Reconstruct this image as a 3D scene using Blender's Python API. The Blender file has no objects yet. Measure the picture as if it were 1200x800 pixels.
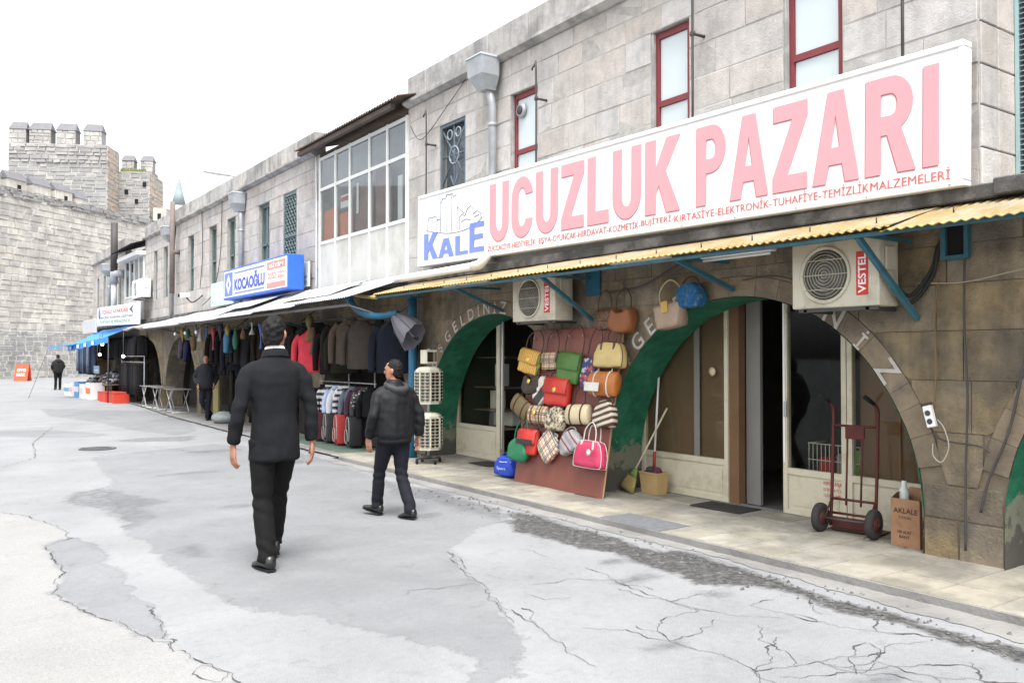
import bpy, bmesh, math, random
from mathutils import Vector, Matrix, noise
R = math.radians
rng = random.Random(7)
scene = bpy.context.scene
col = scene.collection

# ---------------------------------------------------------------- camera
cam_d = bpy.data.cameras.new('camera')
cam = bpy.data.objects.new('camera', cam_d); col.objects.link(cam)
cam.location = (0, 0, 1.6)
cam.rotation_euler = (R(90) + math.atan(18/1000), 0, R(-35))
cam_d.sensor_width = 36; cam_d.lens = 30.0; cam_d.clip_start = .05; cam_d.clip_end = 2000
scene.camera = cam
# ---------------------------------------------------------------- sky, sun, exposure
SUN_EL, SUN_AZ = R(64), R(205)      # azimuth measured from +Y clockwise (towards +X)
w = bpy.data.worlds.new('World'); scene.world = w; w.use_nodes = True
nt = w.node_tree; nt.nodes.clear()
sky = nt.nodes.new('ShaderNodeTexSky'); sky.sky_type = 'NISHITA'; sky.sun_disc = False
sky.sun_elevation = SUN_EL; sky.sun_rotation = SUN_AZ
sky.air_density = 1.0; sky.dust_density = 4.0; sky.ozone_density = 1.0
hs = nt.nodes.new('ShaderNodeHueSaturation'); hs.inputs['Saturation'].default_value = .10
bg = nt.nodes.new('ShaderNodeBackground'); bg.inputs['Strength'].default_value = .15
wo = nt.nodes.new('ShaderNodeOutputWorld')
nt.links.new(sky.outputs[0], hs.inputs['Color']); nt.links.new(hs.outputs[0], bg.inputs['Color']); nt.links.new(bg.outputs[0], wo.inputs[0])
sd = bpy.data.lights.new('sun', 'SUN'); sd.energy = 1.1; sd.angle = R(22); sd.color = (1, .97, .93)
sun = bpy.data.objects.new('sun', sd); col.objects.link(sun)
dirv = Vector((math.sin(SUN_AZ)*math.cos(SUN_EL), math.cos(SUN_AZ)*math.cos(SUN_EL), math.sin(SUN_EL)))
sun.rotation_euler = dirv.to_track_quat('Z', 'Y').to_euler(); sun.location = (0, -10, 30)
scene.view_settings.view_transform = 'Standard'; scene.view_settings.look = 'None'
scene.view_settings.gamma = 1; scene.view_settings.use_curve_mapping = False
scene.view_settings.exposure = 1.62
scene.render.engine = 'CYCLES'

# ---------------------------------------------------------------- helpers
def tag(o, label=None, cat=None, group=None, kind=None):
    if label: o['label'] = label
    if cat: o['category'] = cat
    if group: o['group'] = group
    if kind: o['kind'] = kind
    return o
FAC = R(-90)     # facade frame: local x runs right along the facade, local y into the wall, z up
def thing(name, label, cat, loc=(0, 0, 0), rz=0.0, group=None, rot=None):
    o = bpy.data.objects.new(name, None); col.objects.link(o); o.empty_display_size = .1
    o.location = loc; o.rotation_euler = rot if rot else (0, 0, rz)
    return tag(o, label, cat, group)
def adopt(o, parent, world=False):
    o.parent = parent
    if world:
        o.matrix_parent_inverse = Matrix.LocRotScale(parent.location, parent.rotation_euler, parent.scale).inverted()
def add(name, me, mat=None, parent=None, loc=None, rot=None, scale=None, world=False):
    o = bpy.data.objects.new(name, me); col.objects.link(o)
    if mat is not None:
        if len(me.materials) == 0: me.materials.append(mat)
        elif me.materials[0] is not mat:
            o.material_slots[0].link = 'OBJECT'; o.material_slots[0].material = mat
    if loc is not None: o.location = loc
    if rot is not None: o.rotation_euler = rot
    if scale is not None: o.scale = scale
    if parent is not None: adopt(o, parent, world)
    return o
def copy_tree(o, parent=None):
    c = o.copy(); col.objects.link(c); c.parent = parent
    for ch in list(o.children): copy_tree(ch, c)
    return c

class MB:
    """collects shapes into one mesh"""
    def __init__(s): s.v = []; s.f = []; s.sm = []
    def addvf(s, v, f, sm=False):
        n = len(s.v); s.v += [tuple(p) for p in v]; s.f += [tuple(i+n for i in q) for q in f]; s.sm += [sm]*len(f); return s
    def box(s, x0, x1, y0, y1, z0, z1):
        v = [(x, y, z) for x in (x0, x1) for y in (y0, y1) for z in (z0, z1)]
        return s.addvf(v, [(0, 1, 3, 2), (4, 6, 7, 5), (0, 4, 5, 1), (2, 3, 7, 6), (0, 2, 6, 4), (1, 5, 7, 3)])
    def bbox(s, x0, x1, y0, y1, z0, z1, b=.01, seg=1):
        bm = bmesh.new(); bmesh.ops.create_cube(bm, size=1)
        for q in bm.verts: q.co = ((x0+x1)/2+q.co.x*(x1-x0), (y0+y1)/2+q.co.y*(y1-y0), (z0+z1)/2+q.co.z*(z1-z0))
        bmesh.ops.bevel(bm, geom=list(bm.edges), offset=b, segments=seg, affect='EDGES', profile=.5)
        return s.bm(bm, seg > 1)
    def bm(s, bm, sm=False):
        bm.verts.index_update(); s.addvf([q.co[:] for q in bm.verts], [[q.index for q in f.verts] for f in bm.faces], sm); bm.free(); return s
    def tube(s, pts, r, n=8, cap=True, sm=True, flat=1.0):
        pts = [Vector(p) for p in pts]; m = len(pts); rr = r if isinstance(r, (list, tuple)) else [r]*m
        V = []; F = []; up = None
        for i, p in enumerate(pts):
            t = (pts[min(i+1, m-1)]-pts[max(i-1, 0)])
            if t.length < 1e-9: t = Vector((0, 0, 1))
            t.normalize()
            if up is None: up = Vector((0, 0, 1)) if abs(t.z) < .95 else Vector((0, 1, 0))
            a = t.cross(up)
            if a.length < 1e-4: a = t.cross(Vector((1, 0, 0)))
            a.normalize(); b = a.cross(t); b.normalize(); up = b
            for k in range(n):
                an = 2*math.pi*k/n; V.append(p+a*math.cos(an)*rr[i]+b*math.sin(an)*rr[i]*flat)
        for i in range(m-1):
            for k in range(n): F.append((i*n+k, i*n+(k+1) % n, (i+1)*n+(k+1) % n, (i+1)*n+k))
        if cap: F.append(tuple(range(n-1, -1, -1))); F.append(tuple((m-1)*n+k for k in range(n)))
        return s.addvf(V, F, sm)
    def loft(s, rings, cap=True, sm=True, close=True):
        n = len(rings[0]); V = [p for r_ in rings for p in r_]; F = []
        for i in range(len(rings)-1):
            for k in range(n if close else n-1): F.append((i*n+k, i*n+(k+1) % n, (i+1)*n+(k+1) % n, (i+1)*n+k))
        if cap: F.append(tuple(range(n-1, -1, -1))); F.append(tuple((len(rings)-1)*n+k for k in range(n)))
        return s.addvf(V, F, sm)
    def lathe(s, prof, n=16, c=(0, 0, 0), sm=True, axis='z'):
        V = []
        for r_, z in prof:
            for k in range(n):
                a = 2*math.pi*k/n; p = (r_*math.cos(a), r_*math.sin(a), z)
                if axis == 'y': p = (p[0], z, p[1])
                if axis == 'x': p = (z, p[0], p[1])
                V.append((c[0]+p[0], c[1]+p[1], c[2]+p[2]))
        F = []
        for i in range(len(prof)-1):
            for k in range(n): F.append((i*n+k, i*n+(k+1) % n, (i+1)*n+(k+1) % n, (i+1)*n+k))
        F.append(tuple(range(n-1, -1, -1))); F.append(tuple((len(prof)-1)*n+k for k in range(n)))
        return s.addvf(V, F, sm)
    def prism(s, poly, a0, a1, axis='x', sm=False):
        """extrude a 2-D outline; axis x: outline is (y,z); axis y: (x,z); axis z: (x,y)"""
        def P(q, a): return (a, q[0], q[1]) if axis == 'x' else (q[0], a, q[1]) if axis == 'y' else (q[0], q[1], a)
        n = len(poly); V = [P(q, a0) for q in poly]+[P(q, a1) for q in poly]
        F = [tuple(range(n-1, -1, -1)), tuple(range(n, 2*n))]+[(k, (k+1) % n, n+(k+1) % n, n+k) for k in range(n)]
        return s.addvf(V, F, sm)
    def sphere(s, c, r, n=12, m=8, sm=True):
        rx, ry, rz = r if isinstance(r, (list, tuple)) else (r, r, r)
        rings = []
        for i in range(m+1):
            t = math.pi*(i+.02)/(m+.04)
            rings.append([(c[0]+rx*math.sin(t)*math.cos(2*math.pi*k/n), c[1]+ry*math.sin(t)*math.sin(2*math.pi*k/n), c[2]-rz*math.cos(t)) for k in range(n)])
        return s.loft(rings, True, sm)
    def mesh(s, name='mesh', fix=True):
        me = bpy.data.meshes.new(name); me.from_pydata(s.v, [], s.f)
        me.polygons.foreach_set('use_smooth', s.sm)
        if fix:
            bm = bmesh.new(); bm.from_mesh(me); bmesh.ops.recalc_face_normals(bm, faces=bm.faces); bm.to_mesh(me); bm.free()
        me.update(); return me
    def build(s, name, mat, parent=None, world=False, **k): return add(name, s.mesh(name), mat, parent, world=world, **k)

def spline(pts, n=6):
    pts = [Vector(p) for p in pts]; out = []
    for i in range(len(pts)-1):
        p0 = pts[max(i-1, 0)]; p1 = pts[i]; p2 = pts[i+1]; p3 = pts[min(i+2, len(pts)-1)]
        for k in range(n):
            t = k/n
            out.append(.5*((2*p1)+(-p0+p2)*t+(2*p0-5*p1+4*p2-p3)*t*t+(-p0+3*p1-3*p2+p3)*t**3))
    out.append(pts[-1]); return out
def text_me(body, w=None, h=None, bold=0.0, depth=.004, res=3, align='L'):
    """lettering in the local xz plane, facing -y, lower left corner at the origin, fitted to w x h"""
    cu = bpy.data.curves.new('lettering', 'FONT'); cu.body = body; cu.offset = bold; cu.extrude = .001; cu.resolution_u = res
    o = bpy.data.objects.new('lettering', cu)
    me = bpy.data.meshes.new_from_object(o); bpy.data.objects.remove(o); bpy.data.curves.remove(cu)
    xs = [v.co.x for v in me.vertices]; ys = [v.co.y for v in me.vertices]
    if not xs: return me
    x0, x1, y0, y1 = min(xs), max(xs), min(ys), max(ys)
    sx = w/(x1-x0) if w else h/(y1-y0); sy = h/(y1-y0) if h else sx
    for v in me.vertices:
        v.co = ((v.co.x-x0)*sx, -depth if v.co.z > 0 else 0, (v.co.y-y0)*sy)
    me.materials.clear(); me.update(); return me

# ---------------------------------------------------------------- materials
MATS = {}
def M(name, c, rough=.75, var=.12, scale=6, bump=.15, rnd=0.0, metal=0.0, spec=.3, c2=None, cov=.5, s2=2.0, bscale=None, stretch=None, hue=0.0, streak=0.0):
    """c base colour; c2 second colour in blotches (cov = share); rnd = change of value from object to object"""
    if name in MATS: return MATS[name]
    m = bpy.data.materials.new(name); m.use_nodes = True; n = m.node_tree; N = n.nodes; L = n.links
    b = N['Principled BSDF']; b.inputs['Roughness'].default_value = rough; b.inputs['Metallic'].default_value = metal
    b.inputs['Specular IOR Level'].default_value = spec
    tc = N.new('ShaderNodeNewGeometry'); mp = N.new('ShaderNodeMapping'); L.new(tc.outputs['Position'], mp.inputs['Vector'])
    if stretch: mp.inputs['Scale'].default_value = stretch
    def noise_(sc, det=5, ro=.6):
        t = N.new('ShaderNodeTexNoise'); t.inputs['Scale'].default_value = sc; t.inputs['Detail'].default_value = det; t.inputs['Roughness'].default_value = ro
        L.new(mp.outputs[0], t.inputs['Vector']); return t.outputs['Fac']
    rgb = N.new('ShaderNodeRGB'); rgb.outputs[0].default_value = (*c, 1); cur = rgb.outputs[0]
    if c2:
        rp = N.new('ShaderNodeMapRange'); L.new(noise_(s2, 6, .65), rp.inputs['Value'])
        rp.inputs['From Min'].default_value = .62-.35*cov; rp.inputs['From Max'].default_value = .75-.35*cov
        mx = N.new('ShaderNodeMixRGB'); mx.inputs[2].default_value = (*c2, 1); L.new(cur, mx.inputs[1]); L.new(rp.outputs[0], mx.inputs[0]); cur = mx.outputs[0]
    h = N.new('ShaderNodeHueSaturation'); L.new(cur, h.inputs['Color'])
    nz = noise_(scale)
    mr = N.new('ShaderNodeMapRange'); L.new(nz, mr.inputs['Value'])
    mr.inputs['From Min'].default_value = .25; mr.inputs['From Max'].default_value = .75
    mr.inputs['To Min'].default_value = 1-var; mr.inputs['To Max'].default_value = 1+var
    val = mr.outputs[0]
    if streak:
        m2 = N.new('ShaderNodeMapping'); m2.inputs['Scale'].default_value = (2.6, 2.6, .28); L.new(tc.outputs['Position'], m2.inputs['Vector'])
        t2 = N.new('ShaderNodeTexNoise'); t2.inputs['Scale'].default_value = 1.6; t2.inputs['Detail'].default_value = 7; t2.inputs['Roughness'].default_value = .7; L.new(m2.outputs[0], t2.inputs['Vector'])
        q2 = N.new('ShaderNodeMapRange'); L.new(t2.outputs['Fac'], q2.inputs['Value']); q2.inputs['From Min'].default_value = .48; q2.inputs['From Max'].default_value = .72; q2.inputs['To Min'].default_value = 1; q2.inputs['To Max'].default_value = 1-streak
        mu = N.new('ShaderNodeMath'); mu.operation = 'MULTIPLY'; L.new(val, mu.inputs[0]); L.new(q2.outputs[0], mu.inputs[1]); val = mu.outputs[0]
    if rnd or hue:
        oi = N.new('ShaderNodeObjectInfo')
        r2 = N.new('ShaderNodeMapRange'); L.new(oi.outputs['Random'], r2.inputs['Value']); r2.inputs['To Min'].default_value = 1-rnd; r2.inputs['To Max'].default_value = 1+rnd
        mu = N.new('ShaderNodeMath'); mu.operation = 'MULTIPLY'; L.new(val, mu.inputs[0]); L.new(r2.outputs[0], mu.inputs[1]); val = mu.outputs[0]
        if hue:
            m7 = N.new('ShaderNodeMath'); m7.operation = 'MULTIPLY'; m7.inputs[1].default_value = 7.31; L.new(oi.outputs['Random'], m7.inputs[0])
            fr = N.new('ShaderNodeMath'); fr.operation = 'FRACT'; L.new(m7.outputs[0], fr.inputs[0])
            r3 = N.new('ShaderNodeMapRange'); L.new(fr.outputs[0], r3.inputs['Value']); r3.inputs['To Min'].default_value = 1-hue; r3.inputs['To Max'].default_value = 1+hue
            L.new(r3.outputs[0], h.inputs['Saturation'])
    L.new(val, h.inputs['Value']); L.new(h.outputs[0], b.inputs['Base Color'])
    if bump:
        bp = N.new('ShaderNodeBump'); bp.inputs['Strength'].default_value = bump; bp.inputs['Distance'].default_value = .02
        L.new(noise_(bscale or scale*6, 4, .7), bp.inputs['Height']); L.new(bp.outputs[0], b.inputs['Normal'])
    MATS[name] = m; return m
def glass(name, tint=(.8, .85, .85), rough=.02, ior=1.5):
    m = bpy.data.materials.new(name); m.use_nodes = True; n = m.node_tree; N = n.nodes; L = n.links; N.clear()
    o = N.new('ShaderNodeOutputMaterial'); t = N.new('ShaderNodeBsdfTransparent'); t.inputs[0].default_value = (*tint, 1)
    g = N.new('ShaderNodeBsdfGlossy'); g.inputs['Roughness'].default_value = rough; g.inputs[0].default_value = (.9, .95, 1, 1)
    f = N.new('ShaderNodeFresnel'); ge = N.new('ShaderNodeNewGeometry'); io = N.new('ShaderNodeMapRange'); L.new(ge.outputs['Backfacing'], io.inputs['Value']); io.inputs['To Min'].default_value = ior; io.inputs['To Max'].default_value = 1/ior; L.new(io.outputs[0], f.inputs[0])
    x = N.new('ShaderNodeMixShader'); L.new(f.outputs[0], x.inputs[0]); L.new(t.outputs[0], x.inputs[1]); L.new(g.outputs[0], x.inputs[2]); L.new(x.outputs[0], o.inputs[0])
    return m
def translucent(name, c, trans=.4, c2=None, rough=.5):
    m = M(name, c, rough=rough, var=.15, scale=3, bump=.05, c2=c2, cov=.5, s2=2.5); n = m.node_tree; N = n.nodes; L = n.links
    b = N['Principled BSDF']; o = N['Material Output']; t = N.new('ShaderNodeBsdfTranslucent'); t.inputs[0].default_value = (*c, 1)
    x = N.new('ShaderNodeMixShader'); x.inputs[0].default_value = trans; L.new(b.outputs[0], x.inputs[1]); L.new(t.outputs[0], x.inputs[2]); L.new(x.outputs[0], o.inputs[0])
    return m

m_road = M('asphalt_light', (.262, .267, .275), .9, .16, 26, .5, c2=(.225, .23, .24), cov=.5, s2=1.3, bscale=110)
m_patch = M('asphalt_patch', (.185, .19, .20), .9, .16, 24, .5, c2=(.16, .165, .175), cov=.45, s2=1.6, bscale=110)
m_cream = M('asphalt_gravelly', (.28, .275, .262), .95, .3, 55, .8, bscale=70)
m_dark = M('asphalt_broken', (.10, .10, .10), .95, .35, 9, 1.0, c2=(.19, .185, .18), cov=.45, s2=7, bscale=60)
m_stain = M('asphalt_stain', (.14, .145, .155), .85, .22, 14, .5, bscale=80)
m_crack = M('crack', (.07, .07, .07), 1, .2, 20, .2)
m_tile = M('pavement_tile', (.285, .268, .226), .75, .2, 5, .2, rnd=.10, c2=(.20, .188, .16), cov=.5, s2=1.9, hue=.2)
m_conc = M('pavement_concrete', (.24, .235, .225), .9, .2, 4, .5, c2=(.17, .165, .16), cov=.5, s2=2)
m_ash = M('ashlar_stone', (.47, .44, .415), .9, .14, 9, .45, rnd=.08, c2=(.385, .365, .345), cov=.5, s2=1.3, hue=.45, bscale=50, streak=0.20)
m_ash_edge = M('parapet_stone', (.40, .385, .37), .9, .14, 6, .4, rnd=.12, c2=(.26, .255, .25), cov=.5, s2=1.6, hue=.3, streak=0.40)
m_mortar = M('mortar', (.36, .345, .325), .95, .2, 12, .4)
m_low = M('arcade_stone', (.24, .195, .13), .9, .3, 6, .9, rnd=.07, c2=(.145, .125, .098), cov=.5, s2=1.2, hue=.25, streak=0.30)
m_lowm = M('arcade_mortar', (.16, .13, .095), .95, .25, 10, .5)
m_ring = M('arch_ring_paint', (.20, .16, .11), .85, .25, 5, .4, rnd=.06, c2=(.135, .11, .085), cov=.45, s2=2)
m_grime = M('grimy_ledge', (.16, .155, .15), .9, .35, 5, .5, c2=(.07, .068, .065), cov=.55, s2=2.2)
m_white = M('white_paint', (.74, .74, .73), .5, .05, 3, .03)
m_sign = M('sign_face', (.78, .79, .80), .4, .05, 1.5, 0, spec=.35, c2=(.70, .70, .68), cov=.3, s2=1.1, stretch=(1, 1.5, .35))
m_signfr = M('sign_frame', (.70, .71, .71), .4, .05, 4, .02)
m_cream_w = M('cream_woodwork', (.56, .52, .40), .55, .12, 3, .08, c2=(.42, .38, .28), cov=.35, s2=3)
m_red_fr = M('red_window_frame', (.19, .04, .045), .5, .15, 5, .05)
m_steel = M('galvanised', (.36, .38, .40), .45, .18, 6, .08, metal=.35, spec=.5)
m_dsteel = M('dark_iron', (.06, .055, .055), .6, .2, 8, .1)
m_bluefr = M('blue_green_steel', (.035, .12, .16), .55, .25, 8, .1, c2=(.10, .07, .05), cov=.2, s2=9)
m_black = M('black_void', (.012, .012, .013), .9, .1, 4, 0)
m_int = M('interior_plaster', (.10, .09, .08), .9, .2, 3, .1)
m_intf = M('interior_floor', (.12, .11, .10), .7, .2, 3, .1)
m_castle = M('castle_stone', (.50, .475, .43), .95, .2, .9, .5, c2=(.38, .36, .33), cov=.5, s2=.35, bscale=12, streak=0.25)
m_castle2 = M('castle_dark_stone', (.275, .27, .265), .95, .2, .9, .5, c2=(.25, .245, .24), cov=.5, s2=.3, bscale=10)
m_castle3 = M('castle_warm_lit_stone', (.44, .37, .30), .95, .2, .8, .5, c2=(.40, .33, .27), cov=.5, s2=.5, bscale=10)  # tower's right flanks: warm stone, their lit look put into a paler colour
m_castm = M('castle_mortar', (.50, .485, .46), .95, .15, 1.5, .4)
m_slate = M('merlon_cap', (.15, .15, .16), .9, .15, 2, .3)
m_glass = glass('window_glass')
m_pane = M('pale_film', (.50, .56, .58), .25, .05, 2, .0, spec=.6)

# ================================================================ THE SETTING
# ---- ground, road repairs, cracks
def sheet(name, poly, z, mat, jag=.0, kind='structure', sub=3):
    pts = []
    n = len(poly)
    for i in range(n):
        a = Vector(poly[i]); b = Vector(poly[(i+1) % n]); L_ = (b-a).length
        k = max(1, min(140, int(L_/.03))) if jag else 1
        for j in range(k):
            p = a.lerp(b, j/k)
            if jag:
                q = Vector((p.x*3.1, p.y*3.1, z*50)); d = noise.noise_vector(q)*jag+noise.noise_vector(q*4.3)*jag*.6+noise.noise_vector(q*13)*jag*.35
                p = p+Vector((d.x, d.y))
            pts.append((p.x, p.y, z))
    bm = bmesh.new(); vs = [bm.verts.new(p) for p in pts]; es = [bm.edges.new((vs[i], vs[(i+1) % len(vs)])) for i in range(len(vs))]
    bmesh.ops.triangle_fill(bm, use_beauty=True, edges=es, normal=(0, 0, 1))
    for f in bm.faces:
        if f.normal.z < 0: f.normal_flip()
    me = bpy.data.meshes.new(name); bm.to_mesh(me); bm.free()
    o = add(name, me, mat); return tag(o, kind=kind)
P1 = [(2.35, 15.09), (2.2, 13.29), (2.12, 12.08), (1.92, 11.14), (1.83, 10.45), (1.73, 9.0), (1.55, 8.28), (1.68, 7.86), (1.6, 6.99), (1.69, 6.31), (1.66, 5.86), (1.78, 5.36), (2.02, 5.09), (2.17, 4.58), (2.35, 4.19), (2.47, 4.02), (2.48, 3.81), (2.24, 3.52), (2.5, 3.5), (2.61, 3.68), (2.89, 4.08), (3.12, 4.66), (3.28, 5.05), (3.33, 5.38), (3.52, 5.73), (3.61, 6.08), (3.88, 6.32), (4.27, 6.72), (4.73, 6.9), (5.0, 7.4), (5.1, 8.09), (5.1, 9.25), (5.0, 10.29), (5.18, 11.79), (5.29, 13.03), (5.29, 14.59), (4.52, 16.03)]
P2 = [(0.89, 8.11), (1.03, 8.43), (1.19, 8.42), (1.32, 7.91), (1.24, 7.24), (1.29, 6.73), (1.2, 6.12), (1.27, 5.95), (1.25, 5.63), (1.24, 5.33), (1.19, 5.16), (1.09, 5.29), (1.05, 5.56), (0.93, 5.85), (0.86, 6.24), (0.78, 6.55), (0.89, 6.87), (0.95, 7.2), (0.93, 7.63)]
S1 = [(1.39, 10.76), (1.6, 11.28), (1.9, 11.47), (2.08, 10.64), (2.3, 9.95), (1.98, 9.69), (2.02, 9.07), (1.64, 8.56), (1.67, 9.32), (1.65, 9.92), (1.42, 10.33)]
S2 = [(0.2, 21.4), (1.53, 21.42), (2.31, 21.14), (3.0, 20.14), (3.33, 19.17), (2.8, 18.75), (2.03, 19.29), (1.42, 19.94), (.2, 20)]
S3 = [(3.2, 30), (5.6, 27), (5.6, 22), (5.0, 19), (4.4, 18.2), (3.9, 20), (3.7, 23), (3.0, 26)]
CRM = [(0.6, 10.35), (0.84, 10.04), (1.02, 9.63), (1.15, 8.9), (1.15, 8.45), (0.91, 8.1), (0.91, 7.47), (0.91, 7.0), (0.79, 6.54), (0.87, 6.12), (1.03, 5.58), (1.12, 5.23), (1.18, 5.0), (1.24, 4.6), (1.32, 4.36), (1.29, 4.12), (1.2, 2.5), (-3, -2), (-4, 6)]
D1 = [(5.13, 7.33), (5.14, 6.89), (5.11, 6.38), (5.08, 5.91), (5.09, 5.58), (5.01, 5.23), (5.05, 5.07), (5.2, 5.05), (5.22, 4.88), (5.19, 4.56), (5.12, 4.21), (5.07, 3.87), (4.99, 3.41), (5.03, 3.15), (5.01, 2.89), (4.94, 2.69), (4.99, 2.56), (4.98, 2.35), (4.98, 1.2), (4.8, 1.2), (4.79, 2.15), (4.81, 2.34), (4.79, 2.61), (4.87, 2.84), (4.84, 3.06), (4.73, 3.2), (4.9, 3.53), (4.89, 3.8), (4.83, 3.97), (4.59, 4.07), (4.55, 4.23), (4.6, 4.49), (4.62, 4.87), (4.7, 5.26), (4.6, 5.52), (4.6, 5.92), (4.55, 6.29), (4.51, 6.44)]
D2 = [(5.2, 10.9), (4.9, 9.25), (5.0, 8.6), (5.05, 8.03), (5.06, 7.53), (4.99, 7.13), (4.68, 6.68), (4.75, 7.16), (4.69, 7.63), (4.73, 8.42), (4.59, 8.88)]
import numpy as np
def signed_dist(X, Y, poly):
    """metres inside (+) or outside (-) the outline of a repair"""
    inside = np.zeros(X.shape, bool); best = np.full(X.shape, 9.0); n = len(poly)
    for i in range(n):
        (x0, y0), (x1, y1) = poly[i], poly[(i+1) % n]
        dx, dy = x1-x0, y1-y0; t = np.clip(((X-x0)*dx+(Y-y0)*dy)/(dx*dx+dy*dy+1e-9), 0, 1)
        best = np.minimum(best, np.hypot(X-x0-t*dx, Y-y0-t*dy))
        c = ((y0 > Y) != (y1 > Y)) & (X < (x1-x0)*(Y-y0)/(y1-y0+1e-12)+x0); inside ^= c
    return np.where(inside, best, -best)
def blob(cx, cy, rx, ry): return [(cx+rx*math.cos(k*.7)*(1+.3*math.sin(k*2.3+cx*9)), cy+ry*math.sin(k*.7)*(1+.3*math.cos(k*1.7+cy*5))) for k in range(9)]
SPOTS = [blob(*q) for q in [(4.25, 4.55, .22, .10), (3.42, 3.42, .18, .07), (4.45, 3.95, .10, .06), (4.6, 5.0, .2, .10), (3.9, 2.45, .3, .05), (3.3, 2.62, .35, .05), (4.2, 7.6, .22, .12), (3.1, 12.2, .4, .15), (4.6, 12.6, .5, .22), (4.2, 14.8, .5, .3), (1.9, 7.3, .12, .3), (2.9, 9.2, .25, .1), (5.0, 8.9, .15, .5), (4.0, 17.5, .8, .6)]]
gx = np.concatenate([[-30, -15, -8, -5], np.arange(-3.5, 5.6, .06), [6.6]]); gy = np.concatenate([[-12, -6, -2, 0], np.arange(1.2, 14, .06), np.arange(14, 34, .15), [36, 40, 50, 60, 70]])
GX, GY = np.meshgrid(gx, gy, indexing='ij'); nx, ny = GX.shape
idx = np.arange(nx*ny).reshape(nx, ny); quads = np.stack([idx[:-1, :-1], idx[1:, :-1], idx[1:, 1:], idx[:-1, 1:]], -1).reshape(-1, 4)
def grp(polys): return np.max([signed_dist(GX, GY, p) for p in polys], axis=0)
att = {'repair': grp([P1, P2, S2, S3]), 'spot': grp([S1, D2]+SPOTS), 'gravelly': grp([CRM]), 'broken': grp([D1])}
me = bpy.data.meshes.new('road'); me.from_pydata(np.stack([GX, GY, np.zeros_like(GX)], -1).reshape(-1, 3).tolist(), [], quads.tolist())
for k, d in att.items():
    A_ = me.attributes.new(k, 'FLOAT', 'POINT'); A_.data.foreach_set('value', np.clip((d+.4)/.8, 0, 1).astype(np.float32).ravel())
def road_material():
    m = bpy.data.materials.new('worn_asphalt'); m.use_nodes = True; N = m.node_tree.nodes; L = m.node_tree.links; b = N['Principled BSDF']; b.inputs['Roughness'].default_value = .9; b.inputs['Specular IOR Level'].default_value = .25
    g = N.new('ShaderNodeNewGeometry')
    def nz(sc, det=6, ro=.65):
        t = N.new('ShaderNodeTexNoise'); t.inputs['Scale'].default_value = sc; t.inputs['Detail'].default_value = det; t.inputs['Roughness'].default_value = ro; L.new(g.outputs['Position'], t.inputs['Vector']); return t.outputs['Fac']
    def mth(op, a, b_):
        n_ = N.new('ShaderNodeMath'); n_.operation = op
        for i, v in enumerate((a, b_)):
            if isinstance(v, (int, float)): n_.inputs[i].default_value = v
            else: L.new(v, n_.inputs[i])
        return n_.outputs[0]
    def mr(v, a, b_, c=0, d=1):
        n_ = N.new('ShaderNodeMapRange'); L.new(v, n_.inputs['Value']); n_.inputs['From Min'].default_value = a; n_.inputs['From Max'].default_value = b_; n_.inputs['To Min'].default_value = c; n_.inputs['To Max'].default_value = d; return n_.outputs[0]
    def mix(f, a, c):
        x = N.new('ShaderNodeMixRGB'); L.new(f, x.inputs[0])
        for i, v in ((1, a), (2, c)):
            if isinstance(v, tuple): x.inputs[i].default_value = (*v, 1)
            else: L.new(v, x.inputs[i])
        return x.outputs[0]
    edge = nz(4.2, 10, .76); e2 = nz(1.7, 3, .5)
    def mask(name, rag, soft, inner=0.0):
        at = N.new('ShaderNodeAttribute'); at.attribute_name = name; d = mth('MULTIPLY', mth('SUBTRACT', at.outputs['Fac'], .5), .8)
        d = mth('ADD', d, mth('MULTIPLY', mth('SUBTRACT', edge, .5), rag)); return mr(d, -soft+inner, soft+inner)
    big = mr(nz(.9, 4, .6), .35, .65); sp = mr(nz(60, 3, .7), .3, .7)
    base = mix(big, (.240, .245, .252), (.208, .213, .220))
    cur = mix(mask('gravelly', .14, .03), base, mix(sp, (.212, .212, .208), (.282, .281, .276)))
    rep_ = mask('repair', .50, .02)
    cur = mix(rep_, cur, mix(mr(nz(2.1, 5, .6), .35, .65), (.172, .177, .184), (.194, .199, .206)))
    spot = mask('spot', .45, .05); cur = mix(mth('MULTIPLY', spot, mr(nz(9, 6, .7), .36, .6, .25, 1)), cur, (.12, .123, .13))
    brk = mask('broken', .40, .04); cur = mix(mth('MULTIPLY', brk, mr(nz(8, 6, .75), .30, .45, .15, 1)), cur, mix(mr(nz(22, 5, .7), .42, .62), (.045, .045, .046), (.115, .112, .108)))
    # fine aggregate, dust and old drips
    hs_ = N.new('ShaderNodeHueSaturation'); L.new(cur, hs_.inputs['Color'])
    v = mth('MULTIPLY', mr(nz(130, 2, .6), .25, .75, .80, 1.20), mr(nz(18, 6, .75), .25, .75, .90, 1.10)); v = mth('MULTIPLY', v, mr(nz(3.3, 8, .78), .55, .70, 1.0, .80)); v = mth('MULTIPLY', v, mr(nz(.55, 4, .6), .40, .66, 1.05, .90)); L.new(v, hs_.inputs['Value'])
    L.new(hs_.outputs[0], b.inputs['Base Color'])
    h = mth('ADD', mth('MULTIPLY', nz(110, 3, .7), .35), mth('MULTIPLY', mth('ADD', rep_, mth('MULTIPLY', brk, -1.5)), .5)); h = mth('ADD', h, mth('MULTIPLY', mth('MULTIPLY', nz(26, 6, .8), brk), 1.6))
    bp = N.new('ShaderNodeBump'); bp.inputs['Strength'].default_value = .55; bp.inputs['Distance'].default_value = .012; L.new(h, bp.inputs['Height']); L.new(bp.outputs[0], b.inputs['Normal'])
    return m
m_road = road_material()
tag(add('road', me, m_road), kind='structure')
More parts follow.
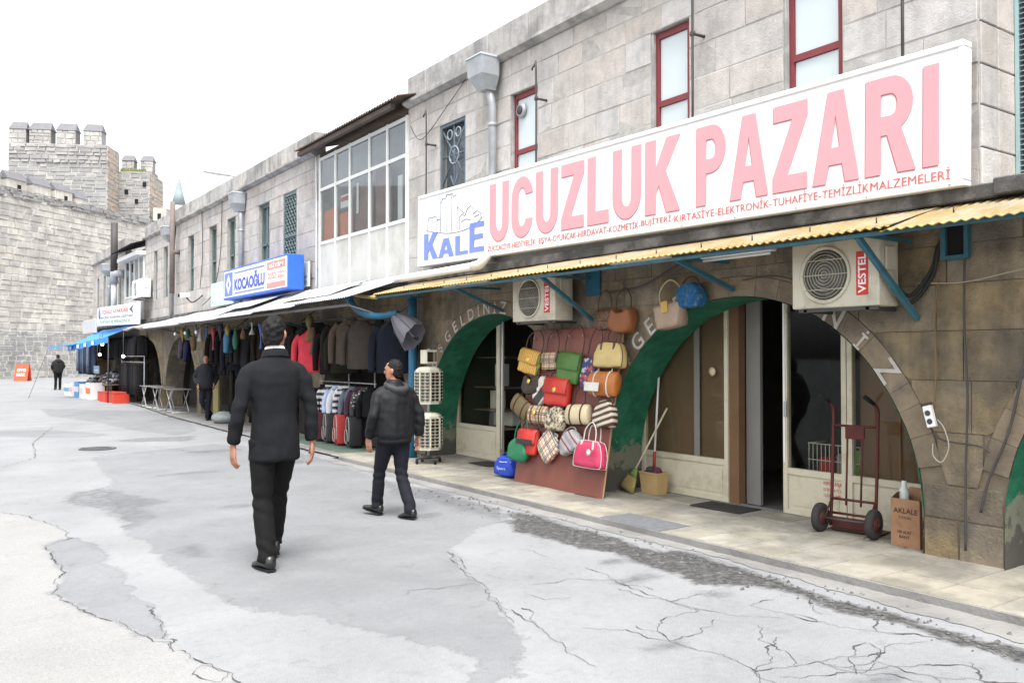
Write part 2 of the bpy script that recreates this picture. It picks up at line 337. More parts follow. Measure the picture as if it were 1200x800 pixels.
sheet('ground', [(-400, -400), (400, -400), (400, 600), (-400, 600)], -.012, m_road)
CR = [[(0.74, 10.25), (0.96, 9.81), (1.06, 9.34), (1.15, 8.86), (1.14, 8.41), (0.92, 8.16), (0.92, 7.55), (0.94, 7.13), (0.84, 6.9), (0.79, 6.54), (0.87, 6.12), (0.94, 5.79), (1.04, 5.55), (1.08, 5.27), (1.18, 5.0), (1.22, 4.79), (1.25, 4.6), (1.33, 4.39), (1.33, 4.22), (1.36, 3.8)],
      [(1.26, 5.9), (1.24, 5.63), (1.24, 5.38), (1.19, 5.13), (1.22, 5.07), (1.17, 4.93)],
      [(1.2, 4.52), (1.24, 4.56), (1.29, 4.49), (1.3, 4.34), (1.22, 4.3), (1.18, 4.38), (1.2, 4.52)],
      [(3.43, 2.75), (3.52, 2.9), (3.58, 3.12), (3.52, 3.24), (3.49, 3.44), (3.56, 3.61), (3.52, 3.78)],
      [(3.52, 2.9), (3.58, 2.84), (3.75, 2.81), (3.91, 2.77), (3.96, 2.66), (4.15, 2.6), (4.3, 2.66), (4.42, 2.78)],
      [(4.15, 2.6), (4.15, 2.49), (4.18, 2.36), (4.26, 2.24), (4.34, 2.15), (4.5, 1.9)],
      [(4.51, 3.35), (4.51, 3.14), (4.55, 2.99), (4.6, 2.88), (4.74, 2.73), (4.81, 2.6), (4.84, 2.44)],
      [(4.18, 5.02), (4.12, 4.61), (4.08, 4.3), (4.06, 4.0), (4.08, 3.76)],
      [(3.08, 4.4), (3.08, 4.14), (2.97, 3.75)], [(3.4, 4.71), (3.43, 4.5), (3.6, 4.44)],
      [(3.61, 6.08), (3.54, 5.72), (3.33, 5.38), (3.28, 5.05), (3.12, 4.66), (2.96, 4.23)],
      [(4.86, 11.43), (5.1, 11.16), (5.23, 10.9)], [(4.11, 5.86), (4.18, 5.72), (4.18, 5.44)],
      [(5.1, 5.3), (5.0, 4.9), (5.1, 4.5), (5.02, 4.0), (4.97, 3.5), (4.93, 3.0), (4.9, 2.5), (4.88, 2.0)],
      [(4.3, 9.6), (4.5, 9.2), (4.9, 8.9), (5.0, 8.3)], [(3.5, 16.2), (3.9, 14.9), (4.6, 13.5)], [(.9, 14.0), (1.6, 15.5), (1.8, 18.0), (2.6, 22)],
      [(0.0, 24), (1.2, 25.5), (2.6, 25), (4.4, 27)], [(2.2, 34), (3.0, 30), (4.9, 28)]]
for k in range(34):      # short branches off the long cracks
    c = CR[rng.choice([0, 3, 4, 4, 5, 6, 6, 7, 7, 8, 10, 13])]; p = Vector(c[rng.randrange(len(c))]); a = rng.uniform(0, 6.28); q = [tuple(p)]
    for j in range(rng.randrange(3, 7)): a += rng.uniform(-.7, .7); p = p+Vector((math.cos(a), math.sin(a)))*rng.uniform(.07, .16); q.append(tuple(p))
    CR.append(q)
for c in CR:
    mb = MB(); pts = []
    for i in range(len(c)-1):
        a = Vector(c[i]); b = Vector(c[i+1]); k = max(2, int((b-a).length/.02))
        for j in range(k): pts.append(a.lerp(b, j/k))
    pts.append(Vector(c[-1])); V = []; F = []; jt = 0.0
    for i, p in enumerate(pts):
        d = noise.noise_vector(Vector((p.x*9, p.y*9, 3)))*.035+noise.noise_vector(Vector((p.x*31, p.y*31, 7)))*.018; p = p+Vector((d.x, d.y))
        t = pts[min(i+1, len(pts)-1)]-pts[max(i-1, 0)]; t = Vector((-t.y, t.x)).normalized(); jt += rng.uniform(-.010, .010); jt *= .8; p = p+t*jt
        w_ = (.0016+.010*max(0, noise.noise(Vector((p.x*6, p.y*6, 9))))**1.2)*(1 if 0 < i < len(pts)-1 else .2)*(1+max(0, p.y-6)*.06)
        V += [(p.x+t.x*w_, p.y+t.y*w_, .004), (p.x-t.x*w_, p.y-t.y*w_, .004)]
    F = [(2*i, 2*i+1, 2*i+3, 2*i+2) for i in range(len(pts)-1)]
    mb.addvf(V, F); tag(mb.build('road_crack', m_crack), kind='structure')
# stones and grit lying along the broken edge
mb = MB()
for k in range(300):
    y = rng.uniform(1.5, 9.0); x = rng.gauss(4.98, .12) if y < 7 else rng.gauss(5.0, .15)
    s = rng.choice([.006, .009, .013, .02]); a = rng.uniform(0, 6)
    z0 = .005
    mb.addvf([(x+s*math.cos(a+q), y+s*.8*math.sin(a+q), z0) for q in (0, 1.6, 3.1, 4.7)]+[(x+.4*s*math.cos(a), y+.4*s*math.sin(a), z0+s*.9)], [(0, 1, 4), (1, 2, 4), (2, 3, 4), (3, 0, 4)])
tag(mb.build('grit', M('grit', (.12, .118, .115), .95, .4, 30, .2)), kind='stuff')
# drain covers far up the road
mb = MB().lathe([(.30, 0), (.30, .012), (.27, .014), (.27, .010), (0.01, .010)], 20)
dr = thing('drain_cover', 'flat dark drain cover set in the road left of the man in the suit', 'drain cover', (2.62, 16.3, .004))
mb.build('rim', M('iron_cover', (.10, .10, .105), .7, .2, 12, .3), dr)
for q in range(-2, 3): MB().box(-.2, .2, q*.09-.02, q*.09+.02, .012, .017).build('rib', MATS['iron_cover'], dr)

# ---- pavement
PZ = .06
pv = sheet('pavement', [(5.42, -2), (7.08, -2), (7.08, 12.4), (5.42, 12.4)], PZ-.012, M('tile_joint', (.15, .14, .12), .9, .2, 8, .3))
MB().box(5.40, 5.42, -2, 12.4, -.01, PZ-.004).build('kerb_edge', m_conc, pv)
TL = .405
def tile_mesh(w_, d_):
    b = .006; z0 = -.014; zt = 0
    return MB().addvf([(0, 0, z0), (w_, 0, z0), (w_, d_, z0), (0, d_, z0), (b, b, zt), (w_-b, b, zt), (w_-b, d_-b, zt), (b, d_-b, zt)],
                      [(4, 5, 6, 7), (0, 1, 5, 4), (1, 2, 6, 5), (2, 3, 7, 6), (3, 0, 4, 7)]).mesh('tile')
tm = tile_mesh(TL-.008, TL-.008)
for j in range(33):
    for i in range(4):
        y = -.6+j*TL; x = 5.425+i*TL
        if (i, j) in ((0, 16), (0, 15)): continue          # broken-out tiles patched with concrete
        add('tile', tm, m_tile, pv, loc=(x, y, PZ+rng.uniform(-.003, .003)), rot=(rng.uniform(-.006, .006), rng.uniform(-.006, .006), 0))
MB().box(5.425, 5.82, -.6+15*TL, -.6+17*TL-.01, PZ-.011, PZ-.002).build('patch', m_stain, pv)
sheet('kerb_strip', [(5.1, -2), (5.41, -2), (5.41, 4.0), (5.42, 12.4), (5.2, 12.4), (5.2, 9), (5.19, 7), (5.24, 5.6), (5.26, 4.6), (5.18, 3.6), (5.1, 2.5)], .0042, m_conc, .05)
sheet('pavement', [(5.5, 12.4), (7.08, 12.4), (7.08, 42), (6.2, 42), (6.0, 30), (5.6, 24), (5.45, 18)], .03, m_conc, .04)
sheet('floor_inside', [(7.08, -2), (11, -2), (11, 42), (7.08, 42)], .05, m_intf)

# ---- the arcade (profile of one arch: half-width, height)
PROF = [(1.88, 0), (1.88, .25), (1.865, .587), (1.81, .842), (1.74, 1.041), (1.635, 1.241), (1.57, 1.349), (1.43, 1.536), (1.22, 1.752), (.92, 1.96), (.63, 2.08), (.36, 2.15), (.15, 2.178), (0, 2.182)]
ARCH = spline([(a, b, 0) for a, b in PROF], 2)
HALF = [(p.x, p.y) for p in ARCH]
FULL = HALF+[(-a, b) for a, b in reversed(HALF[:-1])]          # from +half (far side) over the crown to -half
def offset_curve(c, d):
    out = []
    for i, p in enumerate(c):
        a = Vector(c[max(i-1, 0)]); b = Vector(c[min(i+1, len(c)-1)]); t = (b-a).normalized()
        nrm = Vector((t.y, -t.x)); nrm = nrm if (nrm.x*p[0]+nrm.y*(p[1]-.6)) > 0 or abs(p[0]) < .01 and nrm.y > 0 else -nrm
        out.append((p[0]+nrm.x*d, p[1]+nrm.y*d))
    return out
RINGW = .19
OUT = offset_curve(FULL, RINGW)
def curve_z(c, dy):
    best = 0
    for i in range(len(c)-1):
        a, b = c[i], c[i+1]
        lo, hi = min(a[0], b[0]), max(a[0], b[0])
        if lo <= dy <= hi and hi-lo > 1e-6:
            t = (dy-a[0])/(b[0]-a[0]); best = max(best, a[1]+(b[1]-a[1])*t)
    return best
CENT = [1.17, 5.53, 9.75, 13.95, 18.15, 22.35, 26.55, 30.75, 34.95, 39.15]
def outz(y): return max(curve_z(OUT, y-c) for c in CENT)
XF = 6.5
def slab_holes(mb, y0, y1, z0, z1, holes, x0, x1):
    ys = sorted({y0, y1}|{v for h in holes for v in h[:2] if y0 < v < y1}); zs = sorted({z0, z1}|{v for h in holes for v in h[2:] if z0 < v < z1})
    for i in range(len(ys)-1):
        for j in range(len(zs)-1):
            cy, cz = (ys[i]+ys[i+1])/2, (zs[j]+zs[j+1])/2
            if not any(h[0] < cy < h[1] and h[2] < cz < h[3] for h in holes): mb.box(x0, x1, ys[i], ys[i+1], zs[j], zs[j+1])
_blk = {}
def block_mesh(w_, h_, t=.05, b=.008):
    k = (round(w_, 2), round(h_, 2), t, rng.randrange(3))
    if k not in _blk:
        mb = MB().bbox(0, t, -k[0]/2, k[0]/2, -k[1]/2, k[1]/2, rng.uniform(.004, .008))
        mb.v = [(x+(rng.uniform(0, .008) if x < t*.6 else 0), y+rng.uniform(-.004, .004), z+rng.uniform(-.004, .004)) for x, y, z in mb.v]; _blk[k] = mb.mesh('block')
    return _blk[k]
def ashlar(parent, y0, y1, levels, holes, mat, xf=XF, wmin=.38, wmax=.85, name='stone', joint=.008):
    n = 0
    for j in range(len(levels)-1):
        z0, z1 = levels[j], levels[j+1]; segs = [(y0, y1)]
        for h in holes:
            if h[2] < (z0+z1)/2 < h[3]:
                ns = []
                for a, b in segs:
                    if h[1] <= a or h[0] >= b: ns.append((a, b))
                    else:
                        if h[0] > a: ns.append((a, h[0]))
                        if h[1] < b: ns.append((h[1], b))
                segs = ns
        for a, b in segs:
            y = a
            while y < b-.01:
                w_ = rng.uniform(wmin, wmax)
                if b-(y+w_) < wmin*.7: w_ = b-y
                o = add(name, block_mesh(w_-joint, z1-z0-joint), mat, parent, loc=(xf+rng.uniform(-.004, .004), y+w_/2, (z0+z1)/2), rot=(0, rng.uniform(-.004, .004), rng.uniform(-.004, .004)), world=True)
                y += w_; n += 1
    return n
m_greenp = M('green_reveal_paint', (.018, .13, .072), .65, .35, 7, .3, c2=(.032, .175, .10), cov=.4, s2=3)
def peel(m, zc=.55):
    """paint that has come off towards the foot of the arch, in ragged flakes"""
    n = m.node_tree; N = n.nodes; L = n.links; b = N['Principled BSDF']; src = b.inputs['Base Color'].links[0].from_socket
    g = N.new('ShaderNodeNewGeometry'); sp = N.new('ShaderNodeSeparateXYZ'); L.new(g.outputs['Position'], sp.inputs[0])
    nz = N.new('ShaderNodeTexNoise'); nz.inputs['Scale'].default_value = 5; nz.inputs['Detail'].default_value = 8; nz.inputs['Roughness'].default_value = .7; L.new(g.outputs['Position'], nz.inputs['Vector'])
    a = N.new('ShaderNodeMath'); a.operation = 'MULTIPLY_ADD'; a.inputs[1].default_value = 1.1; L.new(nz.outputs['Fac'], a.inputs[0]); L.new(sp.outputs['Z'], a.inputs[2])
    r1 = N.new('ShaderNodeMapRange'); r1.inputs['From Min'].default_value = zc+.53; r1.inputs['From Max'].default_value = zc+.56; L.new(a.outputs[0], r1.inputs['Value'])
    r2 = N.new('ShaderNodeMapRange'); r2.inputs['From Min'].default_value = zc+.30; r2.inputs['From Max'].default_value = zc+.36; L.new(a.outputs[0], r2.inputs['Value'])
    m1 = N.new('ShaderNodeMixRGB'); m1.inputs[1].default_value = (.085, .08, .07, 1); m1.inputs[2].default_value = (.17, .175, .13, 1); L.new(r2.outputs[0], m1.inputs[0])
    m2 = N.new('ShaderNodeMixRGB'); L.new(r1.outputs[0], m2.inputs[0]); L.new(m1.outputs[0], m2.inputs[1]); L.new(src, m2.inputs[2]); L.new(m2.outputs[0], b.inputs['Base Color'])
peel(m_greenp)
m_lett = M('painted_letter', (.42, .40, .36), .8, .25, 9, .1)
def arcade(parent, ya, yb, cents, stones=True, greens=()):
    core = MB(); ztop = 2.76; xb = 7.04
    edges = [ya]
    for c in cents:
        lo, hi = c-1.88, c+1.88
        if lo > edges[-1]: core.box(XF+.014, xb, edges[-1], lo, 0, ztop)
        ys = sorted({round(c+p[0], 4) for p in FULL})
        ys = [y for y in ys if ya <= y <= yb]
        for i in range(len(ys)-1):
            za, zb = curve_z(FULL, ys[i]-c), curve_z(FULL, ys[i+1]-c)
            if ys[i+1]-ys[i] < .002: continue
            V = [(x, y, z) for x in (XF+.014, xb) for (y, z) in ((ys[i], za), (ys[i+1], zb), (ys[i+1], ztop), (ys[i], ztop))]
            core.addvf(V, [(0, 1, 2, 3), (7, 6, 5, 4), (0, 4, 5, 1), (3, 2, 6, 7)])
        edges.append(min(hi, yb))
    if edges[-1] < yb: core.box(XF+.014, xb, edges[-1], yb, 0, ztop)
    core.build('arcade_wall', m_lowm, parent, world=True)
    # painted reveals
    for c in cents:
        ins = [(c+p[0]*.9965, p[1]-.007 if p[1] > .02 else p[1]) for p in FULL if ya-.01 <= c+p[0] <= yb+.01]
        V = [(x, y, z) for (y, z) in ins for x in (XF-.004, xb+.005)]
        F = [(2*i, 2*i+1, 2*i+3, 2*i+2) for i in range(len(ins)-1)]
        MB().addvf(V, F).build('arch_reveal', m_greenp if c in greens else m_low, parent, world=True)
        # voussoirs of the ring
        seg = [i for i in range(len(FULL)) if FULL[i][1] > .60]
        k = 0; i = seg[0]
        while i < seg[-1]:
            e = min(i+2, seg[-1]); inn = [FULL[q] for q in range(i, e+1)]; ou = [OUT[q] for q in range(i, e+1)]
            poly = [(c+y, z) for y, z in inn]+[(c+y, z) for y, z in reversed(ou)]
            cy = sum(p[0] for p in poly)/len(poly); cz = sum(p[1] for p in poly)/len(poly)
            poly = [(cy+(y-cy)*.985, cz+(z-cz)*.985) for y, z in poly]
            if ya < cy < yb: MB().prism(poly, XF-.004+rng.uniform(-.002, .002), XF+.03).build('voussoir', m_ring if c in greens else m_low, parent, world=True)
            i = e
    if not stones: return
    # piers
    lv = [0.0, .35, .62]
    bounds = []
    cs = sorted(cents)
    gaps = [(ya, cs[0]-1.88)]+[(cs[i]+1.88, cs[i+1]-1.88) for i in range(len(cs)-1)]+[(cs[-1]+1.88, yb)]
    for a, b in gaps:
        if b-a < .1: continue
        for j in range(2):
            cut = [a, b] if (b-a < .5 or j == 1) else [a, a+(b-a)*.55, b]
            for q in range(len(cut)-1):
                add('stone', block_mesh(cut[q+1]-cut[q]-.006, lv[j+1]-lv[j]-.006), m_low, parent, loc=(XF-.001+rng.uniform(-.004, .003), (cut[q]+cut[q+1])/2, (lv[j]+lv[j+1])/2), world=True)
    lv = [.62, 1.02, 1.42, 1.80, 2.16, 2.46, 2.75]
    for j in range(len(lv)-1):
        z0, z1 = lv[j], lv[j+1]; y = ya
        while y < yb-.05:
            w_ = rng.uniform(.45, .75)
            if yb-(y+w_) < .25: w_ = yb-y
            n = 14; smp = [(y+.003+(w_-.006)*q/n) for q in range(n+1)]; runs = []; cur = []
            for s_ in smp:
                b_ = max(z0+.003, outz(s_)+.006) if z1 > .7 else z0
                if b_ < z1-.02: cur.append((s_, b_))
                else:
                    if len(cur) > 1: runs.append(cur)
                    cur = []
            if len(cur) > 1: runs.append(cur)
            for r_ in runs:
                if r_[-1][0]-r_[0][0] < .05: continue
                flat_ = all(abs(p[1]-z0-.003) < 1e-4 for p in r_)
                if flat_: poly = [r_[0], r_[-1], (r_[-1][0], z1-.003), (r_[0][0], z1-.003)]
                else: poly = r_+[(r_[-1][0], z1-.003), (r_[0][0], z1-.003)]
                MB().prism(poly, XF+rng.uniform(-.004, .004), XF+.035).build('stone', m_low, parent, world=True)
            y += w_

LEV = [2.86, 3.17, 3.49, 3.80, 4.12, 4.44, 4.77, 5.10, 5.36, 5.60]
def parapet(parent, y0, y1, xf=XF):
    y = y0
    while y < y1-.05:
        w_ = rng.uniform(.8, 1.05)
        if y1-(y+w_) < .5: w_ = y1-y
        MB().bbox(0, .24, -w_/2+.005, w_/2-.005, -.2, .2, .012).build('parapet_stone', m_ash_edge, parent, loc=(xf-.02+rng.uniform(-.006, .006), y+w_/2, 5.89), world=True)
        y += w_
    y = y0
    while y < y1-.05:
        w_ = min(rng.uniform(1.0, 1.4), y1-y)
        if y1-(y+w_) < .4: w_ = y1-y
        MB().prism([(-.115, 5.685), (-.115, 5.645), (-.03, 5.60), (.2, 5.60), (.2, 5.685)], y+.003, y+w_-.003, 'y').build('cornice', m_ash_edge, parent, loc=(xf, 0, 0), world=True)
        y += w_

# ---- building 1: the bargain market
b1 = thing('market_building', 'grey stone two storey building carrying the long red and white shop sign', 'building', (6.5, 7.7, 0))
H1 = [(4.34, 4.95, 3.80, 5.10), (6.11, 6.67, 3.80, 5.10), (8.72, 9.33, 3.80, 5.10), (10.47, 11.21, 3.80, 5.10)]
mb = MB(); slab_holes(mb, 3.2, 12.2, 2.75, 5.7, H1, XF+.008, XF+.27); mb.box(XF+.27, 11, 3.3, 12.2, 2.77, 5.9); mb.box(7.3, 11, -2, 3.3, 2.77, 5.9); mb.build('wall', m_mortar, b1, world=True)
ashlar(b1, 3.2, 12.2, LEV, H1, m_ash)
parapet(b1, 3.2, 12.2)
arcade(b1, -.75, 11.84, CENT[:3], True, CENT[:3])
MB().bbox(6.36, 6.56, 3.0, 12.2, 2.752, 2.862, .01).build('ledge', m_grime, b1, world=True)
MB().bbox(6.28, 7.4, -2, 3.0, 2.752, 2.875, .01).build('ledge', m_grime, b1, world=True)
# end wall of the upper storey, where it steps back at the right
for j in range(len(LEV)-1):
    for (xa, xb) in ((6.52, 6.78), (6.78, 7.06)):
        MB().bbox(xa+.003, xb-.003, 3.185, 3.25, LEV[j]+.004, LEV[j+1]-.004, .008).build('stone', m_ash, b1, world=True)
MB().box(6.53, 7.3, 3.2, 3.3, 2.8, 5.68).build('end_wall', m_mortar, b1, world=True)
sh = MB().box(7.10, 7.16, 1.0, 3.195, 2.88, 5.6).build('shutter', M('shutter_grey', (.16, .17, .18), .6, .1, 5, .05), b1, world=True)
MB().box(7.03, 7.10, 3.15, 3.18, 2.88, 5.6).build('shutter_frame', M('pale_green_frame', (.30, .44, .44), .5, .1, 5, .05), sh, world=True)
for k in range(66):
    z = 2.92+k*.041
    MB().addvf([(7.03, 1.2, z), (7.03, 3.145, z), (7.09, 3.145, z+.03), (7.09, 1.2, z+.03), (7.03, 1.2, z-.006), (7.03, 3.145, z-.006)], [(0, 1, 2, 3), (0, 4, 5, 1)]).build('slat', M('slat_grey', (.22, .24, .27), .5, .08, 5, .03), sh, world=True)
def red_window(ya, yb, za, zb, xs=.06):
    t = .075
    f = MB(); x0, x1 = XF+xs, XF+xs+.06
    f.box(x0, x1, ya+.01, ya+t, za, zb-.01).box(x0, x1, yb-t, yb-.01, za, zb-.01).box(x0, x1, ya+t, yb-t, zb-t, zb-.01).box(x0, x1, ya+t, yb-t, za, za+t)
    zt = zb-.78
    f.box(x0, x1, ya+t, yb-t, zt-.03, zt+.03)
    fo = f.build('window', m_red_fr, b1, world=True)
    for (a, b) in ((za+t+.004, zt-.034), (zt+.034, zb-t-.004)):
        MB().box(x0+.025, x0+.035, ya+t+.003, yb-t-.003, a, b).build('pane', m_pane, fo, world=True)
    MB().box(XF+.02, x0-.004, yb-.03, yb-.002, za, zb-.002).build('lining', m_ash_edge, fo, world=True)
for h in H1[:3]: red_window(*h)
# iron grille window
h = H1[3]; f = MB().box(XF+.02, XF+.06, h[0]+.01, h[0]+.05, h[2], h[3]-.01).box(XF+.02, XF+.06, h[1]-.05, h[1]-.01, h[2], h[3]-.01).box(XF+.02, XF+.06, h[0]+.05, h[1]-.05, h[3]-.05, h[3]-.01)
m_ironb = M('blue_grey_iron', (.10, .13, .16), .6, .2, 8, .1)
gw = f.build('window', m_ironb, b1, world=True)
MB().box(XF+.14, XF+.16, h[0], h[1], h[2], h[3]).build('pane', M('dull_glass', (.11, .135, .15), .2, .3, 3, .0, spec=.6), gw, world=True)
yc = (h[0]+h[1])/2
for (p, q) in [((h[0]+.05, 4.2), (h[1]-.05, 5.0)), ((h[0]+.05, 5.0), (h[1]-.05, 4.2)), ((yc, 3.8), (yc, 5.08)), ((h[0]+.05, 4.6), (h[1]-.05, 4.6)), ((yc-.2, 3.8), (yc+.1, 4.3)), ((yc+.2, 3.8), (yc-.1, 4.3))]:
    MB().tube([(XF+.045, *p), (XF+.045, *q)], .014, 6).build('bar', m_ironb, gw, world=True)
for (a, b, r_) in [(yc, 4.6, .13), (yc-.12, 4.92, .07), (yc+.12, 4.92, .07)]:
    MB().tube([(XF+.04, a+r_*math.cos(t*.45), b+r_*math.sin(t*.45)) for t in range(15)], .011, 6).build('scroll', M('pale_iron', (.30, .33, .36), .6, .2, 8, .1), gw, world=True)

# ---- building 2 : the long middle block with the glazed bay
b2 = thing('long_stone_building', 'long pale stone upper storey above the clothing shop, with green barred windows', 'building', (6.5, 21.8, 0))
H2 = [(17.13, 17.93, 3.49, 5.10), (18.8, 19.55, 3.49, 5.10), (21.29, 21.98, 3.49, 5.10), (22.88, 23.59, 3.49, 5.10), (25.14, 25.78, 3.49, 5.10), (28.2, 28.75, 3.49, 5.10), (29.6, 30.1, 3.49, 5.10)]
mb = MB(); slab_holes(mb, 16.1, 31.4, 2.75, 5.7, H2, XF+.012, XF+.27); mb.box(XF+.27, 11, 12.2, 31.4, 2.77, 5.72); mb.build('wall', m_mortar, b2, world=True)
ashlar(b2, 16.1, 31.4, LEV, H2, m_ash, wmin=.45, wmax=.95)
parapet(b2, 16.1, 31.4)
arcade(b2, 11.85, 32.64, CENT[3:8], True, ())
MB().bbox(6.36, 6.56, 12.2, 31.4, 2.752, 2.862, .01).build('ledge', m_grime, b2, world=True)
m_green = M('green_window_paint', (.12, .16, .155), .55, .2, 6, .05)
for i, h in enumerate(H2):
    x0 = XF+.09 if i else XF+.02
    f = MB().box(x0, x0+.05, h[0]+.01, h[0]+.06, h[2], h[3]-.01).box(x0, x0+.05, h[1]-.06, h[1]-.01, h[2], h[3]-.01).box(x0, x0+.05, h[0]+.06, h[1]-.06, h[3]-.07, h[3]-.01).box(x0, x0+.05, h[0]+.06, h[1]-.06, 4.15, 4.2)
    if i in (1, 2): f.box(x0, x0+.05, (h[0]+h[1])/2-.02, (h[0]+h[1])/2+.02, h[2], h[3]-.07)
    fo = f.build('window', m_green, b2, world=True)
    MB().box(x0+.06, x0+.08, h[0]+.02, h[1]-.02, h[2], h[3]-.02).build('pane', M('grey_glass', (.16, .19, .20), .15, .2, 2, 0, spec=.6), fo, world=True)
    if i == 0:   # pierced iron grille
        for a in range(5):
            for b in range(10):
                y = h[0]+.1+a*.15; z = 3.55+b*.155
                MB().tube([(x0+.02, y+.065*math.cos(t*.7), z+.065*math.sin(t*.7)) for t in range(10)], .016, 5).build('scroll', m_green, fo, world=True)
# glazed bay
bay = MB()
m_bayw = M('bay_white_frame', (.62, .63, .62), .5, .08, 4, .03)
m_baypan = M('bay_panel', (.50, .50, .48), .55, .1, 2, .03, c2=(.42, .41, .38), cov=.35, s2=1.5)
m_bayg = glass('bay_glass', (.80, .82, .82), .03)
yl = [12.22, 12.91, 13.60, 14.42, 15.07, 15.82]; zl = [2.93, 3.81, 4.86, 5.46]
xb0, xb1 = XF-.03, XF+.02
for y in yl: bay.box(xb0, xb1, y-.03, y+.03, 2.93, 5.5)
for z in zl[1:]:
    for i in range(5): bay.box(xb0+.004, xb1-.004, yl[i]+.03, yl[i+1]-.03, z-.03, z+.03)
bo = bay.build('glazed_bay', m_bayw, b2, world=True)
for i in range(5):
    a, b = yl[i]+.033, yl[i+1]-.033
    MB().box(XF-.012, XF+.0, a, b, 2.93, zl[1]-.033).build('panel', m_baypan, bo, world=True)
    for j in (1, 2): MB().box(XF-.008, XF-.002, a, b, zl[j]+.033, zl[j+1]-.033).build('pane', m_bayg, bo, world=True)
m_orange = M('orange_sheet', (.62, .17, .07), .7, .1, 2, .02); m_wine = M('reddish_board', (.20, .11, .095), .7, .3, 2, .05)
MB().box(XF+.06, XF+.07, 15.12, 15.8, 3.83, 4.45).build('orange_sheet', m_orange, bo, world=True)
MB().box(XF+.06, XF+.07, 14.46, 15.04, 3.83, 4.3).build('orange_sheet', m_orange, bo, world=True)
MB().box(XF+.035, XF+.04, 14.5, 14.95, 4.38, 4.62).build('notice', m_white, bo, world=True)
MB().box(XF+.031, XF+.034, 14.52, 14.93, 4.5, 4.58).build('notice_band', M('red_print', (.45, .05, .05), .6), bo, world=True)
for (a, b, z) in ((12.95, 13.55, 4.84), (13.65, 14.38, 4.7)): MB().box(XF+.08, XF+.09, a, b, 3.83, z).build('board', m_wine, bo, world=True)
MB().box(XF+.05, XF+.06, 12.5, 12.66, 3.83, 4.6).build('curtain', m_white, bo, world=True)
MB().box(XF+.05, XF+.06, 14.2, 14.28, 4.2, 4.75).build('curtain', m_white, bo, world=True)
MB().box(XF+.20, XF+.24, 12.2, 16.1, 2.9, 5.7).build('bay_back', M('bay_reflection_grey', (.26, .265, .27), .8, .3, 1.5, .05), b2, world=True, )  # grey backing paints in the sky's reflection on the panes
MB().box(XF+.02, XF+.3, 12.2, 12.24, 2.9, 5.6).box(XF+.02, XF+.3, 15.9, 16.1, 2.9, 5.6).build('bay_cheek', m_ash_edge, b2, world=True)
MB().box(XF-.01, XF+.3, 15.86, 16.09, 2.9, 5.58).build('pilaster', m_ash_edge, b2, world=True)
def corr(y0, y1, pts, per=.076, amp=.010, n=8, th=.004):
    """corrugated sheet: ridges run along the given (x,z) line, waves along y"""
    V = []; F = []; k = int((y1-y0)/per*n)+1; m = len(pts)
    for i in range(k+1):
        y = y0+(y1-y0)*i/k; d = amp*math.sin(2*math.pi*(y-y0)/per)
        for (x, z) in pts: V.append((x, y, z+d))
    for i in range(k):
        for j in range(m-1): F.append((i*m+j, i*m+j+1, (i+1)*m+j+1, (i+1)*m+j))
    mb = MB(); mb.addvf(V, F, True); o = len(V)
    mb.addvf([(x, y, z+th) for x, y, z in V], [tuple(reversed(f)) for f in F], True)
    return mb
rf = corr(11.9, 16.35, [(6.15, 5.68), (7.2, 5.98)], .10, .018).build('bay_roof', M('rusty_roof_sheet', (.09, .085, .08), .8, .3, 6, .2, c2=(.14, .08, .05), cov=.4, s2=5), b2, world=True)
MB().box(6.2, 6.28, 12.25, 16.3, 5.58, 5.66).box(6.5, 7.2, 12.25, 16.05, 5.52, 5.57).build('eaves_board', M('dark_timber', (.09, .07, .06), .8, .3, 4, .1), rf, world=True)

# ---- building 3 : the far end of the row
b3 = thing('end_stone_building', 'far end of the stone row beside the castle wall, above the blue tarpaulin', 'building', (6.5, 36.6, 0))
H3 = [(35.6, 36.1, 3.49, 5.0), (37.3, 37.8, 3.49, 5.0), (38.9, 39.4, 3.49, 5.0), (40.4, 40.9, 3.49, 5.0)]
mb = MB(); slab_holes(mb, 34.7, 41.9, 2.75, 5.6, H3, XF+.012, XF+.27); mb.box(XF+.27, 11, 31.4, 41.9, 2.77, 5.5); mb.box(XF+.014, 11, 41.03, 41.9, 0, 2.76); mb.build('wall', m_mortar, b3, world=True)
ashlar(b3, 34.7, 41.9, LEV, H3, m_ash, wmin=.6, wmax=1.1)
parapet(b3, 34.7, 41.9)
arcade(b3, 32.65, 41.03, CENT[8:], False, ())
MB().bbox(6.36, 6.56, 31.4, 41.9, 2.752, 2.862, .01).build('ledge', m_grime, b3, world=True)
for h in H3:
    fo = MB().box(XF+.06, XF+.1, h[0]+.02, h[0]+.07, h[2], h[3]).box(XF+.06, XF+.1, h[1]-.07, h[1]-.02, h[2], h[3]).box(XF+.06, XF+.1, h[0]+.07, h[1]-.07, 4.1, 4.16).build('window', m_green, b3, world=True)
    MB().box(XF+.11, XF+.13, h[0], h[1], h[2], h[3]).build('pane', MATS['grey_glass'], fo, world=True)
bay = MB()
for y in (31.45, 32.2, 33.0, 33.8, 34.6): bay.box(XF-.05, XF, y-.04, y+.04, 2.9, 5.1)
bay.box(XF-.046, XF-.004, 31.45, 34.6, 3.75, 3.82)
bo = bay.build('glazed_bay', m_bayw, b3, world=True)
for a, b in ((31.5, 32.15), (32.25, 32.95), (33.05, 33.75), (33.85, 34.55)):
    MB().box(XF-.02, XF-.01, a, b, 3.83, 5.1).build('pane', m_bayg, bo, world=True); MB().box(XF-.03, XF-.01, a, b, 2.9, 3.74).build('panel', m_baypan, bo, world=True)
MB().box(XF-.3, XF+.2, 31.3, 34.75, 5.12, 5.26).build('fascia', m_white, bo, world=True)
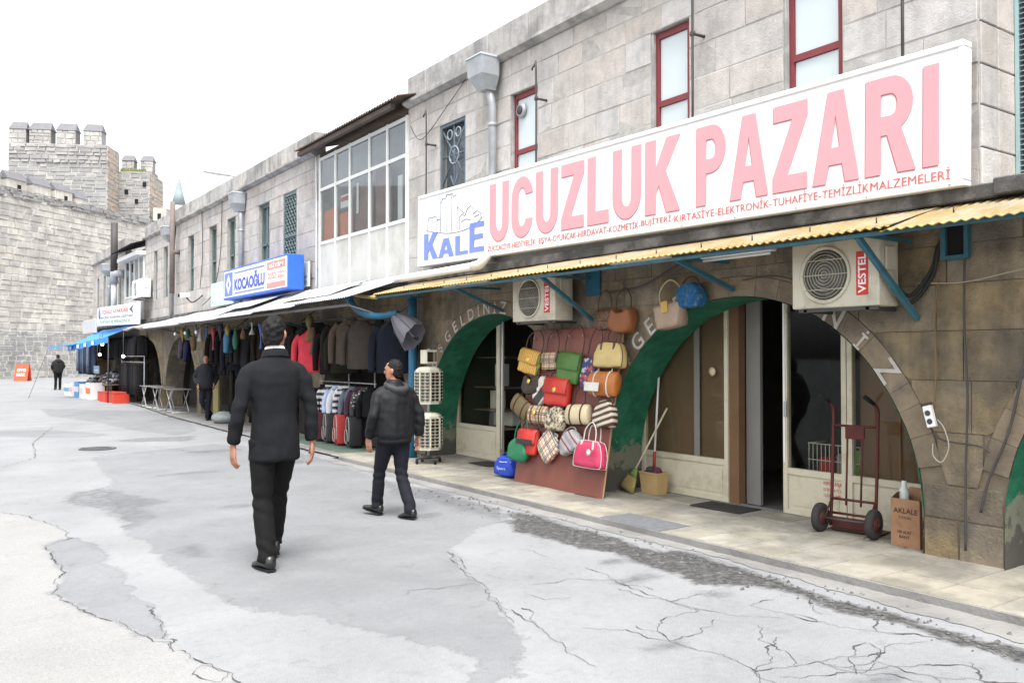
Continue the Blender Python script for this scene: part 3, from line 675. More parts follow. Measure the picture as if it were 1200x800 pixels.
corr(31.2, 34.9, [(6.0, 5.45), (7.2, 5.85)], .10, .018).build('bay_roof', M('black_roof_sheet', (.03, .03, .03), .8, .3, 6, .2), b3, world=True)

# ---- shop interiors (shared dark room behind the arcade)
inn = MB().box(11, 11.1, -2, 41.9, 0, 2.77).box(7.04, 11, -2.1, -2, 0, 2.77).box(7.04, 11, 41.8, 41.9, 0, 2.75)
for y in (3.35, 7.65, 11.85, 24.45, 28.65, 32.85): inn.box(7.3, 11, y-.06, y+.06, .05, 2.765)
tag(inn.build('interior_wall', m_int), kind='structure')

# ---- the castle
def stone_face(mbs, org, a, n, s0, s1, z0, z1, course, wmin, wmax, proud=.06, skip=None):
    """stones with worn edges on an upright plane; a runs along it, n points out of it"""
    z = z0
    while z < z1-.05:
        h_ = min(course*rng.uniform(.6, 1.3), z1-z); s = s0-rng.uniform(0, wmin)
        while s < s1:
            w_ = rng.uniform(wmin, wmax); e = min(s+w_, s1); b_ = max(s, s0)
            if e-b_ > .08:
                mb = rng.choice(mbs); g = .025; d = rng.uniform(.2, 1)*proud
                def P(u, zz, o): return (org[0]+a[0]*u+n[0]*o, org[1]+a[1]*u+n[1]*o, zz)
                j = lambda: rng.uniform(-.035, .035)
                q = [(b_+g+j(), z+g+j()), (e-g+j(), z+g+j()), (e-g+j(), z+h_-g+j()), (b_+g+j(), z+h_-g+j())]
                cu, cz = (b_+e)/2, z+h_/2
                q2 = [(cu+(u-cu)*.9, cz+(v-cz)*.86) for u, v in q]
                mb.addvf([P(u, v, 0) for u, v in q]+[P(u, v, d) for u, v in q2], [(4, 5, 6, 7), (0, 1, 5, 4), (1, 2, 6, 5), (2, 3, 7, 6), (3, 0, 4, 7)])
            s += w_
        z += h_
W0 = (5.1, 71.6); WA = (.766, .643); WN = (.643, -.766)
def wp(s, o, z): return (W0[0]+WA[0]*s+WN[0]*o, W0[1]+WA[1]*s+WN[1]*o, z)
cw = thing('castle_wall', 'tall rough stone castle wall closing the end of the street', 'castle wall', wp(10, 0, 0))
def obox(mb, s0, s1, o0, o1, z0, z1, f=wp):
    V = [f(s, o, z) for s in (s0, s1) for o in (o0, o1) for z in (z0, z1)]
    return mb.addvf(V, [(0, 1, 3, 2), (4, 6, 7, 5), (0, 4, 5, 1), (2, 3, 7, 6), (0, 2, 6, 4), (1, 5, 7, 3)])
obox(MB(), -45, 45, -2.2, 0, -.2, 13.85).build('wall_core', m_castm, cw, world=True)
ml, mdk = MB(), MB()
stone_face([ml, ml, ml, mdk], W0, WA, WN, -20, 26, 3.6, 13.7, .46, .4, 1.3, .10)
tag(ml.build('stone_facing', m_castle, cw, world=True), kind='stuff'); tag(mdk.build('stone_facing', M('castle_grey', (.45, .43, .40), .95, .2, .9, .5, c2=(.33, .315, .30), cov=.5, s2=.5), cw, world=True), kind='stuff')
ml = MB(); mdk = MB()
stone_face([ml, mdk], W0, WA, WN, -20, 26, 0, 3.5, .3, .35, .9, .05)
m_sm = M('smoky_stone', (.36, .345, .32), .95, .25, .5, .4, c2=(.22, .215, .21), cov=.5, s2=.3)
tag(ml.build('plinth_facing', m_sm, cw, world=True), kind='stuff'); tag(mdk.build('plinth_facing', m_castle2, cw, world=True), kind='stuff')
# crumbling band and ragged wall head
ml = MB(); stone_face([ml], W0, WA, WN, -20, 26, 13.3, 14.0, .3, .3, .8, .22); tag(ml.build('wall_head', m_castle2, cw, world=True), kind='stuff')
# gabled merlons along the wall walk
for k, s in enumerate((-6.2, -3.7, -1.2, 1.15, 3.5, 5.75, 7.9)):
    w_ = 1.75 if k < 6 else 1.2; zb = 13.85; hz = 1.0 if k < 6 else .75
    o = obox(MB(), s, s+w_, -1.6, -.75, zb, zb+hz).build('merlon', m_castle, cw, world=True)
    V = [wp(s-.06, -.68, zb+hz), wp(s-.06, -1.67, zb+hz), wp(s-.06, -1.17, zb+hz+.62), wp(s+w_+.06, -.68, zb+hz), wp(s+w_+.06, -1.67, zb+hz), wp(s+w_+.06, -1.17, zb+hz+.62)]
    MB().addvf(V, [(0, 2, 1), (3, 4, 5), (0, 3, 5, 2), (1, 2, 5, 4), (0, 1, 4, 3)]).build('merlon_cap', m_slate, o, world=True)
    if k in (3, 5): obox(MB(), s+.9, s+1.25, -.76, -.74, zb+.15, zb+.65).build('arrow_slit', m_black, o, world=True)
obox(MB(), -20, 26, -1.62, -.8, 13.84, 14.15).build('wall_walk', m_castle2, cw, world=True)
# the tower behind the wall: frame with u to the right of the picture, v away
TU = Vector((math.cos(R(28)), -math.sin(R(28)))); TV = Vector((math.sin(R(28)), math.cos(R(28))))
DEP = 72
def cam_pt(lat, dep): return Vector((math.cos(R(35))*lat+math.sin(R(35))*dep, -math.sin(R(35))*lat+math.cos(R(35))*dep))
T0 = cam_pt(-34.35, DEP-6)
T0 = cam_pt(-34.3*(DEP+4)/DEP, DEP+4)
def tp(u, v, z): p = T0+TU*u+TV*v; return (p.x, p.y, z)
tw = thing('castle_tower', 'battlemented castle tower with house shaped merlons rising behind the wall', 'tower', tp(-4, 3, 0))
KZ = (DEP+4)/DEP
def tz(z): return 1.6+(z-1.6)*KZ
zA, zB = tz(19.5), tz(17.9)
obox(MB(), -8.3, 0, 0, 3.3, 0, zA, tp).build('tower_core', M('tower_mortar', (.40, .39, .375), .95, .15, 1.5, .4), tw, world=True)
obox(MB(), -1.5, 2.75, 3.0, 7.5, 0, zB, tp).build('tower_core', MATS['tower_mortar'], tw, world=True)
nF = tuple(-TV); nR = tuple(TU)
f1, f2, f3 = MB(), MB(), MB()
stone_face([f1, f1, f1, f2], tp(0, 0, 0), tuple(TU), nF, -8.3, 0, 12, zA-1.7, .42, .6, 1.15, .07)
stone_face([f1, f1, f2, f2], tp(0, 0, 0), tuple(TU), nF, -8.3, 0, zA-1.7, zA, .42, .5, 1.1, .16)
stone_face([f3, f3, f3, f2], tp(0, 0, 0), tuple(TV), nR, 0, 3.0, 12, zA, .42, .5, 1.0, .07)
stone_face([f1, f1, f2], tp(0, 3.0, 0), tuple(TU), nF, 0, 2.75, 12, zB, .36, .5, 1.0, .07)
stone_face([f3, f3, f2], tp(2.75, 0, 0), tuple(TV), nR, 3.0, 7.5, 12, zB, .4, .5, 1.0, .07)
tag(f1.build('stone_facing', m_castle2, tw, world=True), kind='stuff'); tag(f2.build('stone_facing', M('castle_mid_stone', (.36, .345, .325), .95, .2, .9, .5, c2=(.28, .27, .26), cov=.5, s2=.4), tw, world=True), kind='stuff'); tag(f3.build('stone_facing', m_castle3, tw, world=True), kind='stuff')
def merlon(u, v, w_, d_, z, h_, cap):
    o = MB()
    obox(o, u, u+w_, v, v+d_, z, z+h_, tp); o = o.build('merlon', m_castle2, tw, world=True)
    fm = MB(); stone_face([fm], tp(0, v, 0), tuple(TU), nF, u, u+w_, z, z+h_, .38, .4, .8, .05); tag(fm.build('facing', MATS['castle_grey'], o, world=True), kind='stuff')
    V = [tp(u-.07, v-.07, z+h_), tp(u+w_+.07, v-.07, z+h_), tp(u+w_+.07, v+d_+.07, z+h_), tp(u-.07, v+d_+.07, z+h_), tp(u+.1, v+d_*.5, z+h_+cap), tp(u+w_-.1, v+d_*.5, z+h_+cap)]
    MB().addvf(V, [(0, 1, 5, 4), (2, 3, 4, 5), (1, 2, 5), (3, 0, 4), (3, 2, 1, 0)]).build('merlon_cap', m_slate, o, world=True)
for u, w_ in ((-8.28, 1.42), (-6.6, 1.8), (-4.3, 1.6), (-2.04, 1.55)): merlon(u, .05, w_, 1.1, zA, 1.25, .75)
for u, w_ in ((-.1, 1.1), (1.6, 1.1)): merlon(u, 4.3, w_, .9, tz(18.2), 1.0, .6)
obox(MB(), 0, 2.7, 4.0, 6, zB, tz(18.2), tp).build('parapet_step', m_castle2, tw, world=True)
for (u, z) in ((2.2, tz(16.6)), (.6, tz(15.9)), (1.5, tz(15.1))): obox(MB(), u, u+.3, 2.88, 3.0, z, z+.4, tp).build('hole', m_black, tw, world=True)
gm = MB()
for k in range(260):
    u = rng.uniform(.1, 2.3); v = rng.uniform(3.05, 3.9); h_ = rng.uniform(.2, .55); p = tp(u, v, zB); q = rng.uniform(-.1, .1)
    gm.addvf([(p[0]-.06, p[1], zB), (p[0]+.06, p[1], zB), (p[0]+q, p[1]+.05, zB+h_)], [(0, 1, 2)])
tag(gm.build('wall_top_grass', M('dry_grass', (.14, .16, .06), .9, .3, 3, 0), tw, world=True), kind='stuff')
# low ruined piece right of the tower
obox(MB(), 3.4, 4.6, 2, 4, 0, tz(14.6), tp).build('turret', m_castle, tw, world=True)
obox(MB(), 3.8, 4.1, 1.96, 2.0, tz(13.5), tz(14.1), tp).build('hole', m_black, tw, world=True)
# minaret and street lamp beyond the roofs
pm = cam_pt(-47, 120); mn = thing('minaret', 'slender pale minaret with pointed cap far behind the roofs', 'minaret', (pm.x, pm.y, 0))
MB().lathe([(1.1, 0), (1.1, 21.5), (1.5, 21.8), (1.5, 22.4), (1.05, 22.5), (.95, 22.9)], 12).build('shaft', M('minaret_stone', (.42, .45, .47), .8, .1, .5, .1), mn)
MB().lathe([(1.0, 22.9), (.6, 24.6), (.2, 26.4), (.03, 27.4)], 12).build('spire', M('lead_cap', (.25, .30, .32), .6, .1, .5, .1), mn)

# ================================================================ THINGS ON THE FACADE
m_pink = M('faded_pink_letter', (.70, .30, .33), .5, .03, 2, 0)
m_pinksh = M('letter_shade', (.42, .18, .20), .6, .05, 2, 0)  # relief shadow of the letters, painted as a darker offset copy
m_redtx = M('faded_red_letter', (.50, .13, .12), .5, .05, 2, 0)
m_bluetx = M('blue_letter', (.17, .23, .60), .5, .05, 2, 0)
m_line = M('grey_line_drawing', (.20, .21, .25), .6, .05, 2, 0)
def fac(y, z, x): return (x, y, z)
# ---- long shop sign
sg = thing('shop_sign', 'long white shop sign with big faded pink letters above the yellow awning', 'sign', (6.30, 11.51, 2.97), rot=(0, .0138, FAC))
SW, SH = 8.30, 1.08
MB().bbox(.03, SW-.03, .005, .10, .03, SH-.03, .004).build('face', m_sign, sg)
fr = MB().bbox(0, SW, -.012, .11, 0, .045, .008).bbox(0, SW, -.012, .11, SH-.05, SH, .008).bbox(0, .045, -.010, .108, .045, SH-.05, .008).bbox(SW-.05, SW, -.010, .108, .045, SH-.05, .008)
fr.build('frame', m_signfr, sg)
for k in range(1, 6): MB().box(k*1.385-.0015, k*1.385+.0015, .0035, .006, .05, SH-.055).build('seam', M('seam_grey', (.5, .5, .5), .6), sg)
for k in range(13): MB().lathe([(.008, -.012), (.009, -.016), (.004, -.018)], 8, (.1+k*.675, 0, .022), axis='y').build('screw', m_steel, sg)
def arc(cx, cy, rx, ry, a0, a1, n=9): return [(cx+rx*math.cos(R(a0+(a1-a0)*i/n)), cy+ry*math.sin(R(a0+(a1-a0)*i/n))) for i in range(n+1)]
_s = .325
GL = {'U': (.66, [[(0, 1)]+arc(.5, .34, .5, .34, 180, 360, 14)+[(1, 1), (1-_s, 1)]+arc(.5, .34, .5-_s, .165, 360, 180, 12)+[(_s, 1)]]),
      'C': (.68, [arc(.5, .66, .5, .34, 8, 180, 14)+arc(.5, .34, .5, .34, 180, 352, 14)+arc(.5, .34, .175, .16, 345, 180, 10)+arc(.5, .66, .175, .16, 180, 15, 10)]),
      'Z': (.62, [[(0, 1), (1, 1), (1, .82), (.43, .185), (1, .185), (1, 0), (0, 0), (0, .18), (.56, .815), (0, .815)]]),
      'L': (.54, [[(0, 1), (.38, 1), (.38, .19), (1, .19), (1, 0), (0, 0)]]),
      'K': (.74, [[(0, 1), (.31, 1), (.31, .62), (.61, 1), (1, 1), (.59, .56), (1, 0), (.62, 0), (.40, .38), (.31, .26), (.31, 0), (0, 0)]]),
      'P': (.64, [[(0, 0), (0, 1)]+arc(.52, .70, .48, .30, 90, -90, 14)+[(.34, .40), (.34, 0)], [(.34, .825)]+arc(.52, .70, .15, .125, 90, -90, 10)+[(.34, .575)]]),
      'A': (.76, [[(0, 0), (.33, 1), (.67, 1), (1, 0), (.71, 0), (.645, .20), (.355, .20), (.29, 0)], [(.405, .385), (.595, .385), (.50, .74)]]),
      'R': (.74, [[(0, 0), (0, 1)]+arc(.50, .715, .44, .285, 90, -62, 12)+[(1, 0), (.66, 0), (.44, .40), (.31, .40), (.31, 0)], [(.31, .825)]+arc(.50, .71, .14, .115, 90, -90, 10)+[(.31, .595)]]),
      'I': (.21, [[(0, 0), (0, 1), (1, 1), (1, 0)]]),
      'E': (.58, [[(0, 0), (0, 1), (1, 1), (1, .83), (.33, .83), (.33, .60), (.92, .60), (.92, .43), (.33, .43), (.33, .17), (1, .17), (1, 0)]])}
def glyph(c, w_, h_, depth=.004):
    cu = bpy.data.curves.new('glyph', 'CURVE'); cu.dimensions = '2D'; cu.fill_mode = 'BOTH'; cu.extrude = .001
    for loop in GL[c][1]:
        sp = cu.splines.new('POLY'); sp.points.add(len(loop)-1); sp.use_cyclic_u = True
        for i, (x, y) in enumerate(loop): sp.points[i].co = (x, y, 0, 1)
    o = bpy.data.objects.new('glyph', cu); me = bpy.data.meshes.new_from_object(o); bpy.data.objects.remove(o); bpy.data.curves.remove(cu)
    for v in me.vertices: v.co = (v.co.x*w_, -depth if v.co.z > 0 else 0, v.co.y*h_)
    me.materials.clear(); me.update(); return me
def big_word(s, x0, x1, z0, z1):
    gap = .10; tot = sum(GL[c][0] for c in s)+gap*(len(s)-1); k = (x1-x0)/tot; x = x0
    for c in s:
        w_ = GL[c][0]*k
        for (dx, dz, mat, y, nm) in ((-.009, -.009, m_pinksh, .0035, 'letter_shade'), (0, 0, m_pink, .0, 'letter')):
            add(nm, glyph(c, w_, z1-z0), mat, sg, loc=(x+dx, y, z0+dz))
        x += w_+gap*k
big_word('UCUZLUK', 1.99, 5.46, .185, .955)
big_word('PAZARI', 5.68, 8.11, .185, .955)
words = ['ZÜCCACİYE-', 'HEDİYELİK ', 'EŞYA-', 'OYUNCAK-', 'HIRDAVAT-', 'KOZMETİK-', 'BUJİTERİ-', 'KIRTASİYE-', 'ELEKTRONİK-', 'TUHAFİYE-', 'TEMİZLİK', 'MALZEMELERİ']
x = 1.94; tot = sum(len(q)-.45*q.count('İ')-.4*q.count('-') for q in words)
for q in words:
    w_ = 6.27*(len(q)-.45*q.count('İ')-.4*q.count('-'))/tot; n_ = q.strip(); hgt = .075
    if any(c in q for c in 'İÜ'): hgt = .094
    if any(c in q for c in 'ÇŞ'): hgt = .092
    tag(add('small_lettering', text_me(n_, w_-.012-(.05 if q.endswith(' ') else 0), hgt, 0, .003), m_redtx, sg, loc=(x, .002, .066-(.017 if 'Ş' in q else 0))), kind='stuff'); x += w_
for c, x, w_, z0, z1 in (('K', .19, .42, .09, .48), ('A', .62, .44, .085, .36), ('L', 1.10, .34, .085, .36), ('E', 1.48, .37, .09, .50)):
    add('logo_letter', glyph(c, w_, z1-z0), m_bluetx, sg, loc=(x, .001, z0))
def line2(par, pts, mat, r_=.006, y=-.0, nm='line_drawing'):
    return MB().tube([(a, y, b) for a, b in pts], r_, 5).build(nm, mat, par)
mbl = MB()
def ln(pts, r_=.0055): mbl.tube([(a, .001, b) for a, b in pts], r_, 4)
ln([tuple(p)[:2] for p in spline([(.25, .53, 0), (.53, .478, 0), (.79, .44, 0), (1.04, .418, 0), (1.32, .425, 0), (1.59, .467, 0), (1.80, .55, 0)], 4)])
ln([(.67, .47), (.67, .90)]); ln([(1.14, .44), (1.14, .90)]); ln([(.86, .46), (.86, .93)]); ln([(.98, .44), (.98, .97)])
cren = []
for k in range(8): cren += [(.67+k*.06, .90+(.03 if k % 2 else .0)+.02*(4-abs(k-4))), (.70+k*.06, .90+(.03 if k % 2 else .0)+.02*(4-abs(k-4)))]
ln(cren)
ln([(.30, .52), (.30, .70), (.36, .72), (.42, .70), (.50, .72), (.57, .70), (.57, .49)]); ln([(.57, .66), (.67, .66)])
ln([(1.2, .44), (1.2, .62), (1.28, .66), (1.35, .62), (1.42, .72), (1.50, .75), (1.56, .70), (1.57, .62), (1.66, .66), (1.76, .62), (1.77, .54)])
ln([(1.14, .78), (1.24, .72), (1.34, .66)]); ln([(1.25, .55), (1.38, .58), (1.50, .55)]); ln([(1.60, .58), (1.72, .60)])
mbl.build('castle_line_drawing', m_line, sg)
# ---- yellow awning of the market
m_yel = translucent('yellow_fibreglass', (.43, .325, .16), .38, c2=(.47, .41, .30))
m_yel2 = translucent('yellow_fibreglass_edge', (.55, .44, .19), .35)
aw = thing('yellow_awning', 'sagging yellow corrugated awning on blue steel struts below the long sign', 'awning', (6.45, 7.3, 2.5))
yy = [2.30, 3.45, 5.1, 6.75, 8.4, 10.05, 11.75]
for i in range(6):
    a, b = yy[i], yy[i+1]+.06; dz = {0: -.03, 1: -.01}.get(i, 0)+rng.uniform(-.004, .004)
    s_ = corr(a, b, amp=.007, pts=[(6.46, 2.752+dz*.2+.004*(i % 2)), (6.1, 2.655+dz*.6+.004*(i % 2)), (5.73+rng.uniform(-.02, .02), 2.545+dz+.004*(i % 2))])
    s_.build('roof_sheet', m_yel, aw, world=True)
    V = corr(a, b, amp=.007, pts=[(5.735, 2.548+dz+.004*(i % 2)), (5.695, 2.536+dz)], th=.006).build('sheet_edge', m_yel2, aw, world=True)
MB().box(5.745, 5.78, 2.3, 11.8, 2.487, 2.515).build('front_rail', m_bluefr, aw, world=True)
MB().box(6.10, 6.13, 2.3, 11.8, 2.60, 2.63).build('middle_rail', m_bluefr, aw, world=True)
for yw, zw in ((3.68, 1.90), (5.53, 2.25), (7.6, 2.02), (9.48, 2.22), (1.9, 1.95)):
    a = Vector((5.765, yw+.05, 2.495)); b = Vector((6.485, yw, zw)); d = (b-a).normalized(); sd_ = Vector((0, 1, 0)); up = d.cross(sd_).normalized()
    s = .02
    V = [p+sd_*u*s+up*v*s for p in (a, b) for (u, v) in ((-1, -1), (1, -1), (1, 1), (-1, 1))]
    MB().addvf(V, [(0, 1, 2, 3), (7, 6, 5, 4), (0, 4, 5, 1), (1, 5, 6, 2), (2, 6, 7, 3), (3, 7, 4, 0)]).build('strut', m_bluefr, aw, world=True)
    MB().box(5.79, 6.47, yw+.03, yw+.06, 2.50, 2.53).build('rafter', m_bluefr, aw, world=True)
for k in range(16):
    y = 2.5+k*.58; MB().tube([(5.9, y, 2.60), (5.9, y, 2.645)], .006, 5).build('bolt', m_dsteel, aw, world=True)
MB().tube(spline([(5.75, 11.8, 2.50), (5.80, 12.5, 2.57), (5.95, 13.2, 2.66), (6.2, 13.7, 2.74)], 5), .03, 8).build('end_roll', m_yel2, aw, world=True)
# white sheet lying along the far end of the awning, and plastic drain pipe
pp = thing('plastic_pipe', 'white plastic drain pipe with elbow lying under the left end of the long sign', 'pipe', (6.2, 11.0, 2.78))
MB().tube([(6.16, 13.1, 2.80), (6.16, 9.62, 2.82)], .055, 12).build('pipe', m_white, pp, world=True)
MB().tube(spline([(6.16, 9.70, 2.82), (6.165, 9.56, 2.83), (6.20, 9.50, 2.90), (6.24, 9.49, 2.95)], 4), .066, 12).build('elbow', M('pvc_grey', (.58, .58, .55), .5, .1, 4, .05), pp, world=True)
# ---- grey corrugated awning over the clothing shop
m_zinc = M('zinc_sheet', (.50, .52, .54), .5, .2, 2.5, .1, metal=.2, c2=(.34, .34, .34), cov=.45, s2=1.2)
m_rzinc = M('weathered_zinc_sheet', (.40, .41, .43), .55, .25, 3, .1, metal=.2, c2=(.25, .22, .2), cov=.4, s2=1.5)
m_whsheet = M('white_sheet', (.50, .52, .54), .5, .08, 2, .05)
a2 = thing('zinc_awning', 'patched grey corrugated metal awning over the clothing shop', 'awning', (6.4, 19, 2.4))
sh2 = [(11.95, 14.2, 5.32, 2.50, 2.88, m_zinc), (14.1, 16.3, 5.27, 2.45, 2.90, m_zinc), (16.2, 18.6, 5.25, 2.425, 2.93, m_whsheet), (18.5, 20.4, 5.3, 2.41, 2.90, m_zinc), (20.3, 22.2, 5.28, 2.42, 2.86, m_rzinc), (22.1, 24.4, 5.4, 2.41, 2.83, m_zinc), (24.3, 26.6, 5.45, 2.43, 2.78, m_whsheet)]
for i, (a, b, x, zf, zb, m) in enumerate(sh2):
    corr(a, b, [(6.46, zb), (5.9, zb+(zf-zb)*.47-.01), (x, zf+.004*(i % 2))], .09, .014).build('roof_sheet', m, a2, world=True)
MB().box(5.33, 5.37, 11.95, 26.5, 2.36, 2.40).box(5.85, 5.89, 11.95, 26.5, 2.56, 2.6).build('front_rail', m_dsteel, a2, world=True)
corr(13.3, 15.6, [(6.3, 2.90), (5.6, 2.62)], .2, .004).build('loose_sheet', m_whsheet, a2, world=True, rot=(0, 0, 0))
corr(16.9, 19.4, [(6.35, 2.94), (5.45, 2.60)], .2, .004).build('loose_sheet', m_whsheet, a2, world=True)
for y in (12.0, 16.0, 20.0, 24.2): MB().tube([(5.36, y, 2.38), (6.48, y, 2.1)], .018, 6).build('strut', m_dsteel, a2, world=True)
a3 = thing('thin_canopy', 'thin wavy canopy edge over the two open arches', 'awning', (6.2, 30, 2.5))
corr(26.5, 31.2, [(6.46, 2.74), (5.75, 2.52)], .12, .012).build('roof_sheet', m_rzinc, a3, world=True)
MB().tube([(5.75, 26.5+k*.47, 2.50+.03*math.sin(k*1.3)) for k in range(11)], .03, 7).build('rolled_edge', M('dull_canvas', (.22, .20, .18), .9, .2, 4, .1), a3, world=True)

# ---- air conditioners
m_acw = M('air_conditioner_casing', (.50, .47, .375), .5, .10, 3, .03, c2=(.40, .37, .29), cov=.4, s2=4)
m_acd = M('air_conditioner_grille', (.13, .125, .11), .6, .15, 8, .05)
def air_con(loc, label, wr=.80, hr=.54, dr=.27, mat=m_acw, tx=True):
    t = thing('air_conditioner', label, 'air conditioner', loc, FAC, 'outdoor air conditioner units')
    MB().bbox(0, wr, 0, dr, 0, hr, .012, 2).build('casing', mat, t)
    cx, cz, r_ = .40*wr, .5*hr, .40*hr
    MB().lathe([(r_+.02, -.002), (r_+.02, -.014), (r_, -.016), (r_-.004, -.004), (r_-.012, -.002)], 28, (cx, 0, cz), axis='y').build('fan_ring', mat, t)
    MB().lathe([(.005, -.0035), (r_-.01, -.0035), (r_-.012, -.002)], 28, (cx, 0, cz), axis='y').build('fan_opening', m_acd, t)
    fb = MB()
    for k in range(3):
        a = k*2.09+.4; fb.addvf([(cx+.04*math.cos(a), -.006, cz+.04*math.sin(a)), (cx+r_*.85*math.cos(a+.2), -.005, cz+r_*.85*math.sin(a+.2)), (cx+r_*.85*math.cos(a+1.0), -.009, cz+r_*.85*math.sin(a+1.0)), (cx+.05*math.cos(a+1.2), -.008, cz+.05*math.sin(a+1.2))], [(0, 1, 2, 3)])
    fb.build('fan_blade', M('fan_grey', (.07, .07, .065), .5, .1, 5, 0), t)
    g = MB()
    for k in range(1, 8): g.tube([(cx+r_*k/8*math.cos(a*.3), -.013, cz+r_*k/8*math.sin(a*.3)) for a in range(22)], .0022, 4)
    for zz in (-.12, 0, .12):
        hw = math.sqrt(max(0, r_*r_-zz*zz)); g.tube([(cx-hw, -.015, cz+zz), (cx+hw, -.015, cz+zz)], .004, 4)
    g.build('grille', mat, t)
    if tx:
        MB().box(wr*.755, wr*.885, -.003, .001, hr*.16, hr*.80).build('brand_plate', M('red_plate', (.50, .035, .03), .5, .06, 3, 0), t)
        me = text_me('VESTEL', hr*.58, wr*.085, .02, .001)
        o = add('brand_lettering', me, m_white, t, loc=(wr*.862, -.004, hr*.19), rot=(0, -R(90), 0))
    MB().bbox(wr+.0005, wr+.022, dr*.25, dr*.75, hr*.52, hr*.86, .006).build('valve_cover', mat, t)
    MB().box(.05, wr-.02, .02, .035, -.03, -.004).box(.1, .13, .02, dr+.16, -.035, -.006).box(wr-.13, wr-.1, .02, dr+.16, -.035, -.006).build('bracket', m_dsteel, t)
    return t
air_con((6.10, 4.565, 2.0), 'cream air conditioner with red label above the shop door with the hand truck')
air_con((6.10, 8.70, 2.03), 'cream air conditioner with red label above the rack of handbags', .86, .56)
air_con((6.12, 31.6, 3.58), 'small white air conditioner on the far upper wall above the white shop board', 1.5, .62, .3, m_white, False)
# pipes from the right air conditioner to the little blue window
pi = thing('refrigerant_pipes', 'black insulated pipes looping from the right air conditioner into the wall', 'pipe', (6.4, 3.6, 2.2))
for k, (dz, dx) in enumerate(((0, 0), (-.06, .03))):
    MB().tube(spline([(6.3+dx, 3.74, 2.14+dz), (6.40, 3.70, 2.08+dz), (6.44+dx*.3, 3.62, 2.16+dz), (6.45, 3.53, 2.30+dz), (6.45, 3.50, 2.42+dz), (6.47, 3.47, 2.5), (6.52, 3.46, 2.53)], 5), .016, 7).build('hose', M('black_rubber', (.02, .02, .02), .7, .1, 8, .05), pi, world=True)
bw = thing('vent_window', 'tiny blue framed opening beside the right air conditioner', 'window', (6.45, 3.37, 2.35))
MB().box(6.44, 6.49, 3.26, 3.29, 2.34, 2.60).box(6.44, 6.49, 3.43, 3.47, 2.34, 2.60).box(6.441, 6.489, 3.29, 3.43, 2.34, 2.37).build('frame', m_bluefr, bw, world=True)
MB().box(6.47, 6.485, 3.29, 3.43, 2.37, 2.60).build('opening', m_black, bw, world=True)
bp = thing('meter_box', 'small blue painted panel on the wall right of the left air conditioner', 'meter box', (6.48, 7.6, 2.3))
MB().bbox(6.46, 6.49, 7.47, 7.72, 2.31, 2.62, .004).build('panel', M('blue_panel', (.02, .11, .17), .6, .2, 6, .05), bp, world=True)
MB().box(6.452, 6.46, 7.49, 7.70, 2.33, 2.345).build('lip', m_bluefr, bp, world=True)
# fluorescent battens under the yellow awning
for y0, y1, z, lab in ((9.25, 10.35, 2.57, 'white fluorescent batten under the awning left of the air conditioner'), (6.0, 6.85, 2.58, 'white fluorescent batten under the awning above the big arch'), (4.75, 5.6, 2.52, 'white fluorescent batten hanging beside the right air conditioner')):
    f = thing('fluorescent_batten', lab, 'lamp', (6.1, y0, z), group='battens under the yellow awning')
    MB().bbox(6.06, 6.14, y0, y1, z, z+.035, .006).build('tray', m_white, f, world=True)
    MB().tube([(6.1, y0+.04, z-.016), (6.1, y1-.04, z-.016)], .013, 8).build('tube', M('unlit_tube', (.72, .72, .70), .3, .02, 2, 0), f, world=True)
# ---- iron flag brackets on the upper wall
for y, zt, zb, lab in ((11.33, 5.27, 3.9, 'thin iron bracket with hook left of the barred window'), (8.53, 5.22, 3.9, 'thin iron bracket with hook in front of the smallest red window'), (5.91, 5.6, 3.8, 'thin iron bracket by the middle red window'), (3.70, 5.6, 3.8, 'thin iron bracket right of the largest red window')):
    t = thing('iron_bracket', lab, 'bracket', (6.4, y, zb), group='iron brackets on the upper wall')
    MB().tube(spline([(6.34, y, zb), (6.34, y, zt-.02), (6.33, y+.02, zt+.02), (6.33, y+.06, zt+.01), (6.33, y+.07, zt-.02)], 3), .013, 6).build('rod', m_dsteel, t, world=True)
    MB().tube([(6.34, y, 4.83), (6.52, y-.01, 4.83)], .016, 6).build('stay', m_dsteel, t, world=True)
    MB().lathe([(.02, 0), (.035, .005), (.035, .02), (.02, .025)], 8, (6.33, y, 4.83), axis='x').build('collar', m_dsteel, t, world=True)
lh = thing('lamp_head', 'round lamp head inside the smallest red window', 'lamp', (6.56, 9.1, 4.8))
MB().lathe([(.09, 0), (.10, .02), (.09, .05), (.03, .07)], 16, (6.53, 9.14, 4.86), axis='x').build('shade', m_steel, lh, world=True)
MB().lathe([(.055, 0), (.06, -.012), (.02, -.015)], 12, (6.53, 9.14, 4.86), axis='x').build('lens', m_dsteel, lh, world=True)
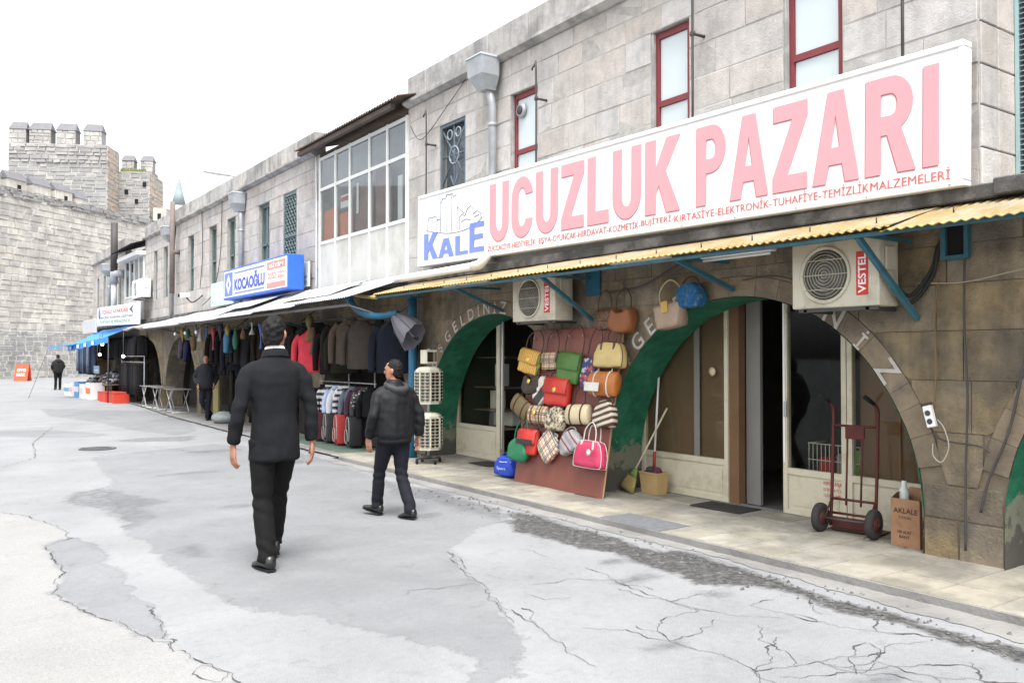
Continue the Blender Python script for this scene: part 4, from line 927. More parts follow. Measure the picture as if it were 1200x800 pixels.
# ---- rain hoppers with down pipes
def hopper(y, zt, zb, lab, x=6.30, s=1.0, dark=False, px_=6.425):
    t = thing('downpipe', lab, 'downpipe', (x+.1, y, zb), group='metal rain hoppers and down pipes')
    q = []
    for (w_, d_, z, yo) in ((.42, .34, 0, 0), (.44, .36, -.03, 0), (.42, .34, -.035, 0), (.40, .32, -.27, 0), (.24, .20, -.42, 0), (.22, .18, -.45, 0)):
        w_ *= s; d_ *= s
        q.append([(x+.18-d_, y-w_/2, zt+z), (x+.18, y-w_/2, zt+z), (x+.18, y+w_/2, zt+z), (x+.18-d_, y+w_/2, zt+z)])
    MB().loft(q, True, False).build('hopper', m_steel, t, world=True)
    mt = m_steel if not dark else M('rusty_pipe', (.16, .13, .12), .7, .25, 5, .1)
    MB().tube([(x+.10, y-.02, zt-.40), (px_, y-.02, zt-.62), (px_, y-.02, zb)], .062*s, 10).build('pipe', mt, t, world=True)
    for z in (zt-.9, zt-1.9):
        if z > zb+.1: MB().lathe([(.07*s, -.02), (.074*s, -.02), (.074*s, .02), (.07*s, .02)], 12, (px_, y-.02, z)).build('clip', m_steel, t, world=True)
hopper(9.66, 5.66, 2.9, 'grey metal rain hopper and down pipe left of the smallest red window', x=6.25, s=.88)
hopper(20.6, 5.55, 2.9, 'grey rain hopper and down pipe behind the blue and white shop sign', s=.9)
hopper(27.4, 5.58, 2.75, 'grey rain hopper and thick down pipe between the pale stone walls', s=1.0)
hopper(37.6, 5.33, 2.9, 'small rain hopper and pipe on the end building', s=1.05)
st = thing('stove_pipe', 'rusty stove pipe climbing above the roof beside the grey hopper', 'chimney pipe', (6.3, 26.75, 3.6))
MB().tube([(6.3, 26.75, 3.5), (6.3, 26.75, 6.25)], .075, 10).build('pipe', M('rusty_pipe', (.16, .13, .12), .7, .25, 5, .1), st, world=True)
MB().tube([(6.3, 26.75, 4.75), (6.5, 26.75, 4.75)], .075, 10).build('elbow', MATS['rusty_pipe'], st, world=True)
st = thing('stove_pipe', 'dark stove pipe rising over the roof of the end building', 'chimney pipe', (6.2, 35.3, 2.9))
MB().tube([(6.2, 35.3, 4.7), (6.2, 35.3, 6.7)], .13, 10).build('pipe', m_dsteel, st, world=True)
MB().tube([(6.2, 35.3, 4.4), (6.2, 35.3, 4.75), (6.5, 35.0, 4.75)], .17, 10).build('elbow', m_steel, st, world=True)
MB().tube([(6.2, 35.3, 3.4), (6.2, 35.3, 4.4)], .11, 10).build('lower_pipe', m_whsheet, st, world=True)
# ---- blue and white shop sign
ks = thing('shop_sign', 'blue and white box sign with a diamond emblem above the clothing shop', 'sign', (5.98, 20.45, 2.93), FAC)
m_bsg = M('sign_blue', (.035, .13, .60), .4, .05, 3, 0); m_fbl = M('sign_faded_blue', (.16, .22, .55), .5, .05, 3, 0); m_srd = M('sign_salmon', (.72, .26, .24), .5, .05, 3, 0)
KW, KH = 4.24, .70
MB().bbox(0, KW, 0, .34, 0, KH, .015).build('box', m_bsg, ks)
MB().box(.06, KW-.03, -.004, .002, .05, KH-.04).build('face', m_sign, ks)
MB().box(.12, .72, -.008, -.004, .08, KH-.08).build('emblem_field', m_fbl, ks)
dm = MB().addvf([(.42, -.011, .12), (.62, -.011, .35), (.42, -.011, .58), (.22, -.011, .35)], [(0, 1, 2, 3)]).build('emblem', m_sign, ks)
MB().addvf([(.42, -.014, .26), (.50, -.014, .35), (.42, -.014, .44), (.34, -.014, .35)], [(0, 1, 2, 3)]).build('emblem_centre', m_fbl, ks)
add('lettering', text_me('KOCAOĞLU', 2.05, .36, .045, .004), M('sign_letter_blue', (.07, .11, .45), .5), ks, loc=(.86, -.005, .17))
for z in (.10, .56): MB().box(.86, 2.9, -.008, -.004, z, z+.035).build('rule', m_fbl, ks)
for z0, z1 in ((.08, .19), (.46, .62)): MB().box(3.05, 4.12, -.008, -.004, z0, z1).build('red_panel', m_srd, ks)
add('lettering', text_me('GİYİM', .8, .10, .02, .003), m_sign, ks, loc=(3.2, -.009, .49))
add('lettering', text_me('0352 222', .95, .14, .02, .003), m_srd, ks, loc=(3.1, -.006, .26))
ls = thing('shop_board', 'pale turquoise shop board left of the blue box sign', 'sign', (6.3, 22.66, 2.89), FAC)
MB().bbox(0, 1.82, 0, .05, 0, .60, .006).build('board', M('pale_turquoise', (.50, .66, .68), .5, .08, 3, .02), ls)
for k, (z, w_) in enumerate(((.36, 1.4), (.14, 1.2))): add('lettering', text_me('ÇEYİZ EVİ' if k == 0 else 'KUNDURA', w_, .14, .01, .002), m_white, ls, loc=(.2, -.001, z))
ls = thing('shop_board', 'small pale notice board right of the blue box sign', 'sign', (6.4, 16.66, 3.0), FAC)
MB().bbox(0, .46, 0, .04, 0, .50, .005).build('board', M('pale_board', (.60, .68, .70), .5, .06, 3, .02), ls)
MB().box(.05, .40, -.003, .001, .06, .13).box(.05, .40, -.003, .001, .18, .22).build('print', M('grey_print', (.30, .36, .40), .6), ls)
# ---- far white board
fs = thing('shop_sign', 'white shop board with red and dark lettering near the end of the row', 'sign', (6.0, 37.6, 2.83), rot=(0, .02, FAC))
MB().bbox(0, 7.4, 0, .12, 0, .72, .01).build('board', m_sign, fs)
m_far1 = M('far_red_letter', (.45, .12, .12), .6); m_far2 = M('far_dark_letter', (.12, .13, .16), .6)
add('lettering', text_me('İÇKALE AYAKKABI', 4.9, .22, .015, .004), m_far1, fs, loc=(1.1, -.001, .42))
add('lettering', text_me('HER ÇEŞİT KUNDURA ÇEŞİTLERİ', 6.2, .12, .01, .004), m_far2, fs, loc=(.6, -.001, .25))
add('lettering', text_me('TOPTAN VE PERAKENDE', 5.8, .11, .01, .004), M('far_green_letter', (.16, .30, .20), .6), fs, loc=(.6, -.001, .09))
MB().lathe([(.20, 0), (.22, -.006), (.10, -.008)], 16, (.5, 0, .50), axis='y').build('emblem', m_bluetx, fs)
MB().addvf([(6.2, -.004, .52), (6.9, -.004, .68), (6.7, -.004, .52), (6.95, -.004, .36)], [(0, 1, 2), (0, 2, 3)]).build('emblem', m_far2, fs)
fw = thing('sheet_panel', 'plain white sheet panel beside the far shop board', 'panel', (6.0, 41.2, 2.6), FAC)
MB().bbox(0, 3.2, 0, .06, 0, .55, .01).build('panel', m_whsheet, fw); MB().box(0, 3.2, -.02, .08, -.04, 0).build('edge', m_steel, fw)
# ---- camera
cc = thing('security_camera', 'white security camera on a bracket above the awning', 'camera', (6.48, 24.3, 3.25))
MB().bbox(6.0, 6.22, 24.35, 24.75, 3.24, 3.36, .02, 2).build('body', m_white, cc, world=True)
MB().tube(spline([(6.15, 24.5, 3.24), (6.25, 24.3, 3.1), (6.4, 24.2, 3.2), (6.5, 24.2, 3.3)], 4), .02, 6).build('bracket', m_dsteel, cc, world=True)
MB().lathe([(.05, 0), (.05, -.03), (.03, -.035)], 10, (6.0, 24.65, 3.30), axis='x').build('lens', m_black, cc, world=True)
# cables drooping on the walls
def cable(pts, r_, lab, mat=None, nm='cable'):
    o = MB().tube(spline(pts, 6), r_, 5).build(nm, mat or m_dsteel); return tag(o, lab, 'cable')
cable([(6.48, 12.1, 5.3), (6.47, 11.7, 5.0), (6.47, 10.9, 5.35), (6.47, 10.4, 5.6)], .006, 'thin cable slanting up the wall above the barred window')
cable([(6.47, 22.3, 5.6), (6.46, 22.4, 4.2), (6.45, 23.0, 3.3), (6.4, 23.8, 3.0)], .010, 'cable hanging down the pale stone wall to the awning')
cable([(6.47, 24.2, 5.6), (6.47, 24.1, 4.4), (6.46, 24.3, 3.5)], .010, 'dark cable running down the wall to the security camera')
cable([(6.47, 16.0, 5.6), (6.46, 15.95, 4.2), (6.47, 15.97, 2.9)], .012, 'white conduit beside the glazed bay', m_white)
cable([(6.44, 7.3, 2.33), (6.40, 6.7, 2.36), (6.38, 6.2, 2.52), (6.36, 5.9, 2.56)], .012, 'black cable strung along the wall behind the hanging bags')
cable([(6.47, 5.4, 2.33), (6.46, 5.0, 2.34), (6.45, 4.6, 2.22)], .006, 'thin cable crossing the wall left of the right air conditioner')
cable([(6.46, 3.29, 2.45), (6.455, 3.30, 1.9), (6.465, 3.285, 1.3), (6.46, 3.30, .75), (6.465, 3.31, .15)], .009, 'dark cable running straight down the middle of the right pier')
cable([(6.46, 3.50, 2.2), (6.45, 3.52, 1.9), (6.46, 3.52, 1.5), (6.44, 3.53, 1.2)], .008, 'brown twisted wire feeding the hanging socket', M('brown_wire', (.16, .11, .06), .7))
cable([(6.47, 2.85, 1.75), (6.46, 2.98, 1.1), (6.465, 3.13, .72), (6.47, 3.2, .45)], .011, 'black cable curving down beside the green arch at the right edge')
cable([(6.46, 3.66, 2.18), (6.45, 3.3, 2.16), (6.44, 2.9, 2.22), (6.43, 2.4, 2.3)], .005, 'pale string stretched across the right pier', M('pale_string', (.36, .32, .24), .8))
cable([(6.46, 3.53, 1.0), (6.455, 3.45, .96), (6.46, 3.2, .94), (6.465, 3.13, .90)], .007, 'short cable crossing the pier below the socket')
sk = thing('hanging_socket', 'white double socket hanging on the wires of the right pier', 'socket', (6.42, 3.53, 1.06), rot=(R(0), R(0), FAC))
MB().bbox(-.035, .035, -.02, .02, 0, .17, .006).build('body', m_white, sk)
MB().bbox(-.036, .036, -.022, .022, .168, .19, .004).build('cap', m_dsteel, sk)
for z in (.045, .11): MB().lathe([(.022, -.0205), (.022, -.024), (.012, -.0245), (.010, -.021)], 12, (0, 0, z), axis='y').build('outlet', m_dsteel, sk)
sk.rotation_euler = (0, R(-14), FAC)
cable([(6.42, 3.49, 1.12), (6.40, 3.43, 1.06), (6.41, 3.40, .92), (6.42, 3.46, .80), (6.43, 3.53, .84), (6.44, 3.54, .93)], .0045, 'white flex looping out of the hanging socket', M('flex_white', (.42, .40, .34), .6))
# ---- painted welcome lettering on the arch rings
MID = offset_curve(FULL, RINGW*.5)
def arch_text(c, items, size):
    root = thing('painted_lettering', 'white painted welcome lettering curving over the %s arch' % ('left' if c > 8 else 'big right'), 'lettering', (XF-.01, c, 2.2))
    L = [0]
    for i in range(len(MID)-1): L.append(L[-1]+(Vector(MID[i+1])-Vector(MID[i])).length)
    T = L[-1]
    for ch, f in items:
        s = f*T
        for i in range(len(L)-1):
            if L[i+1] >= s: break
        t = (s-L[i])/(L[i+1]-L[i]); p = Vector(MID[i]).lerp(Vector(MID[i+1]), t); d = (Vector(MID[i+1])-Vector(MID[i])).normalized()
        ang = math.atan2(d.y, -d.x)      # reading direction along local x (= -Y)
        me = text_me(ch, None, size, .012, .002); w_ = max(v.co.x for v in me.vertices)
        for v in me.vertices:
            x, z = v.co.x-w_/2, v.co.z-size/2
            v.co = (x*math.cos(ang)-z*math.sin(ang), v.co.y, x*math.sin(ang)+z*math.cos(ang))
        o = add('letter', me, m_lett, None, loc=(XF-.0105, c+p.x, p.y), rot=(0, 0, FAC)); adopt(o, root, True)
arch_text(5.53, [('H', .17), ('O', .205), ('Ş', .245), ('G', .285), ('E', .322), ('L', .357), ('D', .395), ('İ', .625), ('N', .67), ('İ', .72), ('Z', .77)], .185)
arch_text(9.75, [('H', .20), ('O', .235), ('Ş', .275), ('G', .315), ('E', .352), ('L', .385), ('D', .42), ('İ', .45), ('N', .48), ('İ', .51), ('Z', .54)], .165)

# ---- shopfronts in the two arches
m_brownb = M('brown_board', (.20, .145, .105), .7, .15, 2, .05); m_greyp = M('grey_door_panel', (.19, .185, .17), .6, .1, 3, .03)
m_shopg = glass('shop_glass', (.86, .85, .80), .03, 1.25)
def panel_front(t, x0, x1, zt=2.16, rail=.42, name='window_panel', glaz=True, slats=False):
    """cream timber bay: boarded foot, glass above"""
    p = MB().box(x0, x0+.05, 0, .06, 0, zt).box(x1-.05, x1, 0, .06, 0, zt).box(x0+.05, x1-.05, .002, .058, rail-.03, rail+.03).box(x0+.05, x1-.05, .002, .058, 0, .05).build(name, m_cream_w, t)
    MB().box(x0+.05, x1-.05, .02, .04, .05, rail-.03).build('foot_panel', m_cream_w, p)
    MB().box(x0+.09, x1-.09, .012, .02, .09, rail-.07).build('raised_field', m_cream_w, p)
    MB().box(x0+.05, x1-.05, .025, .031, rail+.03, zt).build('pane', m_shopg, p)
    return p
s1 = thing('shopfront', 'cream timber and glass shopfront standing open inside the big right arch', 'shopfront', (7.06, 5.53, PZ), FAC)
panel_front(s1, -1.88, -.57)
MB().box(-1.83, -.62, .06, .07, 0, 2.15).build('brown_blind', m_brownb, s1)
MB().box(-1.06, -.98, .012, .02, .45, 2.15).build('glazing_bar', m_greyp, s1)
MB().lathe([(.045, 0), (.05, -.004), (.02, -.006)], 14, (-.80, .02, 1.38), axis='y').build('round_sticker', M('cream_sticker', (.6, .5, .32), .6), s1)
MB().box(-.565, -.44, .02, .12, 0, 2.15).build('jamb', M('brown_jamb', (.15, .085, .045), .6, .15, 4, .04), s1)
MB().box(-.44, -.26, .14, .18, 0, 2.15).build('inner_door', m_greyp, s1)
dr_ = panel_front(s1, .13, .83, name='door')
MB().box(.14, .16, -.01, 0, .5, 2.1).build('door_edge', m_white, dr_)
MB().bbox(.16, .19, -.03, -.002, .95, 1.1, .004).build('handle', m_steel, dr_)
for k, w_ in enumerate((.2, .21, .22)): add('notice_print', text_me(('KIRKLARA', 'DİKKAT 15', 'GİRİLMEZ')[k], w_, .035, .015, .001), m_redtx, dr_, loc=(.58, .011, .33-k*.055))
panel_front(s1, .84, 1.90)
MB().box(.9, 1.86, .12, .13, .30, 2.1).build('brown_blind', M('cardboard_brown', (.20, .13, .09), .8, .15, 2, .05), s1)
for x in (1.28, 1.46): MB().box(x, x+.02, .105, .118, .45, 1.3).build('packing_tape', M('tape_brown', (.25, .13, .05), .5), s1)
MB().box(-1.85, 1.85, .0, .06, 2.165, 2.2).build('head_rail', m_white, s1)
MB().box(-1.88, 1.9, -.04, .07, -.02, .004).build('sill', m_conc, s1)
# wire basket seen through the door
wb = thing('wire_basket', 'white wire basket of goods behind the glass of the right door', 'basket', (7.35, 4.98, .42), FAC)
b_ = MB()
for k in range(15): b_.tube([(-.33+k*.047, 0, 0), (-.33+k*.047, 0, .32)], .004, 4)
for z in (0, .16, .32): b_.tube([(-.34, 0, z), (.34, 0, z)], .005, 4)
for x in (-.34, .34): b_.tube([(x, 0, .32), (x, .35, .32), (x, .35, 0), (x, 0, 0)], .005, 4)
b_.build('wires', m_white, wb)
MB().box(-.36, .36, .02, .36, -.36, -.012).build('stand', m_greyp, wb)
for k, (x, c) in enumerate(((-.2, (.4, .03, .03)), (0, (.3, .3, .32)), (.2, (.15, .35, .06)))):
    tag(MB().bbox(7.42, 7.6, 4.98-x-.08, 4.98-x+.08, .435, .60+.05*k, .02).build('packet', M('packet%d' % k, c, .5)), ('red', 'grey', 'green')[k]+' packet lying in the wire basket', 'packet')
# left arch
s2 = thing('shopfront', 'cream timber shopfront with open doorway inside the left arch', 'shopfront', (7.06, 9.75, PZ), FAC)
panel_front(s2, -1.88, -.69, rail=.47)
MB().box(-.69, -.62, -.02, .06, 0, 2.2).build('door_post', m_cream_w, s2)
MB().tube([(-.52, -.05, .2), (-.50, -.05, 2.1)], .012, 6).build('pull_rod', m_white, s2)
panel_front(s2, .55, 1.88, rail=.47)
MB().box(.55, 1.88, .10, .12, 0, 2.15).build('brown_blind', m_brownb, s2)
MB().box(-1.85, 1.85, 0, .06, 2.205, 2.23).build('head_rail', m_cream_w, s2)
MB().box(-1.88, 1.9, -.04, .07, -.02, .004).build('sill', m_conc, s2)
for k, (x, z, w_, h_) in enumerate(((-1.05, 1.15, .18, .34), (-1.25, .80, .22, .28), (-.98, .55, .3, .22), (-1.35, .53, .18, .2))):
    tag(MB().bbox(7.30+.06*k, 7.45+.06*k, 9.75-x-w_/2, 9.75-x+w_/2, z, z+h_, .008).build('carton', M('white_carton', (.5, .5, .46), .7, .1, 3, .03)), ('tall white carton on the highest shelf behind the left window', 'white carton in the middle behind the left window', 'wide white carton low behind the left window', 'small white carton at the left behind the left window')[k], 'carton')
sf = thing('shelf', 'dark shelving behind the left arch window', 'shelf', (7.5, 10.8, .05))
for z in (.52, .79, 1.14, 1.6): MB().box(7.25, 7.75, 10.5, 11.4, z-.02, z-.003).build('board', m_brownb, sf, world=True)
for y in (10.5, 11.38): MB().box(7.72, 7.75, y, y+.03, .05, 2.0).build('upright', m_dsteel, sf, world=True)
MB().bbox(7.4, 7.8, 10.0, 10.35, .06, .75, .01).build('counter', M('counter_grey', (.2, .18, .15), .6), sf, world=True)
# door mats
for (x, y, w_, d_, a, lab) in ((6.78, 5.9, .62, .36, .06, 'black rubber door mat in front of the open shop door'), (6.75, 10.25, .5, .34, .0, 'dark door mat by the left arch doorway')):
    o = MB().bbox(-d_/2, d_/2, -w_/2, w_/2, 0, .012, .004).build('door_mat', M('mat_black', (.035, .035, .033), .95, .3, 30, .5), None, loc=(x, y, PZ+.004), rot=(0, 0, a)); tag(o, lab, 'door mat')

# ================================================================ HANDBAGS
def pat(name, kind, cols, sc=1.0, rot=0.0, rough=.6):
    """patterned cloth in the object's own coordinates"""
    if name in MATS: return MATS[name]
    m = bpy.data.materials.new(name); m.use_nodes = True; N = m.node_tree.nodes; L = m.node_tree.links; b = N['Principled BSDF']; b.inputs['Roughness'].default_value = rough
    tc = N.new('ShaderNodeTexCoord'); mp = N.new('ShaderNodeMapping'); L.new(tc.outputs['Object'], mp.inputs['Vector']); mp.inputs['Rotation'].default_value = (0, rot, 0); mp.inputs['Scale'].default_value = (sc, sc, sc)
    sp = N.new('ShaderNodeSeparateXYZ'); L.new(mp.outputs[0], sp.inputs[0])
    def band(sock, lo, hi, ph=0):
        a = N.new('ShaderNodeMath'); a.operation = 'ADD'; a.inputs[1].default_value = ph; L.new(sock, a.inputs[0])
        f = N.new('ShaderNodeMath'); f.operation = 'FRACT'; L.new(a.outputs[0], f.inputs[0])
        g = N.new('ShaderNodeMath'); g.operation = 'COMPARE'; g.inputs[1].default_value = (lo+hi)/2; g.inputs[2].default_value = (hi-lo)/2; L.new(f.outputs[0], g.inputs[0]); return g.outputs[0]
    def mix(f, a, c, op='MIX'):
        x = N.new('ShaderNodeMixRGB'); x.blend_type = op; L.new(f, x.inputs[0]); 
        if isinstance(a, tuple): x.inputs[1].default_value = (*a, 1)
        else: L.new(a, x.inputs[1])
        x.inputs[2].default_value = (*c, 1); return x.outputs[0]
    X, Z = sp.outputs['X'], sp.outputs['Z']
    if kind == 'plaid':
        cur = mix(band(X, .0, .12), cols[0], cols[1]); cur = mix(band(X, .2, .3), cur, cols[1]); cur = mix(band(X, .62, .68), cur, cols[2])
        cur = mix(band(Z, .0, .12), cur, cols[1]); cur = mix(band(Z, .2, .3), cur, cols[1]); cur = mix(band(Z, .62, .68), cur, cols[2])
    elif kind == 'stripe':
        cur = mix(band(X, .0, .33), cols[0], cols[1]); cur = mix(band(X, .6, .75), cur, cols[2])
    elif kind == 'hstripe':
        cur = mix(band(Z, .0, .5), cols[0], cols[1])
    elif kind == 'blob':
        nz = N.new('ShaderNodeTexNoise'); nz.inputs['Scale'].default_value = 1; nz.inputs['Detail'].default_value = 2; L.new(mp.outputs[0], nz.inputs['Vector'])
        r_ = N.new('ShaderNodeValToRGB'); r_.color_ramp.interpolation = 'CONSTANT'; e = r_.color_ramp.elements
        e[0].color = (*cols[0], 1); e[0].position = 0; e[1].position = .45; e[1].color = (*cols[1], 1)
        q = e.new(.52); q.color = (*cols[2], 1)
        if len(cols) > 3: q = e.new(.6); q.color = (*cols[3], 1)
        L.new(nz.outputs['Fac'], r_.inputs[0]); cur = r_.outputs[0]
    elif kind == 'cell':
        vz = N.new('ShaderNodeTexVoronoi'); vz.inputs['Scale'].default_value = 1; L.new(mp.outputs[0], vz.inputs['Vector'])
        s2 = N.new('ShaderNodeSeparateColor'); L.new(vz.outputs['Color'], s2.inputs[0])
        r_ = N.new('ShaderNodeValToRGB'); r_.color_ramp.interpolation = 'CONSTANT'; e = r_.color_ramp.elements
        e[0].color = (*cols[0], 1); e[1].position = .5; e[1].color = (*cols[1], 1); q = e.new(.7); q.color = (*cols[2], 1); q = e.new(.86); q.color = (*cols[3], 1)
        L.new(s2.outputs[0], r_.inputs[0]); cur = r_.outputs[0]
    nz = N.new('ShaderNodeTexNoise'); nz.inputs['Scale'].default_value = 40; L.new(tc.outputs['Object'], nz.inputs['Vector'])
    hs_ = N.new('ShaderNodeHueSaturation'); mr = N.new('ShaderNodeMapRange'); mr.inputs['To Min'].default_value = .75; mr.inputs['To Max'].default_value = 1.25
    L.new(nz.outputs['Fac'], mr.inputs['Value']); L.new(mr.outputs[0], hs_.inputs['Value']); L.new(cur, hs_.inputs['Color']); L.new(hs_.outputs[0], b.inputs['Base Color'])
    MATS[name] = m; return m
def leather(name, c, rough=.5): return M('leather_'+name, tuple(x*.78 for x in c), rough, .12, 9, .12, spec=.45, bscale=120)  # colours darkened evenly to carry the awning's shade on the bags
def chaikin(p, n=2):
    for _ in range(n):
        q = []
        for i in range(len(p)):
            a, b = p[i], p[(i+1) % len(p)]
            q += [(a[0]*.75+b[0]*.25, a[1]*.75+b[1]*.25), (a[0]*.25+b[0]*.75, a[1]*.25+b[1]*.75)]
        p = q
    return p
def pillow(poly, d, seed=0, amp=.012, ins=.90, y0=0.0):
    """soft body: outline in xz, depth d towards -y"""
    poly = chaikin(poly, 2); cx = sum(p[0] for p in poly)/len(poly); cz = sum(p[1] for p in poly)/len(poly); rings = []
    for f, s in ((0, ins-.25), (.0, ins), (.10, .95), (.28, 1), (.5, 1.01), (.72, 1), (.90, .95), (1, ins), (1.02, ins-.25), (1.03, .2)):
        rg = []
        for (x, z) in poly:
            p = Vector((cx+(x-cx)*s, y0-d*f, cz+(z-cz)*s)); nz = noise.noise(p*14+Vector((seed*3.1, 0, 0)))*amp
            dr = Vector((x-cx, 0, z-cz)); dr = dr.normalized() if dr.length > 0 else dr
            rg.append(tuple(p+dr*nz+Vector((0, noise.noise(p*11+Vector((0, seed, 5)))*amp, 0))))
        rings.append(rg)
    return MB().loft(rings)
BAGS = 'handbags on display outside the market'
def handle(par, x0, x1, z0, hh, y, r_, mat, nm='handle', lean=0.0):
    pts = spline([(x0, y, z0), (x0+.01+lean*.4, y, z0+hh*.62), ((x0+x1)/2+lean, y+.01, z0+hh), (x1-.01+lean*.4, y, z0+hh*.62), (x1, y, z0)], 5)
    return MB().tube(pts, r_, 6).build(nm, mat, par)
def bag(kind, lab, Y, v, W, Hh, D, mat, trim, tilt=0.0, seed=1, hh=.16, emblem=None, pos=None, piping=True):
    if pos is None: X_ = 6.12+v*.1687-.015; Z_ = .06+v*.9857; pos = (X_, Y, Z_)
    t = thing('handbag', lab, 'handbag', pos, group=BAGS, rot=(R(-9) if v else 0, tilt, FAC))
    if v: W, Hh, D, hh = W*1.12, Hh*1.10, D*.74, hh*1.05
    w2, h2 = W/2, Hh/2
    P = {'bowl': [(-w2, -h2*.85), (-w2*.88, -h2), (w2*.88, -h2), (w2, -h2*.85), (w2*.98, h2*.1), (w2*.75, h2*.85), (w2*.5, h2), (-w2*.5, h2), (-w2*.75, h2*.85), (-w2*.98, h2*.1)],
         'flap': [(-w2*.98, -h2*.86), (-w2*.86, -h2), (w2*.86, -h2), (w2*.98, -h2*.86), (w2*.96, h2*.9), (w2*.88, h2), (-w2*.88, h2), (-w2*.96, h2*.9)],
         'hobo': [(-w2, -h2*.6), (-w2*.5, -h2), (w2*.6, -h2), (w2, -h2*.5), (w2*.85, h2), (w2*.3, h2*.45), (-w2*.3, h2*.4), (-w2*.75, h2*.8)],
         'tote': [(-w2*.88, -h2*.88), (-w2*.74, -h2), (w2*.74, -h2), (w2*.88, -h2*.88), (w2, h2*.9), (w2*.93, h2), (-w2*.93, h2), (-w2, h2*.9)],
         'sack': [(-w2*.9, -h2*.8), (-w2*.7, -h2), (w2*.7, -h2), (w2*.95, -h2*.75), (w2, -h2*.1), (w2*.62, h2*.8), (w2*.2, h2), (-w2*.4, h2*.9), (-w2*.85, h2*.3)],
         'diamond': [(0, -h2), (w2*.5, -h2*.62), (w2, 0), (w2*.35, h2*.7), (0, h2), (-w2*.4, h2*.72), (-w2, 0), (-w2*.5, -h2*.62)]}
    if kind in P:
        body = pillow(P[kind], D, seed).build('body', mat, t); top = h2
    else:   # barrel
        n = 16; rings = []
        for x, s in ((-w2, .2), (-w2, .86), (-w2*.94, .98), (-w2*.5, 1.02), (0, 1.0), (w2*.5, 1.02), (w2*.94, .98), (w2, .86), (w2, .2)):
            rings.append([(x, -D/2+D/2*s*math.cos(2*math.pi*k/n)*1.0, h2*s*math.sin(2*math.pi*k/n)+noise.noise(Vector((x*9, k, seed)))*.005) for k in range(n)])
        body = MB().loft(rings).build('body', mat, t); top = h2*.8
    if kind == 'bowl':
        for s, y in ((1.0, -D*.16), (1.0, -D*.84)):
            pl = chaikin(P['bowl'], 2); MB().tube([(a*1.005, y, b*1.01) for a, b in pl]+[(pl[0][0]*1.005, y, pl[0][1]*1.01)], .005, 5).build('piping', trim, body)
        handle(t, -w2*.42, w2*.42, top*.85, hh, -D*.25, .007, trim); handle(t, -w2*.42, w2*.42, top*.85, hh*.9, -D*.8, .007, trim)
        for x in (-w2*.42, w2*.42): MB().bbox(x-.018, x+.018, -D*1.05, -D*.9, top*.35, top*.95, .004).build('handle_tab', trim, t)
    elif kind == 'barrel':
        for x in (-w2*.5, w2*.5):
            MB().tube([(x, -D/2+(D/2+.004)*math.cos(a*.4), (h2+.004)*math.sin(a*.4)) for a in range(17)], .010, 5).build('band', trim, body)
        handle(t, -w2*.5, w2*.5, top, hh, -D*.5, .007, trim)
    elif kind in ('flap', 'tote'):
        if kind == 'flap':
            MB().loft([[(x, y, z) for x in (-w2*.97, w2*.97)]+[(x, y-.008, z) for x in (w2*.97, -w2*.97)] for (y, z) in ((-D*.1, h2*1.02), (-D*.6, h2*1.05), (-D*1.05, h2*.8), (-D*1.10, 0.0), (-D*1.09, -h2*.15))], True, True).build('flap', mat, t)
        handle(t, -w2*.8, w2*.8, top*.9, hh, -D*.4, .008, trim, 'strap')
    else:
        handle(t, -w2*.6, w2*.6, top*.5, hh, -D*.5, .009, trim, 'strap')
    if emblem:
        MB().lathe([(.03, 0), (.032, -.006), (.015, -.009)], 14, (0, -D*1.1-.004, 0.02), axis='y').build('clasp', emblem, t)
    return t
brd = thing('display_board', 'reddish brown board leaning on the pier and hung with handbags', 'board', (6.12, 7.87, PZ), FAC)
brd.rotation_euler = (R(-9.71), 0, FAC)
MB().bbox(-.83, .83, 0, .02, 0, 1.90, .003).build('panel', M('mahogany_board', (.17, .055, .04), .45, .2, 3, .05, c2=(.13, .045, .035), cov=.4, s2=2, stretch=(1, 1, .3), spec=.4), brd)
MB().box(.8305, .836, .001, .019, 0, 1.90).build('pale_edge', M('pale_wood_edge', (.36, .24, .13), .7, .1, 5, .05), brd)
gk = []
for (x, z) in [(-.75, 1.78), (-.4, 1.8), (-.05, 1.8), (.2, 1.8), (.55, 1.76), (-.4, 1.3), (.1, 1.25), (.6, 1.3), (-.5, .98), (0, .98), (.4, .98), (-.4, .7), (.3, .7)]:
    MB().tube([(x, 0, z), (x, -.05, z), (x, -.055, z+.02)], .004, 5).build('hook', m_steel, brd)
gold = M('gold_clasp', (.75, .55, .12), .3, .1, 5, 0, metal=.6)
black_l = leather('black', (.02, .02, .022)); brown_l = leather('brown', (.10, .045, .02)); cream_l = leather('cream', (.66, .56, .36)); white_l = leather('white', (.68, .66, .62))
plaid = pat('beige_plaid_cloth', 'plaid', [(.48, .38, .25), (.09, .07, .06), (.38, .08, .06)], 9); plaid45 = pat('pale_plaid_cloth', 'plaid', [(.58, .50, .36), (.12, .11, .13), (.45, .10, .08)], 8, R(45))
bag('flap', 'yellow and orange striped shoulder bag at the top left of the board', 8.62, 1.49, .36, .27, .11, pat('sunny_stripes', 'stripe', [(.62, .36, .06), (.50, .20, .04), (.15, .22, .06)], 14), brown_l, .18, 1, .26, gold)
bag('hobo', 'dark brown slouchy bag with a round gold clasp below the striped bag', 8.52, 1.22, .34, .26, .12, leather('dark_brown', (.035, .022, .016)), brown_l, .05, 2, .14, gold)
bag('flap', 'small beige plaid flap bag beside the green bag', 8.22, 1.50, .26, .20, .08, plaid, brown_l, -.02, 3, .28)
bag('flap', 'plain grass green flap bag in the top row of the board', 7.82, 1.42, .36, .33, .11, leather('green', (.075, .19, .035)), leather('maroon', (.13, .03, .03)), .10, 4, .34)
